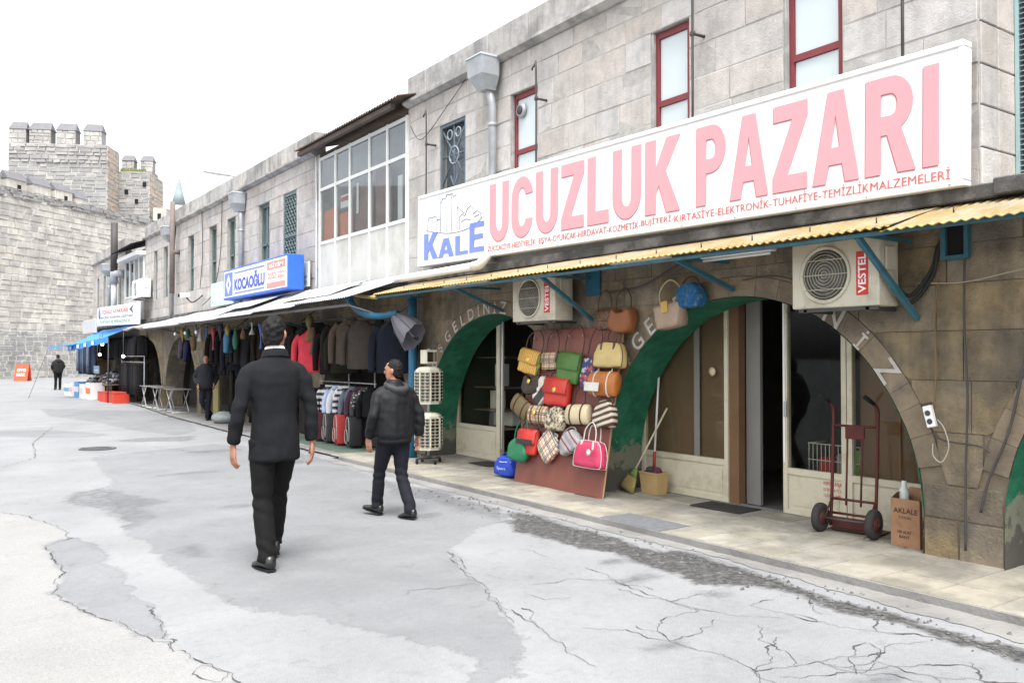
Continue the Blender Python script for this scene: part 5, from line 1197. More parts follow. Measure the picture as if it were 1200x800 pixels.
bag('tote', 'dark blue and red flowered bag between the green and cream bags', 7.46, 1.36, .22, .34, .10, pat('flower_cloth', 'cell', [(.03, .03, .12), (.04, .04, .05), (.40, .04, .05), (.35, .36, .42)], 30), leather('maroon', (.13, .03, .03)), .12, 5, .40)
bag('bowl', 'cream yellow bowling bag with brown piping at the top right of the board', 7.12, 1.57, .44, .26, .15, leather('butter', (.66, .50, .20)), brown_l, 0, 6, .20)
ob = bag('barrel', 'orange duffel handbag with white panel and handles', 7.16, 1.25, .40, .25, .17, leather('orange', (.52, .17, .035)), white_l, 0, 7, .12)
MB().bbox(-.19, .05, -.186, -.17, -.10, .0, .006).build('white_panel', white_l, ob)
bag('diamond', 'black and white slanted bag with a white button', 8.32, 1.13, .36, .36, .10, pat('black_white_slant', 'hstripe', [(.03, .03, .035), (.55, .50, .42)], 4.2, R(52)), brown_l, .1, 8, .1, white_l)
bag('flap', 'bright red flap bag with gold clasp in the middle of the board', 7.97, 1.13, .40, .30, .14, leather('red', (.58, .035, .022)), black_l, .05, 9, .10, gold)
bag('barrel', 'small olive duffel bag hanging off the left edge of the board', 8.66, .92, .30, .22, .15, leather('olive', (.16, .12, .05)), brown_l, .45, 10, .16)
bag('barrel', 'beige plaid duffel bag in the third row of the board', 8.28, .84, .30, .21, .16, plaid, brown_l, .0, 11, .12, gold)
bag('sack', 'camouflage patterned round bag in the third row', 7.93, .82, .32, .27, .15, pat('camo_cloth', 'blob', [(.09, .08, .06), (.34, .28, .17), (.50, .44, .32), (.12, .12, .14)], 16), black_l, 0, 12, .14)
bag('barrel', 'cream barrel bag with two dark brown bands', 7.53, .89, .34, .21, .16, cream_l, leather('dark_brown', (.035, .022, .016)), -.05, 13, .22)
bag('sack', 'dark brown bag with wavy white stripes at the right edge', 7.10, .92, .34, .28, .13, pat('zebra_brown', 'hstripe', [(.06, .03, .02), (.50, .44, .36)], 15, R(14)), brown_l, -.06, 14, .14)
bag('sack', 'green satin pouch bag hanging low at the left edge of the board', 8.60, .40, .36, .26, .14, leather('emerald', (.01, .17, .075), .3), leather('emerald', (.01, .17, .075)), .1, 15, .30)
rb_ = bag('flap', 'red messenger bag with a black band in the bottom row', 8.44, .50, .34, .28, .10, leather('red', (.58, .035, .022)), black_l, .0, 16, .12)
MB().box(-.16, .16, -.116, -.109, -.03, .03).build('black_band', black_l, rb_)
bag('diamond', 'pale plaid bag hanging by its corner in the bottom row', 8.02, .49, .40, .40, .10, plaid45, white_l, 0, 17, .05)
bag('sack', 'grey bag with burgundy stripes tilted in the bottom row', 7.62, .57, .36, .24, .13, pat('grey_wine_stripes', 'stripe', [(.34, .33, .33), (.24, .24, .25), (.22, .03, .05)], 7, R(35)), leather('grey', (.3, .3, .3)), -.35, 18, .1)
pk = bag('bowl', 'bright pink bowling bag with white handles at the bottom right', 7.23, .46, .42, .27, .17, leather('pink', (.62, .045, .13)), white_l, 0, 19, .24)
MB().lathe([(.035, 0), (.037, -.004), (.015, -.006)], 14, (.1, -.183, .02), axis='y').build('round_badge', white_l, pk)
bag('flap', 'small brown reptile pattern bag high on the wall', 0, 0, .28, .22, .07, pat('reptile', 'cell', [(.10, .05, .03), (.16, .09, .05), (.05, .03, .02), (.22, .13, .07)], 60), brown_l, 0, 20, .24, pos=(6.46, 7.34, 2.02))
bag('hobo', 'tan leather hobo bag hanging on the wall above the board', 0, 0, .40, .32, .14, leather('tan', (.30, .10, .03)), brown_l, .10, 21, .26, pos=(6.46, 7.00, 2.02))
tb = bag('tote', 'beige canvas tote with yellow tab hanging over the arch lettering', 0, 0, .38, .26, .15, leather('sand', (.42, .31, .22)), cream_l, -.12, 22, .26, pos=(6.44, 6.24, 2.02))
MB().bbox(-.05, .04, -.165, -.148, .03, .15, .005).build('yellow_tab', leather('mustard', (.62, .40, .08)), tb)
bag('sack', 'shaggy blue cloth bag hanging on the cable above the arch', 0, 0, .36, .26, .14, M('blue_shag', (.02, .13, .30), .9, .4, 25, .8, c2=(.20, .20, .12), cov=.25, s2=14), brown_l, 0, 23, .12, pos=(6.44, 5.97, 2.22))
gb = bag('sack', 'royal blue sports bag standing on the pavement left of the board', 0, 0, .46, .27, .22, M('nylon_blue', (.02, .06, .42), .5, .15, 6, .2), M('nylon_dblue', (.015, .04, .3), .5), 0, 24, .10, pos=(6.38, 9.02, PZ+.15))
add('print', text_me('Sport', .2, .05, .01, .001), M('pale_print', (.35, .45, .65), .6), gb, loc=(-.1, -.236, -.06))
MB().tube([(-.17, -.2, .06), (0, -.232, .05), (.17, -.2, .06)], .006, 5).build('zip', white_l, gb)

# ================================================================ PAVEMENT OBJECTS
# ---- sunglasses stand
m_ivory = M('ivory_plastic', (.54, .52, .42), .5, .06, 4, .02)
ss = thing('sunglasses_stand', 'two tier ivory rotating stand of sunglasses on black castors', 'display stand', (6.12, 10.85, PZ))
for z0, z1 in ((.20, .74), (.86, 1.40)):
    n = 8; q = []
    for rr, z in ((.05, z0), (.185, z0), (.19, z0+.03), (.19, z1-.05), (.14, z1-.01), (.05, z1)):
        q.append([(rr*math.cos(2*math.pi*k/n+.39), rr*math.sin(2*math.pi*k/n+.39), z) for k in range(n)])
    tier = MB().loft(q, True, False).build('tier', m_ivory, ss)
    for k in range(n):
        a = 2*math.pi*(k+.5)/n+.39; ca, sa = math.cos(a), math.sin(a); rr = .178
        for u in (-.066, .066):
            MB().addvf([(ca*(rr+dr)-sa*(u+e), sa*(rr+dr)+ca*(u+e), z) for dr, e in ((0, -.004), (0, .004), (.016, 0)) for z in (z0+.05, z1-.07)], [(0, 1, 5, 4), (2, 4, 5, 3), (0, 2, 3, 1)]).build('rib', m_ivory, tier)
MB().tube([(0, 0, .08), (0, 0, 1.66)], .02, 10).build('pole', m_steel, ss)
MB().bbox(-.09, .09, -.09, .09, 1.44, 1.64, .006).build('mirror_box', m_ivory, ss)
MB().box(-.075, .075, -.097, -.092, 1.47, 1.61).build('mirror', M('mirror', (.6, .62, .62), .05, .02, 2, 0, metal=1), ss)
MB().bbox(.0905, .094, -.07, .07, 1.47, 1.61, .001).build('mirror', M('dark_mirror', (.05, .05, .05), .1, .02, 2, 0), ss)
mb = MB().bbox(-.20, .20, -.02, .02, .06, .09, .006).bbox(-.02, .02, -.20, .20, .0905, .115, .006).build('base', m_dsteel, ss)
for a, b in ((.19, 0), (-.19, 0), (0, .19), (0, -.19)):
    MB().lathe([(.028, -.012), (.032, -.006), (.032, .006), (.028, .012)], 12, (a, b, .032), axis='x').build('castor', m_black, ss)
# sunglasses: two lenses, bridge, temples (local: lens plane xz, facing -y)
gl = MB()
for s in (-1, 1):
    gl.addvf([(s*(.007+.058*u), -.004*abs(u-.5), zz) for u, zz in ((0, .008), (.1, -.014), (.5, -.020), (.9, -.012), (1, .010), (.5, .014))]+[(s*(.007+.058*u), .004, zz) for u, zz in ((0, .008), (.1, -.014), (.5, -.020), (.9, -.012), (1, .010), (.5, .014))], [(0, 1, 2, 3, 4, 5), (11, 10, 9, 8, 7, 6)]+[(i, (i+1) % 6, 6+(i+1) % 6, 6+i) for i in range(6)])
    gl.box(s*.063-.002, s*.063+.002, 0, .05, .002, .010)
gl.box(-.008, .008, -.003, .002, 0, .008)
glm = gl.mesh('sunglasses'); m_lens = M('dark_lens', (.018, .016, .016), .12, .1, 8, 0, spec=.7); m_lens2 = M('brown_lens', (.06, .03, .018), .15, .1, 8, 0, spec=.7)
for ti, (z0, z1) in enumerate(((.20, .74), (.86, 1.40))):
    for k in (3, 4, 5, 6, 7):
        a = 2*math.pi*(k+.5)/8+.39
        for j in range(9):
            rr = .192; o = add('sunglasses', glm, m_lens if (k+j) % 4 else m_lens2, None, loc=(6.12+rr*math.cos(a), 10.85+rr*math.sin(a), PZ+z0+.065+j*.047), rot=(0, 0, a+R(90)), scale=(.95, 1, 1))
            tag(o, '%s sunglasses, %s row up, %s column from the left, %s drum of the ivory stand' % ('black' if (k+j) % 4 else 'brown', ('first', 'second', 'third', 'fourth', 'fifth', 'sixth', 'seventh', 'eighth', 'ninth')[j], ('first', 'second', 'third', 'fourth', 'fifth')[k-3], 'lower' if ti == 0 else 'upper'), 'sunglasses', 'sunglasses on the %s drum' % ('lower' if ti == 0 else 'upper'))
# ---- hand truck
m_rust = M('red_painted_steel', (.085, .018, .016), .6, .25, 9, .15, c2=(.05, .025, .018), cov=.35, s2=9)
ht = thing('hand_truck', 'old red two wheeled hand truck parked outside the shop door', 'hand truck', (6.62, 4.40, PZ), rot=(0, 0, FAC+R(8)))
ht.scale = (.95, .95, .95)
for s in (-.21, .21):
    MB().tube(spline([(s, .10, .05), (s, .14, .5), (s, .17, 1.02), (s, .17, 1.14), (s-.02, .12, 1.20), (s-.05, .04, 1.25)], 4), .016, 8).build('side_tube', m_rust, ht)
    MB().tube([(s-.02, .12, 1.20), (s-.055, .03, 1.26)], .021, 8).build('grip', m_black, ht)
for z, y in ((.17, .11), (.30, .122), (.98, .165)): MB().tube([(-.21, y, z), (.21, y, z)], .012, 8).build('crossbar', m_rust, ht)
for s in (-.07, .07): MB().tube([(s, .12, .25), (s, .165, .98)], .010, 6).build('rail', m_rust, ht)
MB().bbox(-.09, .09, .15, .17, .86, .98, .004).build('plate', m_rust, ht)
MB().bbox(-.24, .24, .10, .36, .012, .022, .003).build('toe_plate', m_rust, ht)
MB().bbox(-.19, .19, .08, .11, .04, .14, .006).build('cross_plate', m_rust, ht)
MB().tube([(-.30, -.02, .135), (.30, -.02, .135)], .012, 8).build('axle', m_dsteel, ht)
for s in (-.25, .25):
    MB().tube([(s*.82, .11, .3), (s*.82, -.02, .14)], .010, 6).build('brace', m_rust, ht)
    wh = MB().lathe([(.06, -.03), (.10, -.036), (.128, -.028), (.135, -.01), (.135, .01), (.128, .028), (.10, .036), (.06, .03)], 24, (s, -.02, .135), axis='x').build('wheel', M('tyre_rubber', (.035, .033, .032), .85, .2, 20, .2), ht)
    MB().lathe([(.02, -.045), (.03, -.04), (.068, -.034), (.07, 0), (.068, .034), (.03, .04), (.02, .045)], 16, (s, -.02, .135), axis='x').build('hub', m_rust, wh)
# ---- cardboard box
cb = thing('cardboard_box', 'open brown cardboard box with printed lettering beside the right pier', 'box', (6.70, 3.86, PZ), rot=(0, 0, FAC))
cb.scale = (.82, .82, .82)
m_card = M('cardboard', (.27, .15, .085), .8, .12, 4, .05, c2=(.22, .12, .068), cov=.4, s2=3)
MB().box(-.15, .15, -.13, .13, 0, .008).box(-.15, .15, -.13, -.124, .008, .47).box(-.15, .15, .124, .13, .008, .47).box(-.15, -.144, -.124, .124, .008, .47).box(.144, .15, -.124, .124, .008, .47).build('carton', m_card, cb)
for (x0, x1, ang) in ((-.15, .15, 1),):
    MB().addvf([(-.15, .13, .47), (.15, .13, .47), (.14, .20, .55), (-.14, .20, .55)], [(0, 1, 2, 3)]).build('flap', m_card, cb)
    MB().addvf([(-.15, -.12, .47), (-.15, .12, .47), (-.10, .10, .53), (-.10, -.10, .53)], [(0, 1, 2, 3)]).build('flap', m_card, cb)
m_prt = M('box_print', (.045, .03, .03), .8)
add('lettering', text_me('AKLALE', .25, .05, .012, .001), m_prt, cb, loc=(-.12, -.132, .33)); add('lettering', text_me('TÜTÜN', .13, .03, .01, .001), m_prt, cb, loc=(-.07, -.132, .275))
add('lettering', text_me('100 ADET', .15, .03, .01, .001), m_prt, cb, loc=(-.08, -.132, .13)); add('lettering', text_me('BANT', .11, .028, .01, .001), m_prt, cb, loc=(-.06, -.132, .085))
for s in (-1, 1): MB().addvf([(s*.01, -.133, .19), (s*.05, -.133, .18), (s*.09, -.133, .23), (s*.09, -.133, .26), (s*.05, -.133, .24)], [(0, 1, 2, 3, 4)]).build('leaf_print', M('leaf_print', (.22, .13, .08), .8), cb)
tag(MB().lathe([(.035, 0), (.04, .02), (.04, .12), (.02, .16), (.02, .2)], 10).build('bottle', M('clear_bottle', (.5, .52, .5), .2), None, loc=(6.70, 3.93, PZ+.32)), 'pale bottle poking out of the cardboard box', 'bottle')
# ---- planter box, broom, mop
pb = thing('plastic_tub', 'tan rectangular plastic tub of rags against the shopfront', 'tub', (6.86, 7.0, PZ), rot=(0, 0, FAC))
m_tub = M('tan_plastic', (.40, .28, .13), .6, .1, 4, .04)
MB().loft([[(x*s, y*s2, z) for x, y in ((-.14, -.09), (.14, -.09), (.14, .09), (-.14, .09))] for s, s2, z in ((.88, .85, 0), (1, 1, .22), (1.05, 1.07, .225), (1.05, 1.07, .245), (.97, .96, .245), (.93, .9, .16))], True, False).build('tub', m_tub, pb)
for k, (x, y, c) in enumerate(((-.06, 0, (.05, .05, .05)), (.04, .01, (.14, .02, .03)), (.08, -.03, (.10, .03, .06)))):
    tag(MB().sphere((6.86+y, 7.0-x, PZ+.25), (.06, .05, .05), 10, 6).build('rag', M('rag%d' % k, c, .95, .3, 20, .5)), ('black', 'dark red', 'plum')[k]+' rag stuffed in the tan tub', 'rag')
br = thing('broom', 'broom with pale stick and flared green and straw bristles leaning by the pier', 'broom', (6.70, 7.19, PZ))
MB().tube([(6.72, 7.17, PZ+.24), (7.0, 6.93, 1.02)], .011, 8).build('handle', M('pale_stick', (.58, .52, .38), .6, .1, 5, .05), br, world=True)
ax = Vector((-.28, .24, -.78)).normalized(); c0 = Vector((6.73, 7.16, PZ+.26)); side = Vector((0, 1, 0)); side = (side-ax*side.dot(ax)).normalized(); th = ax.cross(side)
def brush(t0, t1, w0, w1, d0, d1):
    q = []
    for t, ww, dd in ((t0, w0, d0), ((t0+t1)/2, (w0+w1)/2*1.05, (d0+d1)/2), (t1, w1, d1)):
        c = c0+ax*t; q.append([tuple(c+side*ww*math.cos(a*.628)+th*dd*math.sin(a*.628)) for a in range(10)])
    return MB().loft(q)
brush(-.02, .09, .018, .075, .016, .026).build('bristle_collar', M('green_bristle', (.16, .22, .05), .9, .3, 40, .5), br, world=True)
brush(.088, .25, .076, .135, .026, .035).build('bristles', M('straw_bristle', (.36, .29, .11), .9, .35, 60, .8), br, world=True)
mp = thing('mop_stick', 'thin white pole with red grip leaning on the left glass panel', 'pole', (6.95, 7.06, PZ))
MB().tube([(6.93, 7.06, PZ+.45), (7.035, 7.09, 1.45)], .012, 8).build('pole', m_white, mp, world=True)
MB().tube([(6.915, 7.055, PZ+.28), (6.93, 7.06, PZ+.46)], .017, 8).build('grip', M('red_grip', (.30, .03, .03), .5), mp, world=True)
# ---- blue post, bent pipe, folded umbrella at the left end of the market awning
po = thing('blue_post', 'thick blue steel post at the left end of the yellow awning', 'post', (6.28, 11.62, PZ))
m_bpost = M('blue_post_paint', (.03, .14, .24), .5, .2, 6, .08)
MB().tube([(6.28, 11.62, 0.03), (6.28, 11.64, 2.52)], .065, 14).build('shaft', m_bpost, po, world=True)
MB().bbox(6.18, 6.38, 11.52, 11.74, 2.50, 2.53, .004).build('head_plate', m_bpost, po, world=True)
bpz = thing('bent_pipe', 'bright blue bent pipe sticking out beneath the grey awning', 'pipe', (5.6, 12.0, 2.3))
MB().tube(spline([(5.62, 12.5, 2.50), (5.66, 12.35, 2.36), (5.72, 12.1, 2.25), (5.8, 11.75, 2.22), (5.9, 11.4, 2.25)], 5), .05, 12).build('pipe', M('light_blue_paint', (.015, .085, .15), .5, .15, 6, .05), bpz, world=True)
MB().lathe([(.055, -.03), (.06, -.02), (.06, .02), (.055, .03)], 12, (5.62, 12.5, 2.50)).build('collar', m_bpost, bpz, world=True)
um = thing('umbrella', 'half folded grey umbrella hanging from the awning by the blue post', 'umbrella', (5.95, 11.35, 2.08), rot=(R(0), R(0), FAC))
q = []; seg = 16
for t in range(9):
    f = t/8; r_ = .31*math.sin(f*1.35)**.8
    q.append([(r_*math.cos(2*math.pi*k/seg)*(1 if k % 2 else .86), r_*.75*math.sin(2*math.pi*k/seg)*(1 if k % 2 else .86), -.72*f+.36) for k in range(seg)])
um.rotation_euler = (R(12), R(-52), FAC); um.scale = (.88, .88, .88)
MB().loft(q, False).build('canopy', translucent('umbrella_grey', (.22, .215, .25), .4), um)
MB().tube([(0, 0, .40), (0, 0, -.36)], .008, 6).build('shaft', m_steel, um)
MB().tube(spline([(0, 0, -.36), (0, 0, -.42), (.03, 0, -.46), (.06, 0, -.43)], 4), .012, 6).build('handle', m_black, um)
for k in range(0, 16, 2):
    a = 2*math.pi*(k+.0)/16; MB().tube([(.0, 0, .36), (.22*math.cos(a), .165*math.sin(a), 0), (.27*math.cos(a), .205*math.sin(a), -.36)], .004, 4).build('rib', m_dsteel, um)

# ================================================================ CLOTHING SHOP
def cloth(name, c, rough=.9): return M('cloth_'+name, c, rough, .18, 10, .25, bscale=60, spec=.15)
def limb(mb, pr, n=10, sub=4, flat=1.0):
    P = spline([(*p, ) for p, r_ in pr], sub); Rr = [v.x for v in spline([(r_, 0, 0) for p, r_ in pr], sub)]
    return mb.tube(P, Rr, n, True, True, flat)
def jacket_mesh(seed, w=.25, l=.74, sl=.58, zipc=True):
    """hanging jacket: top of the hanger at the origin, front towards -y"""
    mb = MB(); q = []; n = 20
    for z, hw, hd in ((-l, w*.92, .075), (-l+.02, w*.97, .085), (-l*.7, w*.95, .08), (-l*.45, w*.93, .085), (-.22, w*.98, .085), (-.13, w*.92, .07), (-.08, w*.62, .055), (-.045, w*.36, .05), (-.02, w*.30, .05)):
        rg = []
        for k in range(n):
            a = 2*math.pi*k/n; x = hw*math.copysign(abs(math.cos(a))**.8, math.cos(a)); y = hd*math.sin(a)
            f = 1+.16*noise.noise(Vector((x*9, z*2.2, seed*7.7)))+.05*math.sin(x*40+seed)*(1 if z < -.2 else .3)
            rg.append((x*(1+.05*noise.noise(Vector((z*5, k*.6, seed)))), y*f*1.1, z+.012*noise.noise(Vector((x*8, seed, 1)))))
        q.append(rg)
    mb.loft(q)
    for s in (-1, 1):
        limb(mb, [((s*w*.78, 0, -.11), .062), ((s*(w+.035), -.005, -.24), .060), ((s*(w+.055), -.02, -.11-sl*.6), .052), ((s*(w+.045), -.035, -.11-sl), .044)], 10, 4)
    mb.tube(spline([(-.07, -.02, -.03), (0, -.05, -.065), (.07, -.02, -.03)], 4), .022, 7)
    return mb.mesh('jacket')
def pants_mesh(seed, w=.19, l=.98):
    mb = MB(); n = 14
    for s in (-1, 1):
        q = []
        for z, hw, cx in ((-l, .085, .10), (-l*.6, .09, .10), (-.3, .10, .095), (-.05, .095, .09), (0, .09, .088)):
            q.append([(s*cx+hw*math.cos(2*math.pi*k/n), .05*math.sin(2*math.pi*k/n)*(1+.3*noise.noise(Vector((k*.7, z*4, seed)))), z) for k in range(n)])
        mb.loft(q)
    mb.bbox(-w, w, -.045, .045, -.06, .004, .01)
    return mb.mesh('trousers')
JM = [jacket_mesh(k, .24+.015*(k % 3), .70+.05*(k % 2)) for k in range(5)]; SM = [jacket_mesh(20+k, .20, .50, .40) for k in range(3)]; PM = [pants_mesh(k) for k in range(3)]
hang = MB().tube(spline([(-.17, 0, -.10), (0, 0, -.03), (.17, 0, -.10)], 4), .006, 5).tube(spline([(0, 0, -.03), (0, 0, .03), (.02, 0, .06), (0, 0, .08), (-.02, 0, .06)], 3), .003, 4).mesh('hanger')
BLK = [cloth('black', (.008, .008, .009)), cloth('navy', (.009, .011, .018)), cloth('charcoal', (.018, .018, .02)), cloth('dark_olive', (.015, .014, .011)), cloth('slate', (.022, .023, .028)), cloth('dark_brown', (.018, .014, .011))]
BNM = ['black', 'navy', 'charcoal', 'dark olive', 'slate grey', 'dark brown']
def nth(i): return ('first', 'second', 'third')[i] if i < 3 else '%d%s' % (i+1, 'st' if (i+1) % 10 == 1 and i > 20 else 'nd' if (i+1) % 10 == 2 and i > 20 else 'rd' if (i+1) % 10 == 3 and i > 20 else 'th')
def garment(nm, me, mat, pos, rz, lab, cat, grp, sc=1.0, trim=True):
    t = thing(nm, lab, cat, pos, FAC+rz, grp); t.scale = (sc, sc, sc)
    add('fabric', me, mat, t); add('hanger', hang, m_dsteel, t)
    return t
rl = thing('clothes_rail', 'black steel rail under the grey awning carrying the dark jackets', 'clothes rail', (6.2, 14.2, 2.3))
MB().tube([(6.2, 11.9, 2.28), (6.2, 24.0, 2.28)], .014, 6).build('rail', m_dsteel, rl, world=True)
for y in (11.95, 16.1, 20.2, 23.9): MB().tube([(6.2, y, 2.28), (6.48, y, 2.5)], .012, 6).build('arm', m_dsteel, rl, world=True)
seqn = 0
y = 12.05
while y < 20.3:
    k = rng.randrange(5); zz = 2.22
    if 14.85 < y < 15.3: y += .3; continue
    if y < 14.9 and abs(y-13.05) < .34:
        y += .1; continue
    xo = rng.uniform(-.05, .05)
    ci = rng.randrange(6); garment('jacket', JM[k], BLK[ci], (6.2+xo, y, zz+rng.uniform(-.16, .08)), rng.uniform(-.1, 1.2), '%s jacket, %s from the blue post in the row under the grey awning' % (BNM[ci], nth(seqn)), 'jacket', 'dark jackets under the grey awning', rng.uniform(.9, 1.25)); seqn += 1; y += rng.uniform(.2, .34)
y = 12.2; seqn = 0
while y < 23:   # second row, further in
    ci = rng.randrange(6); garment('jacket', JM[rng.randrange(5)], BLK[ci], (6.66, y, 2.22 if y < 16 else 1.95), rng.uniform(-.3, .3), '%s jacket, %s from the right in the inner row of the clothing shop' % (BNM[ci], nth(seqn)), 'jacket', 'dark jackets inside the clothing shop', 1.2); y += .42; seqn += 1
mrc = cloth('coral_red', (.50, .045, .065))
garment('coat', JM[1], mrc, (6.0, 15.05, 2.10), .75, 'bright coral red coat hanging at the clothing shop', 'coat', None, 1.05)
garment('coat', JM[2], cloth('brown', (.065, .048, .037)), (5.98, 13.2, 2.26), .7, 'left one of the two brown winter coats at the clothing shop', 'coat', None, 1.12)
garment('coat', JM[3], cloth('taupe', (.05, .041, .035)), (6.0, 12.84, 2.22), .8, 'right one of the two brown winter coats at the clothing shop', 'coat', None, 1.1)
tg = MB()
for k in range(40):
    a = rng.uniform(0, 6.28); u = rng.uniform(.2, 1); tg.addvf([(0, 0, 0), (.07*u*math.cos(a), .05*u*math.sin(a), -.15*u), (.07*u*math.cos(a)+.02, .05*u*math.sin(a), -.12*u)], [(0, 1, 2)])
for (x, yw, z, c, lab) in ((5.95, 15.0, 2.36, (.16, .13, .05), 'bunch of olive scarves hanging above the red coat'), (5.98, 14.92, 2.14, (.13, .085, .06), 'bunch of brown scarves beside the red coat')):
    q = []
    for t in range(7): q.append([((.05+.025*math.sin(t*1.3))*math.cos(a*.785)*(1+.3*noise.noise(Vector((a, t, z)))), (.05+.025*math.sin(t*1.3))*math.sin(a*.785), -.08*t) for a in range(8)])
    o = MB().loft(q).build('scarves', cloth('scarf%.2f' % z, c), None, loc=(x, yw, z)); tag(o, lab, 'scarf')
for k in range(14):
    yv = 15.6+k*.55; c = ((.05, .05, .06), (.30, .05, .06), (.06, .10, .22), (.32, .30, .28), (.10, .06, .03), (.03, .10, .06), (.2, .16, .05))[k % 7]; zt_ = 2.30+.05*math.sin(k*2.1); q = []
    for t in range(6): q.append([((.035+.03*math.sin(t*.9+k))*math.cos(a*.785)*(1+.4*noise.noise(Vector((a, t, k)))), (.05+.03*math.sin(t*.7+k))*math.sin(a*.785), -(.05+.025*(k % 3))*t) for a in range(8)])
    tag(MB().loft(q).build('scarf', cloth('scarf_c%d' % (k % 7), c), None, loc=(5.62, yv, zt_)), '%s scarf, %s from the red coat along the awning front' % (('grey', 'red', 'blue', 'pale', 'brown', 'green', 'ochre')[k % 7], nth(k)), 'scarf', 'scarves along the awning front')
for k in range(7):
    garment('jacket', JM[k % 5], BLK[(k*5+2) % 6], (6.46, 20.55+k*.36, 2.28), rng.uniform(.2, 1.0), '%s jacket, %s in the row behind the standing man' % (BNM[(k*5+2) % 6], nth(k)), 'jacket', 'dark jackets behind the standing man', 1.2)
# row of shirts low down
rk = thing('shirt_rail', 'low chrome rail of shirts behind the suitcases', 'clothes rail', (6.38, 14.3, 0))
MB().tube([(6.38, 13.1, 1.14), (6.38, 15.5, 1.14)], .012, 6).build('rail', m_steel, rk, world=True)
for y in (13.15, 14.2, 15.45): MB().tube([(6.38, y, .04), (6.38, y, 1.5)], .014, 6).build('upright', m_steel, rk, world=True)
bw_ = pat('black_white_hoops', 'hstripe', [(.55, .55, .56), (.02, .02, .022)], 9.5)
sh_ = [(13.2, BLK[0], 'black shirt at the right end of the low shirt rail'), (13.45, pat('hash_black', 'cell', [(.02, .02, .02), (.02, .02, .02), (.03, .03, .03), (.5, .5, .5)], 40), 'black shirt with a white print on the low rail'), (13.7, cloth('plum', (.07, .03, .05)), 'plum coloured shirt on the low rail'), (13.95, cloth('grey_blue', (.12, .14, .18)), 'grey blue shirt on the low rail'), (14.2, bw_, 'white shirt with black hoops nearest the black suitcase'), (14.42, cloth('white_shirt', (.58, .60, .64)), 'plain white shirt between the striped shirts'), (14.7, cloth('sky', (.42, .50, .66)), 'pale blue shirt on the low rail'), (15.0, bw_, 'black and white hooped shirt at the left end of the low rail'), (15.25, BLK[1], 'navy shirt at the far left of the low rail')]
for y, m, lab in sh_: garment('shirt', SM[rng.randrange(3)], m, (6.36, y, 1.10), R(32)+rng.uniform(-.15, .15), lab, 'shirt', 'shirts on the low rail', 1.05)
# suitcases
def suitcase(pos, mat, lab, rz=0.0, s=1.0):
    t = thing('suitcase', lab, 'suitcase', pos, FAC+rz, 'suitcases in front of the clothing shop'); t.scale = (s, s, s)
    pip = M('grey_piping', (.42, .40, .38), .5, .1, 6, .05)
    MB().bbox(-.17, .17, -.11, .11, .03, .52, .035, 3).build('body', mat, t)
    pk_ = MB().bbox(-.125, .125, -.135, -.105, .07, .30, .02, 2).build('front_pocket', mat, t)
    for (x0, x1, z0, z1, y) in ((-.15, .15, .05, .50, -.112), (-.12, .12, .075, .295, -.136)):
        P = [(x, y, z) for x, z in chaikin([(x0, z0), (x1, z0), (x1, z1), (x0, z1)], 2)]; MB().tube(P+[P[0]], .006, 5).build('piping', pip, t)
    MB().tube(spline([(-.06, -.02, .515), (-.055, -.02, .55), (.055, -.02, .55), (.06, -.02, .515)], 3), .009, 6).build('handle', m_black, t)
    for x in (-.13, .13): MB().lathe([(.02, -.012), (.024, 0), (.02, .012)], 10, (x, .07, .024), axis='x').build('wheel', m_black, t)
for y, c, lab in ((15.10, (.085, .02, .03), 'maroon suitcase at the left end of the row'), (14.62, (.03, .032, .032), 'dark grey suitcase beside the red one'), (14.14, (.36, .035, .035), 'bright red suitcase in the row'), (13.62, (.016, .016, .018), 'black suitcase with pale piping right of the red one')):
    suitcase((6.22, y, .035), M('luggage_%.2f' % y, c, .6, .12, 8, .15), lab, R(-14), 1.05)
suitcase((6.48, 13.25, .035), M('luggage_b', (.02, .02, .022), .6, .12, 8, .15), 'black suitcase half hidden behind the man in the hooded jacket', R(-20), 1.1)
o = sheet('floor_mat', [(5.75, 12.9), (6.6, 12.9), (6.6, 16.2), (5.8, 16.2)], .036, M('green_mat', (.10, .15, .12), .95, .2, 12, .4), .02, None); tag(o, 'faded green mat under the row of suitcases', 'mat')
tb_ = thing('display_table', 'dark cloth covered table behind the low shirt rail', 'table', (6.75, 14.6, 0)); MB().bbox(6.52, 7.0, 13.0, 17.0, .03, .80, .02).build('cloth_cover', cloth('table', (.03, .028, .028)), tb_, world=True); MB().bbox(6.5, 7.02, 12.98, 17.02, .805, .83, .005).build('top', m_brownb, tb_, world=True)
# lower rows of goods left of the man in the suit
for k, (y, z, x) in enumerate(((17.2, 1.4, 6.15), (18.0, 1.35, 6.2), (18.8, 1.4, 6.15), (19.6, 1.45, 6.2), (20.3, 1.4, 6.15), (20.3, 1.5, 6.4), (19.9, 1.2, 6.5), (18.4, 1.2, 6.5))):
    garment('trousers', PM[k % 3], BLK[(k*2+1) % 6], (x, y, z), rng.uniform(-.5, .5), '%s trousers, %s pair hung in the lower row of the clothing shop' % (BNM[(k*2+1) % 6], nth(k)), 'trousers', 'dark trousers hanging in the clothing shop', 1.15)
for k, (y, z, c, lab) in enumerate(((23.3, 2.12, (.05, .045, .06), 'grey top hanging at the far end of the grey awning'), (22.8, 2.05, (.02, .02, .06), 'navy top with pink print at the far end of the grey awning'), (19.3, 2.25, (.05, .13, .22), 'blue top hanging under the grey awning'))):
    garment('top', SM[k % 3], cloth('top%d' % k, c), (5.75, y, z), -.3, lab, 'top', None, 1.1)
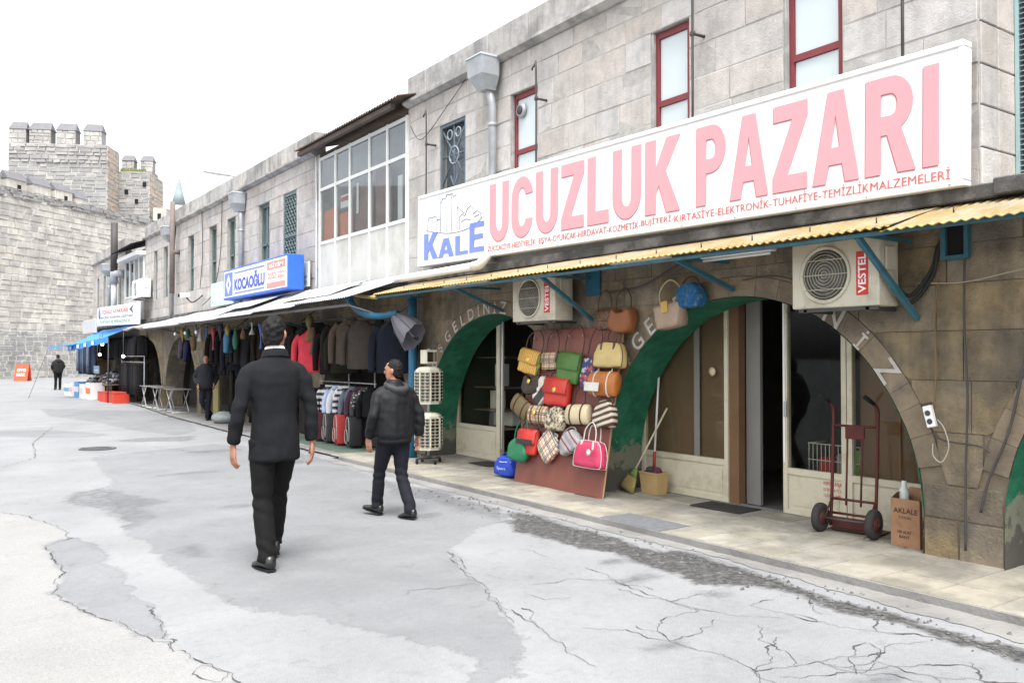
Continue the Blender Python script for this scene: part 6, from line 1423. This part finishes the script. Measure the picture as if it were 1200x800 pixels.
o = add('print', text_me('A', .12, .14, .02, .002), M('pink_print', (.45, .08, .15), .7), None, loc=(5.63, 22.86, 1.72), rot=(0, 0, FAC-.3)); tag(o, 'pink letter print on the navy top', 'print')
for y in (23.0, 22.0, 21.0):
    b_ = thing('light_bulb', 'small unlit white bulb %s under the grey awning' % {23.0: 'at the far end', 22.0: 'in the middle of three', 21.0: 'nearest of three'}[y], 'bulb', (5.5, y, 2.2))
    MB().sphere((5.5, y, 2.19), (.035, .035, .05), 10, 8).build('glass', m_white, b_, world=True); MB().tube([(5.5, y, 2.235), (5.5, y, 2.39)], .012, 6).build('cord', m_dsteel, b_, world=True)
o = thing('plastic_bundle', 'grey plastic wrapped bundle lying on the road by the clothing shop', 'bundle', (6.05, 20.6, 0)); MB().sphere((6.05, 20.6, .15), (.28, .38, .16), 14, 8).build('bundle', M('grey_plastic', (.22, .24, .24), .35, .3, 5, .6), o, world=True); MB().tube([(5.95, 20.4, .27), (6.1, 20.75, .31)], .02, 6).build('knot', MATS['grey_plastic'], o, world=True)
o = thing('yellow_plank', 'tall dull yellow board leaning beside the standing man', 'board', (6.7, 23.6, .03)); MB().bbox(6.62, 6.68, 23.1, 23.55, .03, 1.0, .01).build('panel', M('dull_yellow', (.28, .24, .10), .8, .2, 3, .1), o, world=True); MB().box(6.615, 6.62, 23.15, 23.5, .75, .95).build('print', m_brownb, o, world=True)

# ================================================================ OPEN ARCHES AND FAR STALL
def table(y, lab):
    t = thing('folding_table', lab, 'table', (6.15, y, 0), FAC, 'folding tables in the open arches')
    t.scale = (.85, .85, .88)
    MB().bbox(-.55, .55, -.32, .32, .76, .785, .006).build('top', M('table_grey', (.22, .21, .20), .6, .1, 4, .03), t)
    for yy_ in (-.27, .27):
        for s in (-1, 1): MB().tube([(s*.45, yy_, .035), (-s*.45, yy_+.02*s, .76)], .016, 6).build('leg', M('dull_white_steel', (.42, .42, .42), .6), t)
    for x in (-.45, .45): MB().tube([(x, -.27, .05), (x, .27, .05)], .012, 6).build('foot_bar', m_white, t)
table(28.6, 'folding table with crossed white legs in the left open arch'); table(27.1, 'folding table with crossed white legs between the two open arches'); table(25.4, 'folding table mostly in shadow in the nearer open arch')
for (x, yv, z, lab) in ((6.9, 29.6, .8, 'leafy potted plant in the left open arch'),):
    t = thing('potted_plant', lab, 'plant', (x, yv, .05)); MB().lathe([(.12, .0), (.18, .3), (.19, .32), (.15, .32)], 12, (x, yv, .62)).build('pot', M('terracotta', (.3, .09, .05), .8), t, world=True)
    MB().bbox(x-.25, x+.25, yv-.3, yv+.3, .05, .61, .01).build('plinth', m_brownb, t, world=True)
    lf = MB()
    for k in range(90):
        a, u = rng.uniform(0, 6.28), rng.uniform(.05, .3); zz = .95+rng.uniform(0, .5); p = (x+u*math.cos(a), yv+u*math.sin(a), zz)
        lf.addvf([p, (p[0]+.06*math.cos(a), p[1]+.06*math.sin(a), zz+.05), (p[0]+.09*math.cos(a+.4), p[1]+.09*math.sin(a+.4), zz-.02)], [(0, 1, 2)])
    tag(lf.build('leaves', M('dull_leaf', (.10, .12, .03), .8), t, world=True), kind='stuff')
m_tarp = M('blue_tarpaulin', (.025, .22, .62), .45, .12, 2, .15, spec=.5)
tp_ = thing('tarpaulin', 'bright blue tarpaulin stretched over the far stall', 'tarpaulin', (5.3, 35, 2.2))
Q = [Vector((6.35, 38.6, 2.68)), Vector((6.35, 32.0, 2.70)), Vector((5.5, 32.3, 2.30)), Vector((4.95, 37.6, 2.02))]
V = []; n = 16
for i in range(n+1):
    for j in range(n+1):
        u, v = i/n, j/n; p = (Q[0]*(1-u)+Q[1]*u)*(1-v)+(Q[3]*(1-u)+Q[2]*u)*v
        p.z += -.10*math.sin(math.pi*u)*math.sin(math.pi*v)+.03*noise.noise(p*2.5); V.append(tuple(p))
F = [(i*(n+1)+j, i*(n+1)+j+1, (i+1)*(n+1)+j+1, (i+1)*(n+1)+j) for i in range(n) for j in range(n)]
tt = MB().addvf(V, F, True).addvf([(x, y, z+.006) for x, y, z in V], [tuple(reversed(f)) for f in F], True)
tt.build('sheet', m_tarp, tp_, world=True)
ed = [V[i*(n+1)+n] for i in range(n+1)]
MB().addvf([(p[0], p[1], p[2]+dz) for p in ed for dz in (.004, -.20+.04*noise.noise(Vector(p)*3))], [(2*i, 2*i+1, 2*i+3, 2*i+2) for i in range(n)]).build('valance', m_tarp, tp_, world=True)
for k in range(4): MB().bbox(ed[3*k+1][0]-.01, ed[3*k+1][0]+.01, ed[3*k+1][1]-.35, ed[3*k+1][1]+.2, ed[3*k+1][2]-.16, ed[3*k+1][2]-.02, .004).build('white_scuff', m_white, tp_, world=True)
MB().addvf([tuple(Q[3]), (5.1, 36.2, 2.12), (4.2, 36.9, 1.97), (4.95, 37.6, 2.04), (5.1, 36.2, 2.09), (4.2, 36.9, 1.90)], [(0, 1, 2), (3, 5, 4), (1, 4, 5, 2), (0, 2, 5, 3)]).build('pulled_corner', m_tarp, tp_, world=True)
MB().tube([(4.2, 36.9, 1.95), (3.6, 37.5, .0)], .008, 4).build('guy_rope', m_dsteel, tp_, world=True)
for p in (Vector((5.52, 32.35, 2.30)),): MB().tube([(p.x, p.y, 0), (p.x, p.y, p.z)], .02, 6).build('pole', m_dsteel, tp_, world=True)
fs2 = thing('stall_table', 'trestle of the far stall under the blue tarpaulin', 'table', (6.1, 35.6, 0))
MB().bbox(5.75, 6.45, 33.9, 38.2, .55, .60, .01).build('top', m_brownb, fs2, world=True)
for (x, yv) in ((5.8, 34), (6.4, 34), (5.8, 38.1), (6.4, 38.1)): MB().tube([(x, yv, 0), (x, yv, .55)], .025, 6).build('leg', m_dsteel, fs2, world=True)
shoe = MB()
shoe.loft([[(x, wd*math.cos(a*.785), max(0, .035+hz*math.sin(a*.785))) for a in range(8)] for x, wd, hz in ((-.14, .02, .03), (-.12, .038, .06), (-.05, .04, .06), (.04, .042, .045), (.11, .036, .035), (.145, .015, .02))])
shm = shoe.mesh('shoe'); SHC = [cloth('shoe%d' % k, c, .5) for k, c in enumerate(((.03, .03, .03), (.3, .3, .3), (.10, .14, .22), (.16, .10, .06), (.5, .5, .48), (.06, .07, .10)))]
for k in range(150):
    yv = rng.uniform(34, 38.1); x = rng.uniform(5.8, 6.4); zz = .60+max(0, .34-abs(yv-36)*.14)*(x-5.7)*1.5+rng.uniform(0, .07)
    ci = rng.randrange(6); o = add('shoe', shm, SHC[ci], None, loc=(x, yv, zz), rot=(rng.uniform(-.4, .4), rng.uniform(-.4, .3), rng.uniform(0, 6)))
    tag(o, '%s shoe in the heap of shoes on the far stall' % ('black', 'grey', 'blue', 'brown', 'white', 'dark blue')[ci], 'shoe', 'heap of shoes on the far stall')
o = thing('price_card', 'pale blue card standing in the heap of shoes', 'card', (5.9, 36.6, .9)); MB().bbox(5.85, 5.87, 36.2, 37.4, .95, 1.25, .004).build('card', M('pale_blue_card', (.30, .42, .58), .6), o, world=True); MB().box(5.846, 5.849, 36.35, 37.2, 1.05, 1.1).build('print', m_white, o, world=True)
def crate(pos, w_, d_, h_, mat, lab, cat='crate', band=None, grp='boxes in front of the far stall'):
    t = thing(cat.replace(' ', '_'), lab, cat, pos, FAC+rng.uniform(-.1, .1), grp)
    MB().box(-w_/2, w_/2, -d_/2, -d_/2+.02, .02, h_).box(-w_/2, w_/2, d_/2-.02, d_/2, .02, h_).box(-w_/2, -w_/2+.02, -d_/2+.02, d_/2-.02, .02, h_).box(w_/2-.02, w_/2, -d_/2+.02, d_/2-.02, .02, h_).build('sides', mat, t)
    MB().box(-w_/2, w_/2, -d_/2, d_/2, 0, .02).build('bottom', mat, t)
    if band: MB().box(-w_/2-.003, w_/2+.003, -d_/2-.004, -d_/2-.001, h_*.35, h_*.7).build('band', band, t)
    else: MB().bbox(-w_/2-.012, w_/2+.012, -d_/2-.012, d_/2+.012, h_-.03, h_, .005).build('rim', mat, t)
    MB().box(-w_/2+.03, w_/2-.03, -d_/2+.03, d_/2-.03, h_*.5, h_*.8).build('contents', BLK[2], t)
m_rc = M('red_crate', (.50, .05, .03), .5, .1, 4, .03); m_wb = M('white_box', (.62, .62, .62), .6, .06, 3, .03); m_bb = M('blue_pack', (.10, .28, .60), .5); m_ob = M('orange_band', (.62, .16, .06), .6)
crate((5.85, 32.2, .0), .9, .5, .38, m_rc, 'nearest red plastic crate in front of the far stall'); crate((5.75, 33.3, .0), .85, .5, .36, m_rc, 'red plastic crate behind the nearest red one'); crate((5.8, 34.25, 0), .7, .5, .34, m_rc, 'farthest red plastic crate in front of the far stall')
crate((5.6, 35.4, 0), .95, .5, .62, m_wb, 'white cardboard box with an orange band beside the red crates', 'box', m_ob)
crate((5.55, 36.7, 0), .9, .5, .55, m_wb, 'plain white box behind the one with the orange band', 'box', M('pale_band', (.55, .50, .50), .6))
crate((5.55, 37.9, 0), .8, .5, .6, m_bb, 'blue and white packing box on the ground at the far stall', 'box', m_wb); crate((5.5, 39.0, 0), .8, .5, .5, m_wb, 'white box with a pink band at the far stall', 'box', M('pink_band', (.62, .32, .28), .6)); crate((5.5, 40.2, 0), .9, .5, .45, m_wb, 'farthest white box on the ground at the far stall', 'box', m_bb)
rk2 = thing('trouser_rail', 'free standing rail of dark trousers at the far stall', 'clothes rail', (6.2, 32, 0))
MB().tube([(6.15, 29.7, 1.42), (6.15, 33.4, 1.42)], .015, 6).tube([(6.15, 29.7, 1.62), (6.15, 33.4, 1.62)], .012, 6).build('rail', m_steel, rk2, world=True)
for yv in (29.7, 33.4): MB().tube([(6.15, yv, 0), (6.15, yv, 1.62)], .018, 6).build('upright', m_steel, rk2, world=True)
for k in range(13): garment('trousers', PM[k % 3], BLK[k*5 % 6], (6.15, 29.9+k*.27, 1.36), rng.uniform(.4, 1.1), '%s trousers, %s from the near end of the free standing rail' % (BNM[k*5 % 6], nth(k)), 'trousers', 'dark trousers on the far rail', 1.05)
for k in range(9): garment('jeans', PM[k % 3], cloth('denim%d' % (k % 3), ((.06, .09, .14), (.03, .04, .07), (.12, .15, .20))[k % 3]), (5.9, 37.6+k*.48, 2.1 if k % 2 else 2.2), rng.uniform(-.4, .4), '%s jeans, %s pair from the near end hung at the far stall' % (('blue', 'dark blue', 'pale blue')[k % 3], nth(k)), 'jeans', 'jeans hanging on the far stall', 1.25)
for k in range(16): garment('jacket', JM[k % 5], BLK[k*5 % 6], (6.35, 31.0+k*.52, 2.35), rng.uniform(-.4, .4), '%s jacket, %s from the near end at the back of the far stall' % (BNM[k*5 % 6], nth(k)), 'jacket', 'dark jackets at the far stall', 1.15)
m_bulb = bpy.data.materials.new('lit_bulb'); m_bulb.use_nodes = True; e_ = m_bulb.node_tree.nodes['Principled BSDF']; e_.inputs['Emission Color'].default_value = (1, .93, .8, 1); e_.inputs['Emission Strength'].default_value = 6
for (x, yv, z, lab) in ((5.6, 34.0, 2.05, 'highest lit bulb over the far stall'), (5.6, 34.5, 1.68, 'lower lit bulb over the heap of shoes'), (5.9, 31.8, 1.62, 'lit bulb over the rail of trousers')):
    b_ = thing('light_bulb', lab, 'bulb', (x, yv, z)); MB().sphere((x, yv, z), .05, 12, 8).build('glass', m_bulb, b_, world=True); MB().tube([(x, yv, z+.06), (x, yv, 2.45)], .012, 5).build('cord', m_dsteel, b_, world=True)
ab = thing('sandwich_board', 'orange red sandwich board on the ground at the foot of the castle wall', 'sign', (5.9, 65.0, 0), FAC+R(55))
m_abr = M('board_orange_red', (.60, .10, .05), .6, .08, 3, .03)
for s in (-1, 1):
    MB().addvf([(-.45, s*.3, 0), (.45, s*.3, 0), (.45, s*.04, 1.15), (-.45, s*.04, 1.15), (-.45, s*.27, 0), (.45, s*.27, 0), (.45, s*.01, 1.15), (-.45, s*.01, 1.15)], [(0, 1, 2, 3), (7, 6, 5, 4), (0, 4, 5, 1), (1, 5, 6, 2), (2, 6, 7, 3), (3, 7, 4, 0)]).build('panel', m_abr, ab)
for z, tx in ((.62, 'OTO'), (.32, 'PARK')):
    add('lettering', text_me(tx, .6, .2, .03, .004), m_white, ab, loc=(-.3, -.30+z*.226-.012, z), rot=(R(-12.7), 0, 0))
MB().tube([(-.44, 0, 1.16), (.44, 0, 1.16)], .02, 6).build('hinge', m_dsteel, ab)
lp = thing('street_lamp', 'street lamp whose arm and head show above the roofs', 'street lamp', (11.6, 31.5, 0))
MB().tube([(11.6, 31.5, 0), (11.6, 31.5, 7.2)], .08, 8).build('post', m_steel, lp, world=True); MB().tube(spline([(11.6, 31.5, 7.2), (11.3, 31.6, 7.9), (10.2, 32.1, 8.3), (9.6, 32.4, 8.45)], 5), .045, 8).build('arm', m_steel, lp, world=True)
MB().loft([[(9.6-d_, 32.4+d_*.4+wd*math.cos(a*.785), 8.45+d_*.12+hd*math.sin(a*.785)) for a in range(8)] for d_, wd, hd in ((-.1, .05, .04), (0, .10, .06), (.4, .13, .07), (.75, .09, .05), (.85, .03, .02))]).build('head', M('lamp_grey', (.45, .46, .47), .5), lp, world=True)

# ================================================================ PEOPLE
def remesh(mb, vox, smooth=2, folds=None, seed=0):
    me = mb.mesh('tmp'); o = bpy.data.objects.new('tmp', me); col.objects.link(o)
    md = o.modifiers.new('r', 'REMESH'); md.mode = 'VOXEL'; md.voxel_size = vox; md.use_smooth_shade = True
    dg = bpy.context.evaluated_depsgraph_get(); dg.update()
    out = bpy.data.meshes.new_from_object(o.evaluated_get(dg)); bpy.data.objects.remove(o); bpy.data.meshes.remove(me)
    bm = bmesh.new(); bm.from_mesh(out)
    for _ in range(smooth): bmesh.ops.smooth_vert(bm, verts=bm.verts, factor=.5, use_axis_x=True, use_axis_y=True, use_axis_z=True)
    bm.normal_update()
    if folds:
        for v in bm.verts: v.co += v.normal*folds(v.co, seed)
    bm.to_mesh(out); bm.free()
    out.polygons.foreach_set('use_smooth', [True]*len(out.polygons)); out.materials.clear(); out.update(); return out
def folds_jacket(p, s):
    return .0065*noise.noise(Vector((p.x*7, p.y*7, p.z*4+s)))+.005*noise.noise(Vector((p.x*16+s, p.y*16, p.z*9)))+.0028*math.sin(p.z*50+p.x*16+noise.noise(p*6)*5)*(1 if abs(p.x) > .20 else .35)
def folds_legs(p, s):
    k = max(0, 1-abs(p.z-.48)/.16)+max(0, 1-abs(p.z-.14)/.12)+.35*max(0, 1-abs(p.z-.82)/.12)
    return .004*noise.noise(Vector((p.x*9, p.y*9, p.z*4+s)))+.006*k*math.sin(p.z*62+noise.noise(Vector((p.x*6, p.y*6, p.z*3+s)))*4+p.x*20)
m_skin = M('skin', (.34, .165, .105), .5, .08, 12, .06, spec=.35); m_hair = M('hair_black', (.006, .0055, .0055), .6, .3, 40, .25, spec=.2, bscale=90)
m_shoe = M('shoe_leather', (.012, .012, .012), .25, .1, 10, .03, spec=.6); m_eye = M('eye_dark', (.03, .02, .02), .3)
def hand_pts(mb, w, s, rz=0.0, curl=1.0):
    """palm, four fingers and a thumb hanging down from wrist w"""
    W = Vector(w); cr, sr = math.cos(rz), math.sin(rz)
    def T(p): return W+Vector((p[0]*cr-p[1]*sr, p[0]*sr+p[1]*cr, p[2]))
    q = []
    for z, tx, wy in ((.05, .021, .026), (0, .018, .028), (-.03, .0165, .036), (-.065, .016, .042), (-.092, .013, .041), (-.098, .008, .036)):
        q.append([T((tx*math.cos(a*.628), wy*math.sin(a*.628), z)) for a in range(10)])
    mb.loft(q)
    for y, L_ in ((.031, .070), (.0105, .079), (-.0105, .074), (-.030, .058)):
        c = curl; P = [T((0, y, -.082)), T((-s*.005*c, y, -.09-.42*L_)), T((-s*.020*c, y*.96, -.09-.78*L_)), T((-s*.036*c, y*.93, -.09-.95*L_))]
        mb.tube(spline(P, 3), [.0095, .0093, .009, .009, .0088, .0085, .0082, .008, .0078, .006], 8)
    mb.tube(spline([T((0, .028, -.012)), T((-s*.014, .047, -.042)), T((-s*.022, .053, -.068)), T((-s*.027, .050, -.09))], 3), [.012, .012, .0115, .011, .0105, .010, .0098, .0095, .009, .006], 8)
def head_rings(mb, base, yaw, pitch=0.0, sc=1.0):
    B = Vector(base); rot = Matrix.Rotation(yaw, 3, 'Z') @ Matrix.Rotation(pitch, 3, 'X')
    def T(p): return B+rot @ (Vector(p)*sc)
    q = []
    for z, rx, ry, yc in ((-.005, .022, .022, .050), (.008, .040, .040, .042), (.03, .054, .060, .030), (.06, .062, .076, .020), (.09, .069, .088, .012), (.125, .074, .095, .006), (.16, .074, .096, .0), (.19, .066, .086, -.004), (.212, .048, .064, -.006), (.226, .024, .034, -.006), (.23, .006, .008, -.006)):
        q.append([T((rx*math.cos(a*.3927), yc+ry*math.sin(a*.3927), z)) for a in range(16)])
    mb.loft(q)
    mb.tube([T((0, .090, .135)), T((0, .106, .105)), T((0, .112, .088)), T((0, .094, .078))], [.010, .013, .016, .010], 8)      # nose
    mb.tube([T((-.026, .082, .050)), T((0, .094, .051)), T((.026, .082, .050))], [.007, .010, .007], 6)                        # lips
    mb.tube([T((-.045, .083, .138)), T((-.015, .098, .142)), T((.015, .098, .142)), T((.045, .083, .138))], [.008, .010, .010, .008], 6)   # brow
    for s in (-1, 1): mb.sphere(T((s*.075, -.008, .105)), (.014, .022, .034), 10, 7)
    return T
def person(label, loc, heading, H, pose, vox=.009, jk=None, tr=None, style='suit', seed=1, hairvox=.008):
    t = thing('person', label, 'person', loc, heading); k = H/1.75; t.scale = (k, k, k)
    P = pose; g = P.get('girth', 1.0)
    sh = P.get('shift', (0, 0)); lean = P.get('lean', 0.0)
    def tor(z): return (sh[0]*(z-.9)/.6, lean*(z-.9)/.6)
    # --- trousers
    mb = MB()
    for s in ('L', 'R'):
        h, kn, an = P['leg'+s]
        limb(mb, [(h, .100*g), ((Vector(h)*.5+Vector(kn)*.5), .088*g), (kn, .070), ((Vector(kn)*.5+Vector(an)*.5), .070), ((Vector(an)+Vector((0, 0, .03))), .067), (Vector(an)+Vector((0, 0, -.035)), .070)], 14, 4)
    mb.sphere((0, 0, .93), (.165*g, .115*g, .12), 16, 10); mb.sphere((0, -.03, .90), (.15*g, .10*g, .10), 16, 10)
    add('trousers', remesh(mb, vox*1.3, 3, folds_legs, seed), tr, t)
    # --- jacket
    mb = MB(); q = []
    prof = {'suit': ((.745, .180, .134), (.78, .182, .138), (.95, .168, .134), (1.08, .156, .114), (1.22, .172, .120), (1.32, .184, .122), (1.39, .190, .112), (1.435, .150, .095), (1.47, .105, .082), (1.50, .080, .072), (1.53, .070, .066)),
            'bomber': ((.86, .185, .135), (.88, .198, .148), (.93, .222, .165), (1.05, .225, .165), (1.2, .228, .160), (1.34, .222, .148), (1.42, .195, .120), (1.47, .135, .100), (1.51, .095, .088), (1.545, .085, .080))}[style]
    for z, rx, ry in prof:
        cx, cy = tor(z); q.append([(cx+rx*g*math.copysign(abs(math.cos(a*.314))**.85, math.cos(a*.314)), cy+ry*g*math.sin(a*.314), z) for a in range(20)])
    mb.loft(q); ax = .0 if style == 'suit' else .008
    for s in ('L', 'R'):
        S, E, Wr = [Vector(p) for p in P['arm'+s]]
        limb(mb, [((S.x*.55, S.y, S.z+.028), .05), (Vector((S.x*.9, S.y, S.z)), .062+ax), (S*.72+E*.28+Vector((S.x*.04, 0, .0)), .065+ax), (S*.4+E*.6, .058+ax), (E, .053+ax), (E*.4+Wr*.6, .054+ax), (Wr+(Wr-E).normalized()*-.01, .047+ax*.6)], 14, 4)
    add('jacket', remesh(mb, vox*1.2, 6, folds_jacket, seed), jk, t)
    if style == 'bomber':
        cx, cy = tor(.87); rg = [[(cx+rx*math.cos(a*.314), cy+ry*math.sin(a*.314), z) for a in range(20)] for z, rx, ry in ((.835, .185*g, .138*g), (.84, .194*g, .147*g), (.885, .200*g, .152*g), (.89, .19*g, .14*g))]
        MB().loft(rg).build('waistband', cloth('rib_knit', (.013, .013, .015)), t)
        cx, cy = tor(1.5); hb = MB(); P0 = spline([(cx+.10, cy+.03, 1.50), (cx+.115, cy-.06, 1.47), (cx+.05, cy-.135, 1.43), (cx-.05, cy-.135, 1.43), (cx-.115, cy-.06, 1.47), (cx-.10, cy+.03, 1.50)], 5)
        hb.tube(P0, [.03]*4+[.042]*(len(P0)-8)+[.03]*4, 10); hb.sphere((cx, cy-.11, 1.41), (.11, .05, .07), 12, 8)
        add('hood', remesh(hb, .012, 2, folds_jacket, seed+4), P.get('hoodmat', jk), t)
    else:
        cx, cy = tor(1.52); rg = [[(cx+r_*1.05*math.cos(a*.314), cy+.004+r_*math.sin(a*.314), z+(.014*-math.sin(a*.314))) for a in range(20)] for z, r_ in ((1.49, .074), (1.548, .066), (1.55, .062), (1.50, .062))]
        MB().loft(rg, False).build('shirt_collar', cloth('shirt_white', (.7, .7, .7)), t)
        rg = [[(cx+r_*1.12*math.cos(a*.314), cy+r_*math.sin(a*.314), z+(.016*-math.sin(a*.314))) for a in range(20)] for z, r_ in ((1.475, .088), (1.525, .077), (1.528, .073), (1.48, .078))]
        MB().loft(rg, False).build('jacket_collar', jk, t)
    # --- body: one surface from feet to crown, hands with five fingers
    mb = MB(); cx, cy = tor(1.5)
    mb.loft([[(tor(z)[0]+rx*math.cos(a*.52), tor(z)[1]+ry*math.sin(a*.52), z) for a in range(12)] for z, rx, ry in ((.86, .13, .08), (1.1, .14, .09), (1.3, .16, .095), (1.42, .13, .075), (1.5, .06, .055))])
    limb(mb, [((cx, cy-.005, 1.40), .062), ((cx, cy+.005, 1.52), .056), ((cx, cy+.018, 1.60), .055)], 14, 3)
    T = head_rings(mb, (cx, cy+.010, 1.535), P.get('yaw', 0), P.get('pitch', 0))
    for s in ('L', 'R'):
        S, E, Wr = [Vector(p) for p in P['arm'+s]]; limb(mb, [(S*.8+Vector((0, 0, .24)), .03), (S*.6+E*.4, .038), (E, .034), (Wr, .026)], 10, 3)
        h, kn, an = P['leg'+s]; limb(mb, [(h, .07), (kn, .045), (an, .035)], 10, 3)
    bme = remesh(mb, vox, 1)
    hb = MB(); hb.addvf([v.co[:] for v in bme.vertices], [list(p.vertices) for p in bme.polygons], True)
    if P.get('hands', True):
        for s, sg_ in (('L', -1), ('R', 1)): hand_pts(hb, P['arm'+s][2], sg_, P.get('hand'+s, 0))
    body = hb.build('body', m_skin, t); 
    for s in (-1, 1): MB().sphere(T((s*.03, .092, .118)), .009, 8, 6).build('eye', m_eye, body)
    # --- hair
    mb = MB(); hr = P.get('hair', 1.0); q = []
    for z, rx, ry, yc in ((.03, .050, .030, -.062), (.06, .070, .052, -.045), (.10, .079, .078, -.028), (.14, .082, .092, -.018), (.18, .081, .093, -.012), (.21, .066, .078, -.010), (.233, .042, .052, -.012), (.245, .012, .016, -.012)):
        q.append([T((rx*.965*math.cos(a*.3927), yc+ry*.97*math.sin(a*.3927), z-.004+.006*(hr-1))) for a in range(16)])
    mb.loft(q)
    hm = remesh(mb, hairvox, 1, lambda p, s: .007*hr*noise.noise(p*34)+.004*noise.noise(p*80), 3); add('hair', hm, P.get('hairmat', m_hair), t)
    # --- shoes
    for s in ('L', 'R'):
        an = Vector(P['leg'+s][2]); fy, fp = P.get('foot'+s, (0, 0)); rot = Matrix.Rotation(fy, 3, 'Z') @ Matrix.Rotation(fp, 3, 'X'); q = []
        for y, hw, z0, z1 in ((-.085, .022, -.075, -.02), (-.075, .036, -.085, .01), (-.02, .040, -.085, .02), (.04, .042, -.085, .0), (.10, .048, -.085, -.03), (.15, .046, -.083, -.045), (.185, .032, -.078, -.055), (.20, .012, -.07, -.06)):
            q.append([tuple(an+rot @ Vector((hw*math.copysign(abs(math.cos(a*.628))**.7, math.cos(a*.628)), y, (z0+z1)/2+(z1-z0)/2*math.sin(a*.628)))) for a in range(10)])
        so = MB().loft(q).build('shoe', P.get('shoemat', m_shoe), t)
        MB().loft([[tuple(an+rot @ Vector((hw*x, y, z))) for x in (-1, 1)]+[tuple(an+rot @ Vector((hw*x, y, z-.012))) for x in (1, -1)] for y, hw, z in ((-.086, .03, -.082), (0, .041, -.082), (.1, .049, -.082), (.19, .032, -.080), (.203, .01, -.078))], True, False).build('sole', m_black, so)
    return t
m_suit = M('suit_black', (.0075, .008, .0098), .85, .15, 30, .12, spec=.2, bscale=200); m_trou = M('suit_trousers', (.0055, .0055, .006), .85, .15, 30, .1, spec=.2)
m_bomb = M('quilted_nylon', (.008, .0085, .0105), .6, .15, 12, .2, spec=.25); m_hood = M('hood_lining', (.03, .031, .035), .6, .2, 12, .2); m_jean = M('dark_jeans', (.006, .007, .012), .85, .15, 20, .15)
person('tall man in a black suit walking away up the road, seen from behind', (2.27, 6.42, .004), R(-5), 1.885,
       dict(legL=((-.085, 0, .90), (-.085, -.005, .49), (-.075, -.10, .095)), legR=((.085, .02, .90), (.085, .20, .50), (.075, .30, .12)), footL=(R(10), R(-3)), footR=(R(-4), R(4)),
            armL=((-.178, 0, 1.385), (-.252, -.03, 1.13), (-.280, .03, .865)), armR=((.178, 0, 1.385), (.250, -.035, 1.13), (.268, -.02, .865)), yaw=R(-32), handL=R(14), handR=R(-25), hair=1.5), .0085, m_suit, m_trou, 'suit', 1)
person('shorter man in a dark hooded bomber jacket walking past the sunglasses stand', (3.93, 7.66, .004), R(6), 1.55,
       dict(legL=((-.09, .02, .90), (-.08, .18, .50), (-.06, .26, .115)), legR=((.09, 0, .90), (.085, -.02, .48), (.08, -.20, .10)), footL=(R(14), R(10)), footR=(R(6), R(-6)),
            armL=((-.19, .01, 1.40), (-.285, -.02, 1.14), (-.27, .10, .90)), armR=((.19, .01, 1.40), (.30, -.06, 1.15), (.31, -.03, .89)), yaw=R(34), handR=R(-10), handL=R(20), hair=.9, girth=1.06, hoodmat=m_hood), .0085, m_bomb, m_jean, 'bomber', 3)
person('man in a dark jacket standing cross legged by the stone pier, facing the road', (5.93, 21.7, .03), R(165), 1.60,
       dict(legL=((-.085, 0, .90), (-.07, .03, .49), (-.04, 0, .09)), legR=((.085, 0, .90), (.10, .05, .50), (-.10, -.12, .16)), footL=(0, 0), footR=(R(20), R(-25)),
            armL=((-.19, 0, 1.40), (-.28, -.04, 1.15), (-.20, .10, .95)), armR=((.19, 0, 1.40), (.29, -.04, 1.15), (.20, .10, .95)), yaw=R(-6), hair=.6), .014, M('dark_parka', (.012, .013, .02), .7, .15, 12, .2), m_jean, 'bomber', 5, .014)
person('man in a black coat standing with his back turned near the castle wall', (5.72, 46.6, .0), R(10), 1.70,
       dict(legL=((-.09, 0, .90), (-.10, .0, .49), (-.11, 0, .09)), legR=((.09, 0, .90), (.10, .02, .49), (.11, .05, .09)),
            armL=((-.19, 0, 1.40), (-.29, .0, 1.16), (-.20, .16, 1.0)), armR=((.19, 0, 1.40), (.29, .0, 1.16), (.22, .17, 1.0)), yaw=R(10), pitch=R(-12), hair=.8, girth=1.08), .016, M('black_coat', (.010, .010, .011), .8, .15, 12, .15), m_trou, 'bomber', 7, .016)
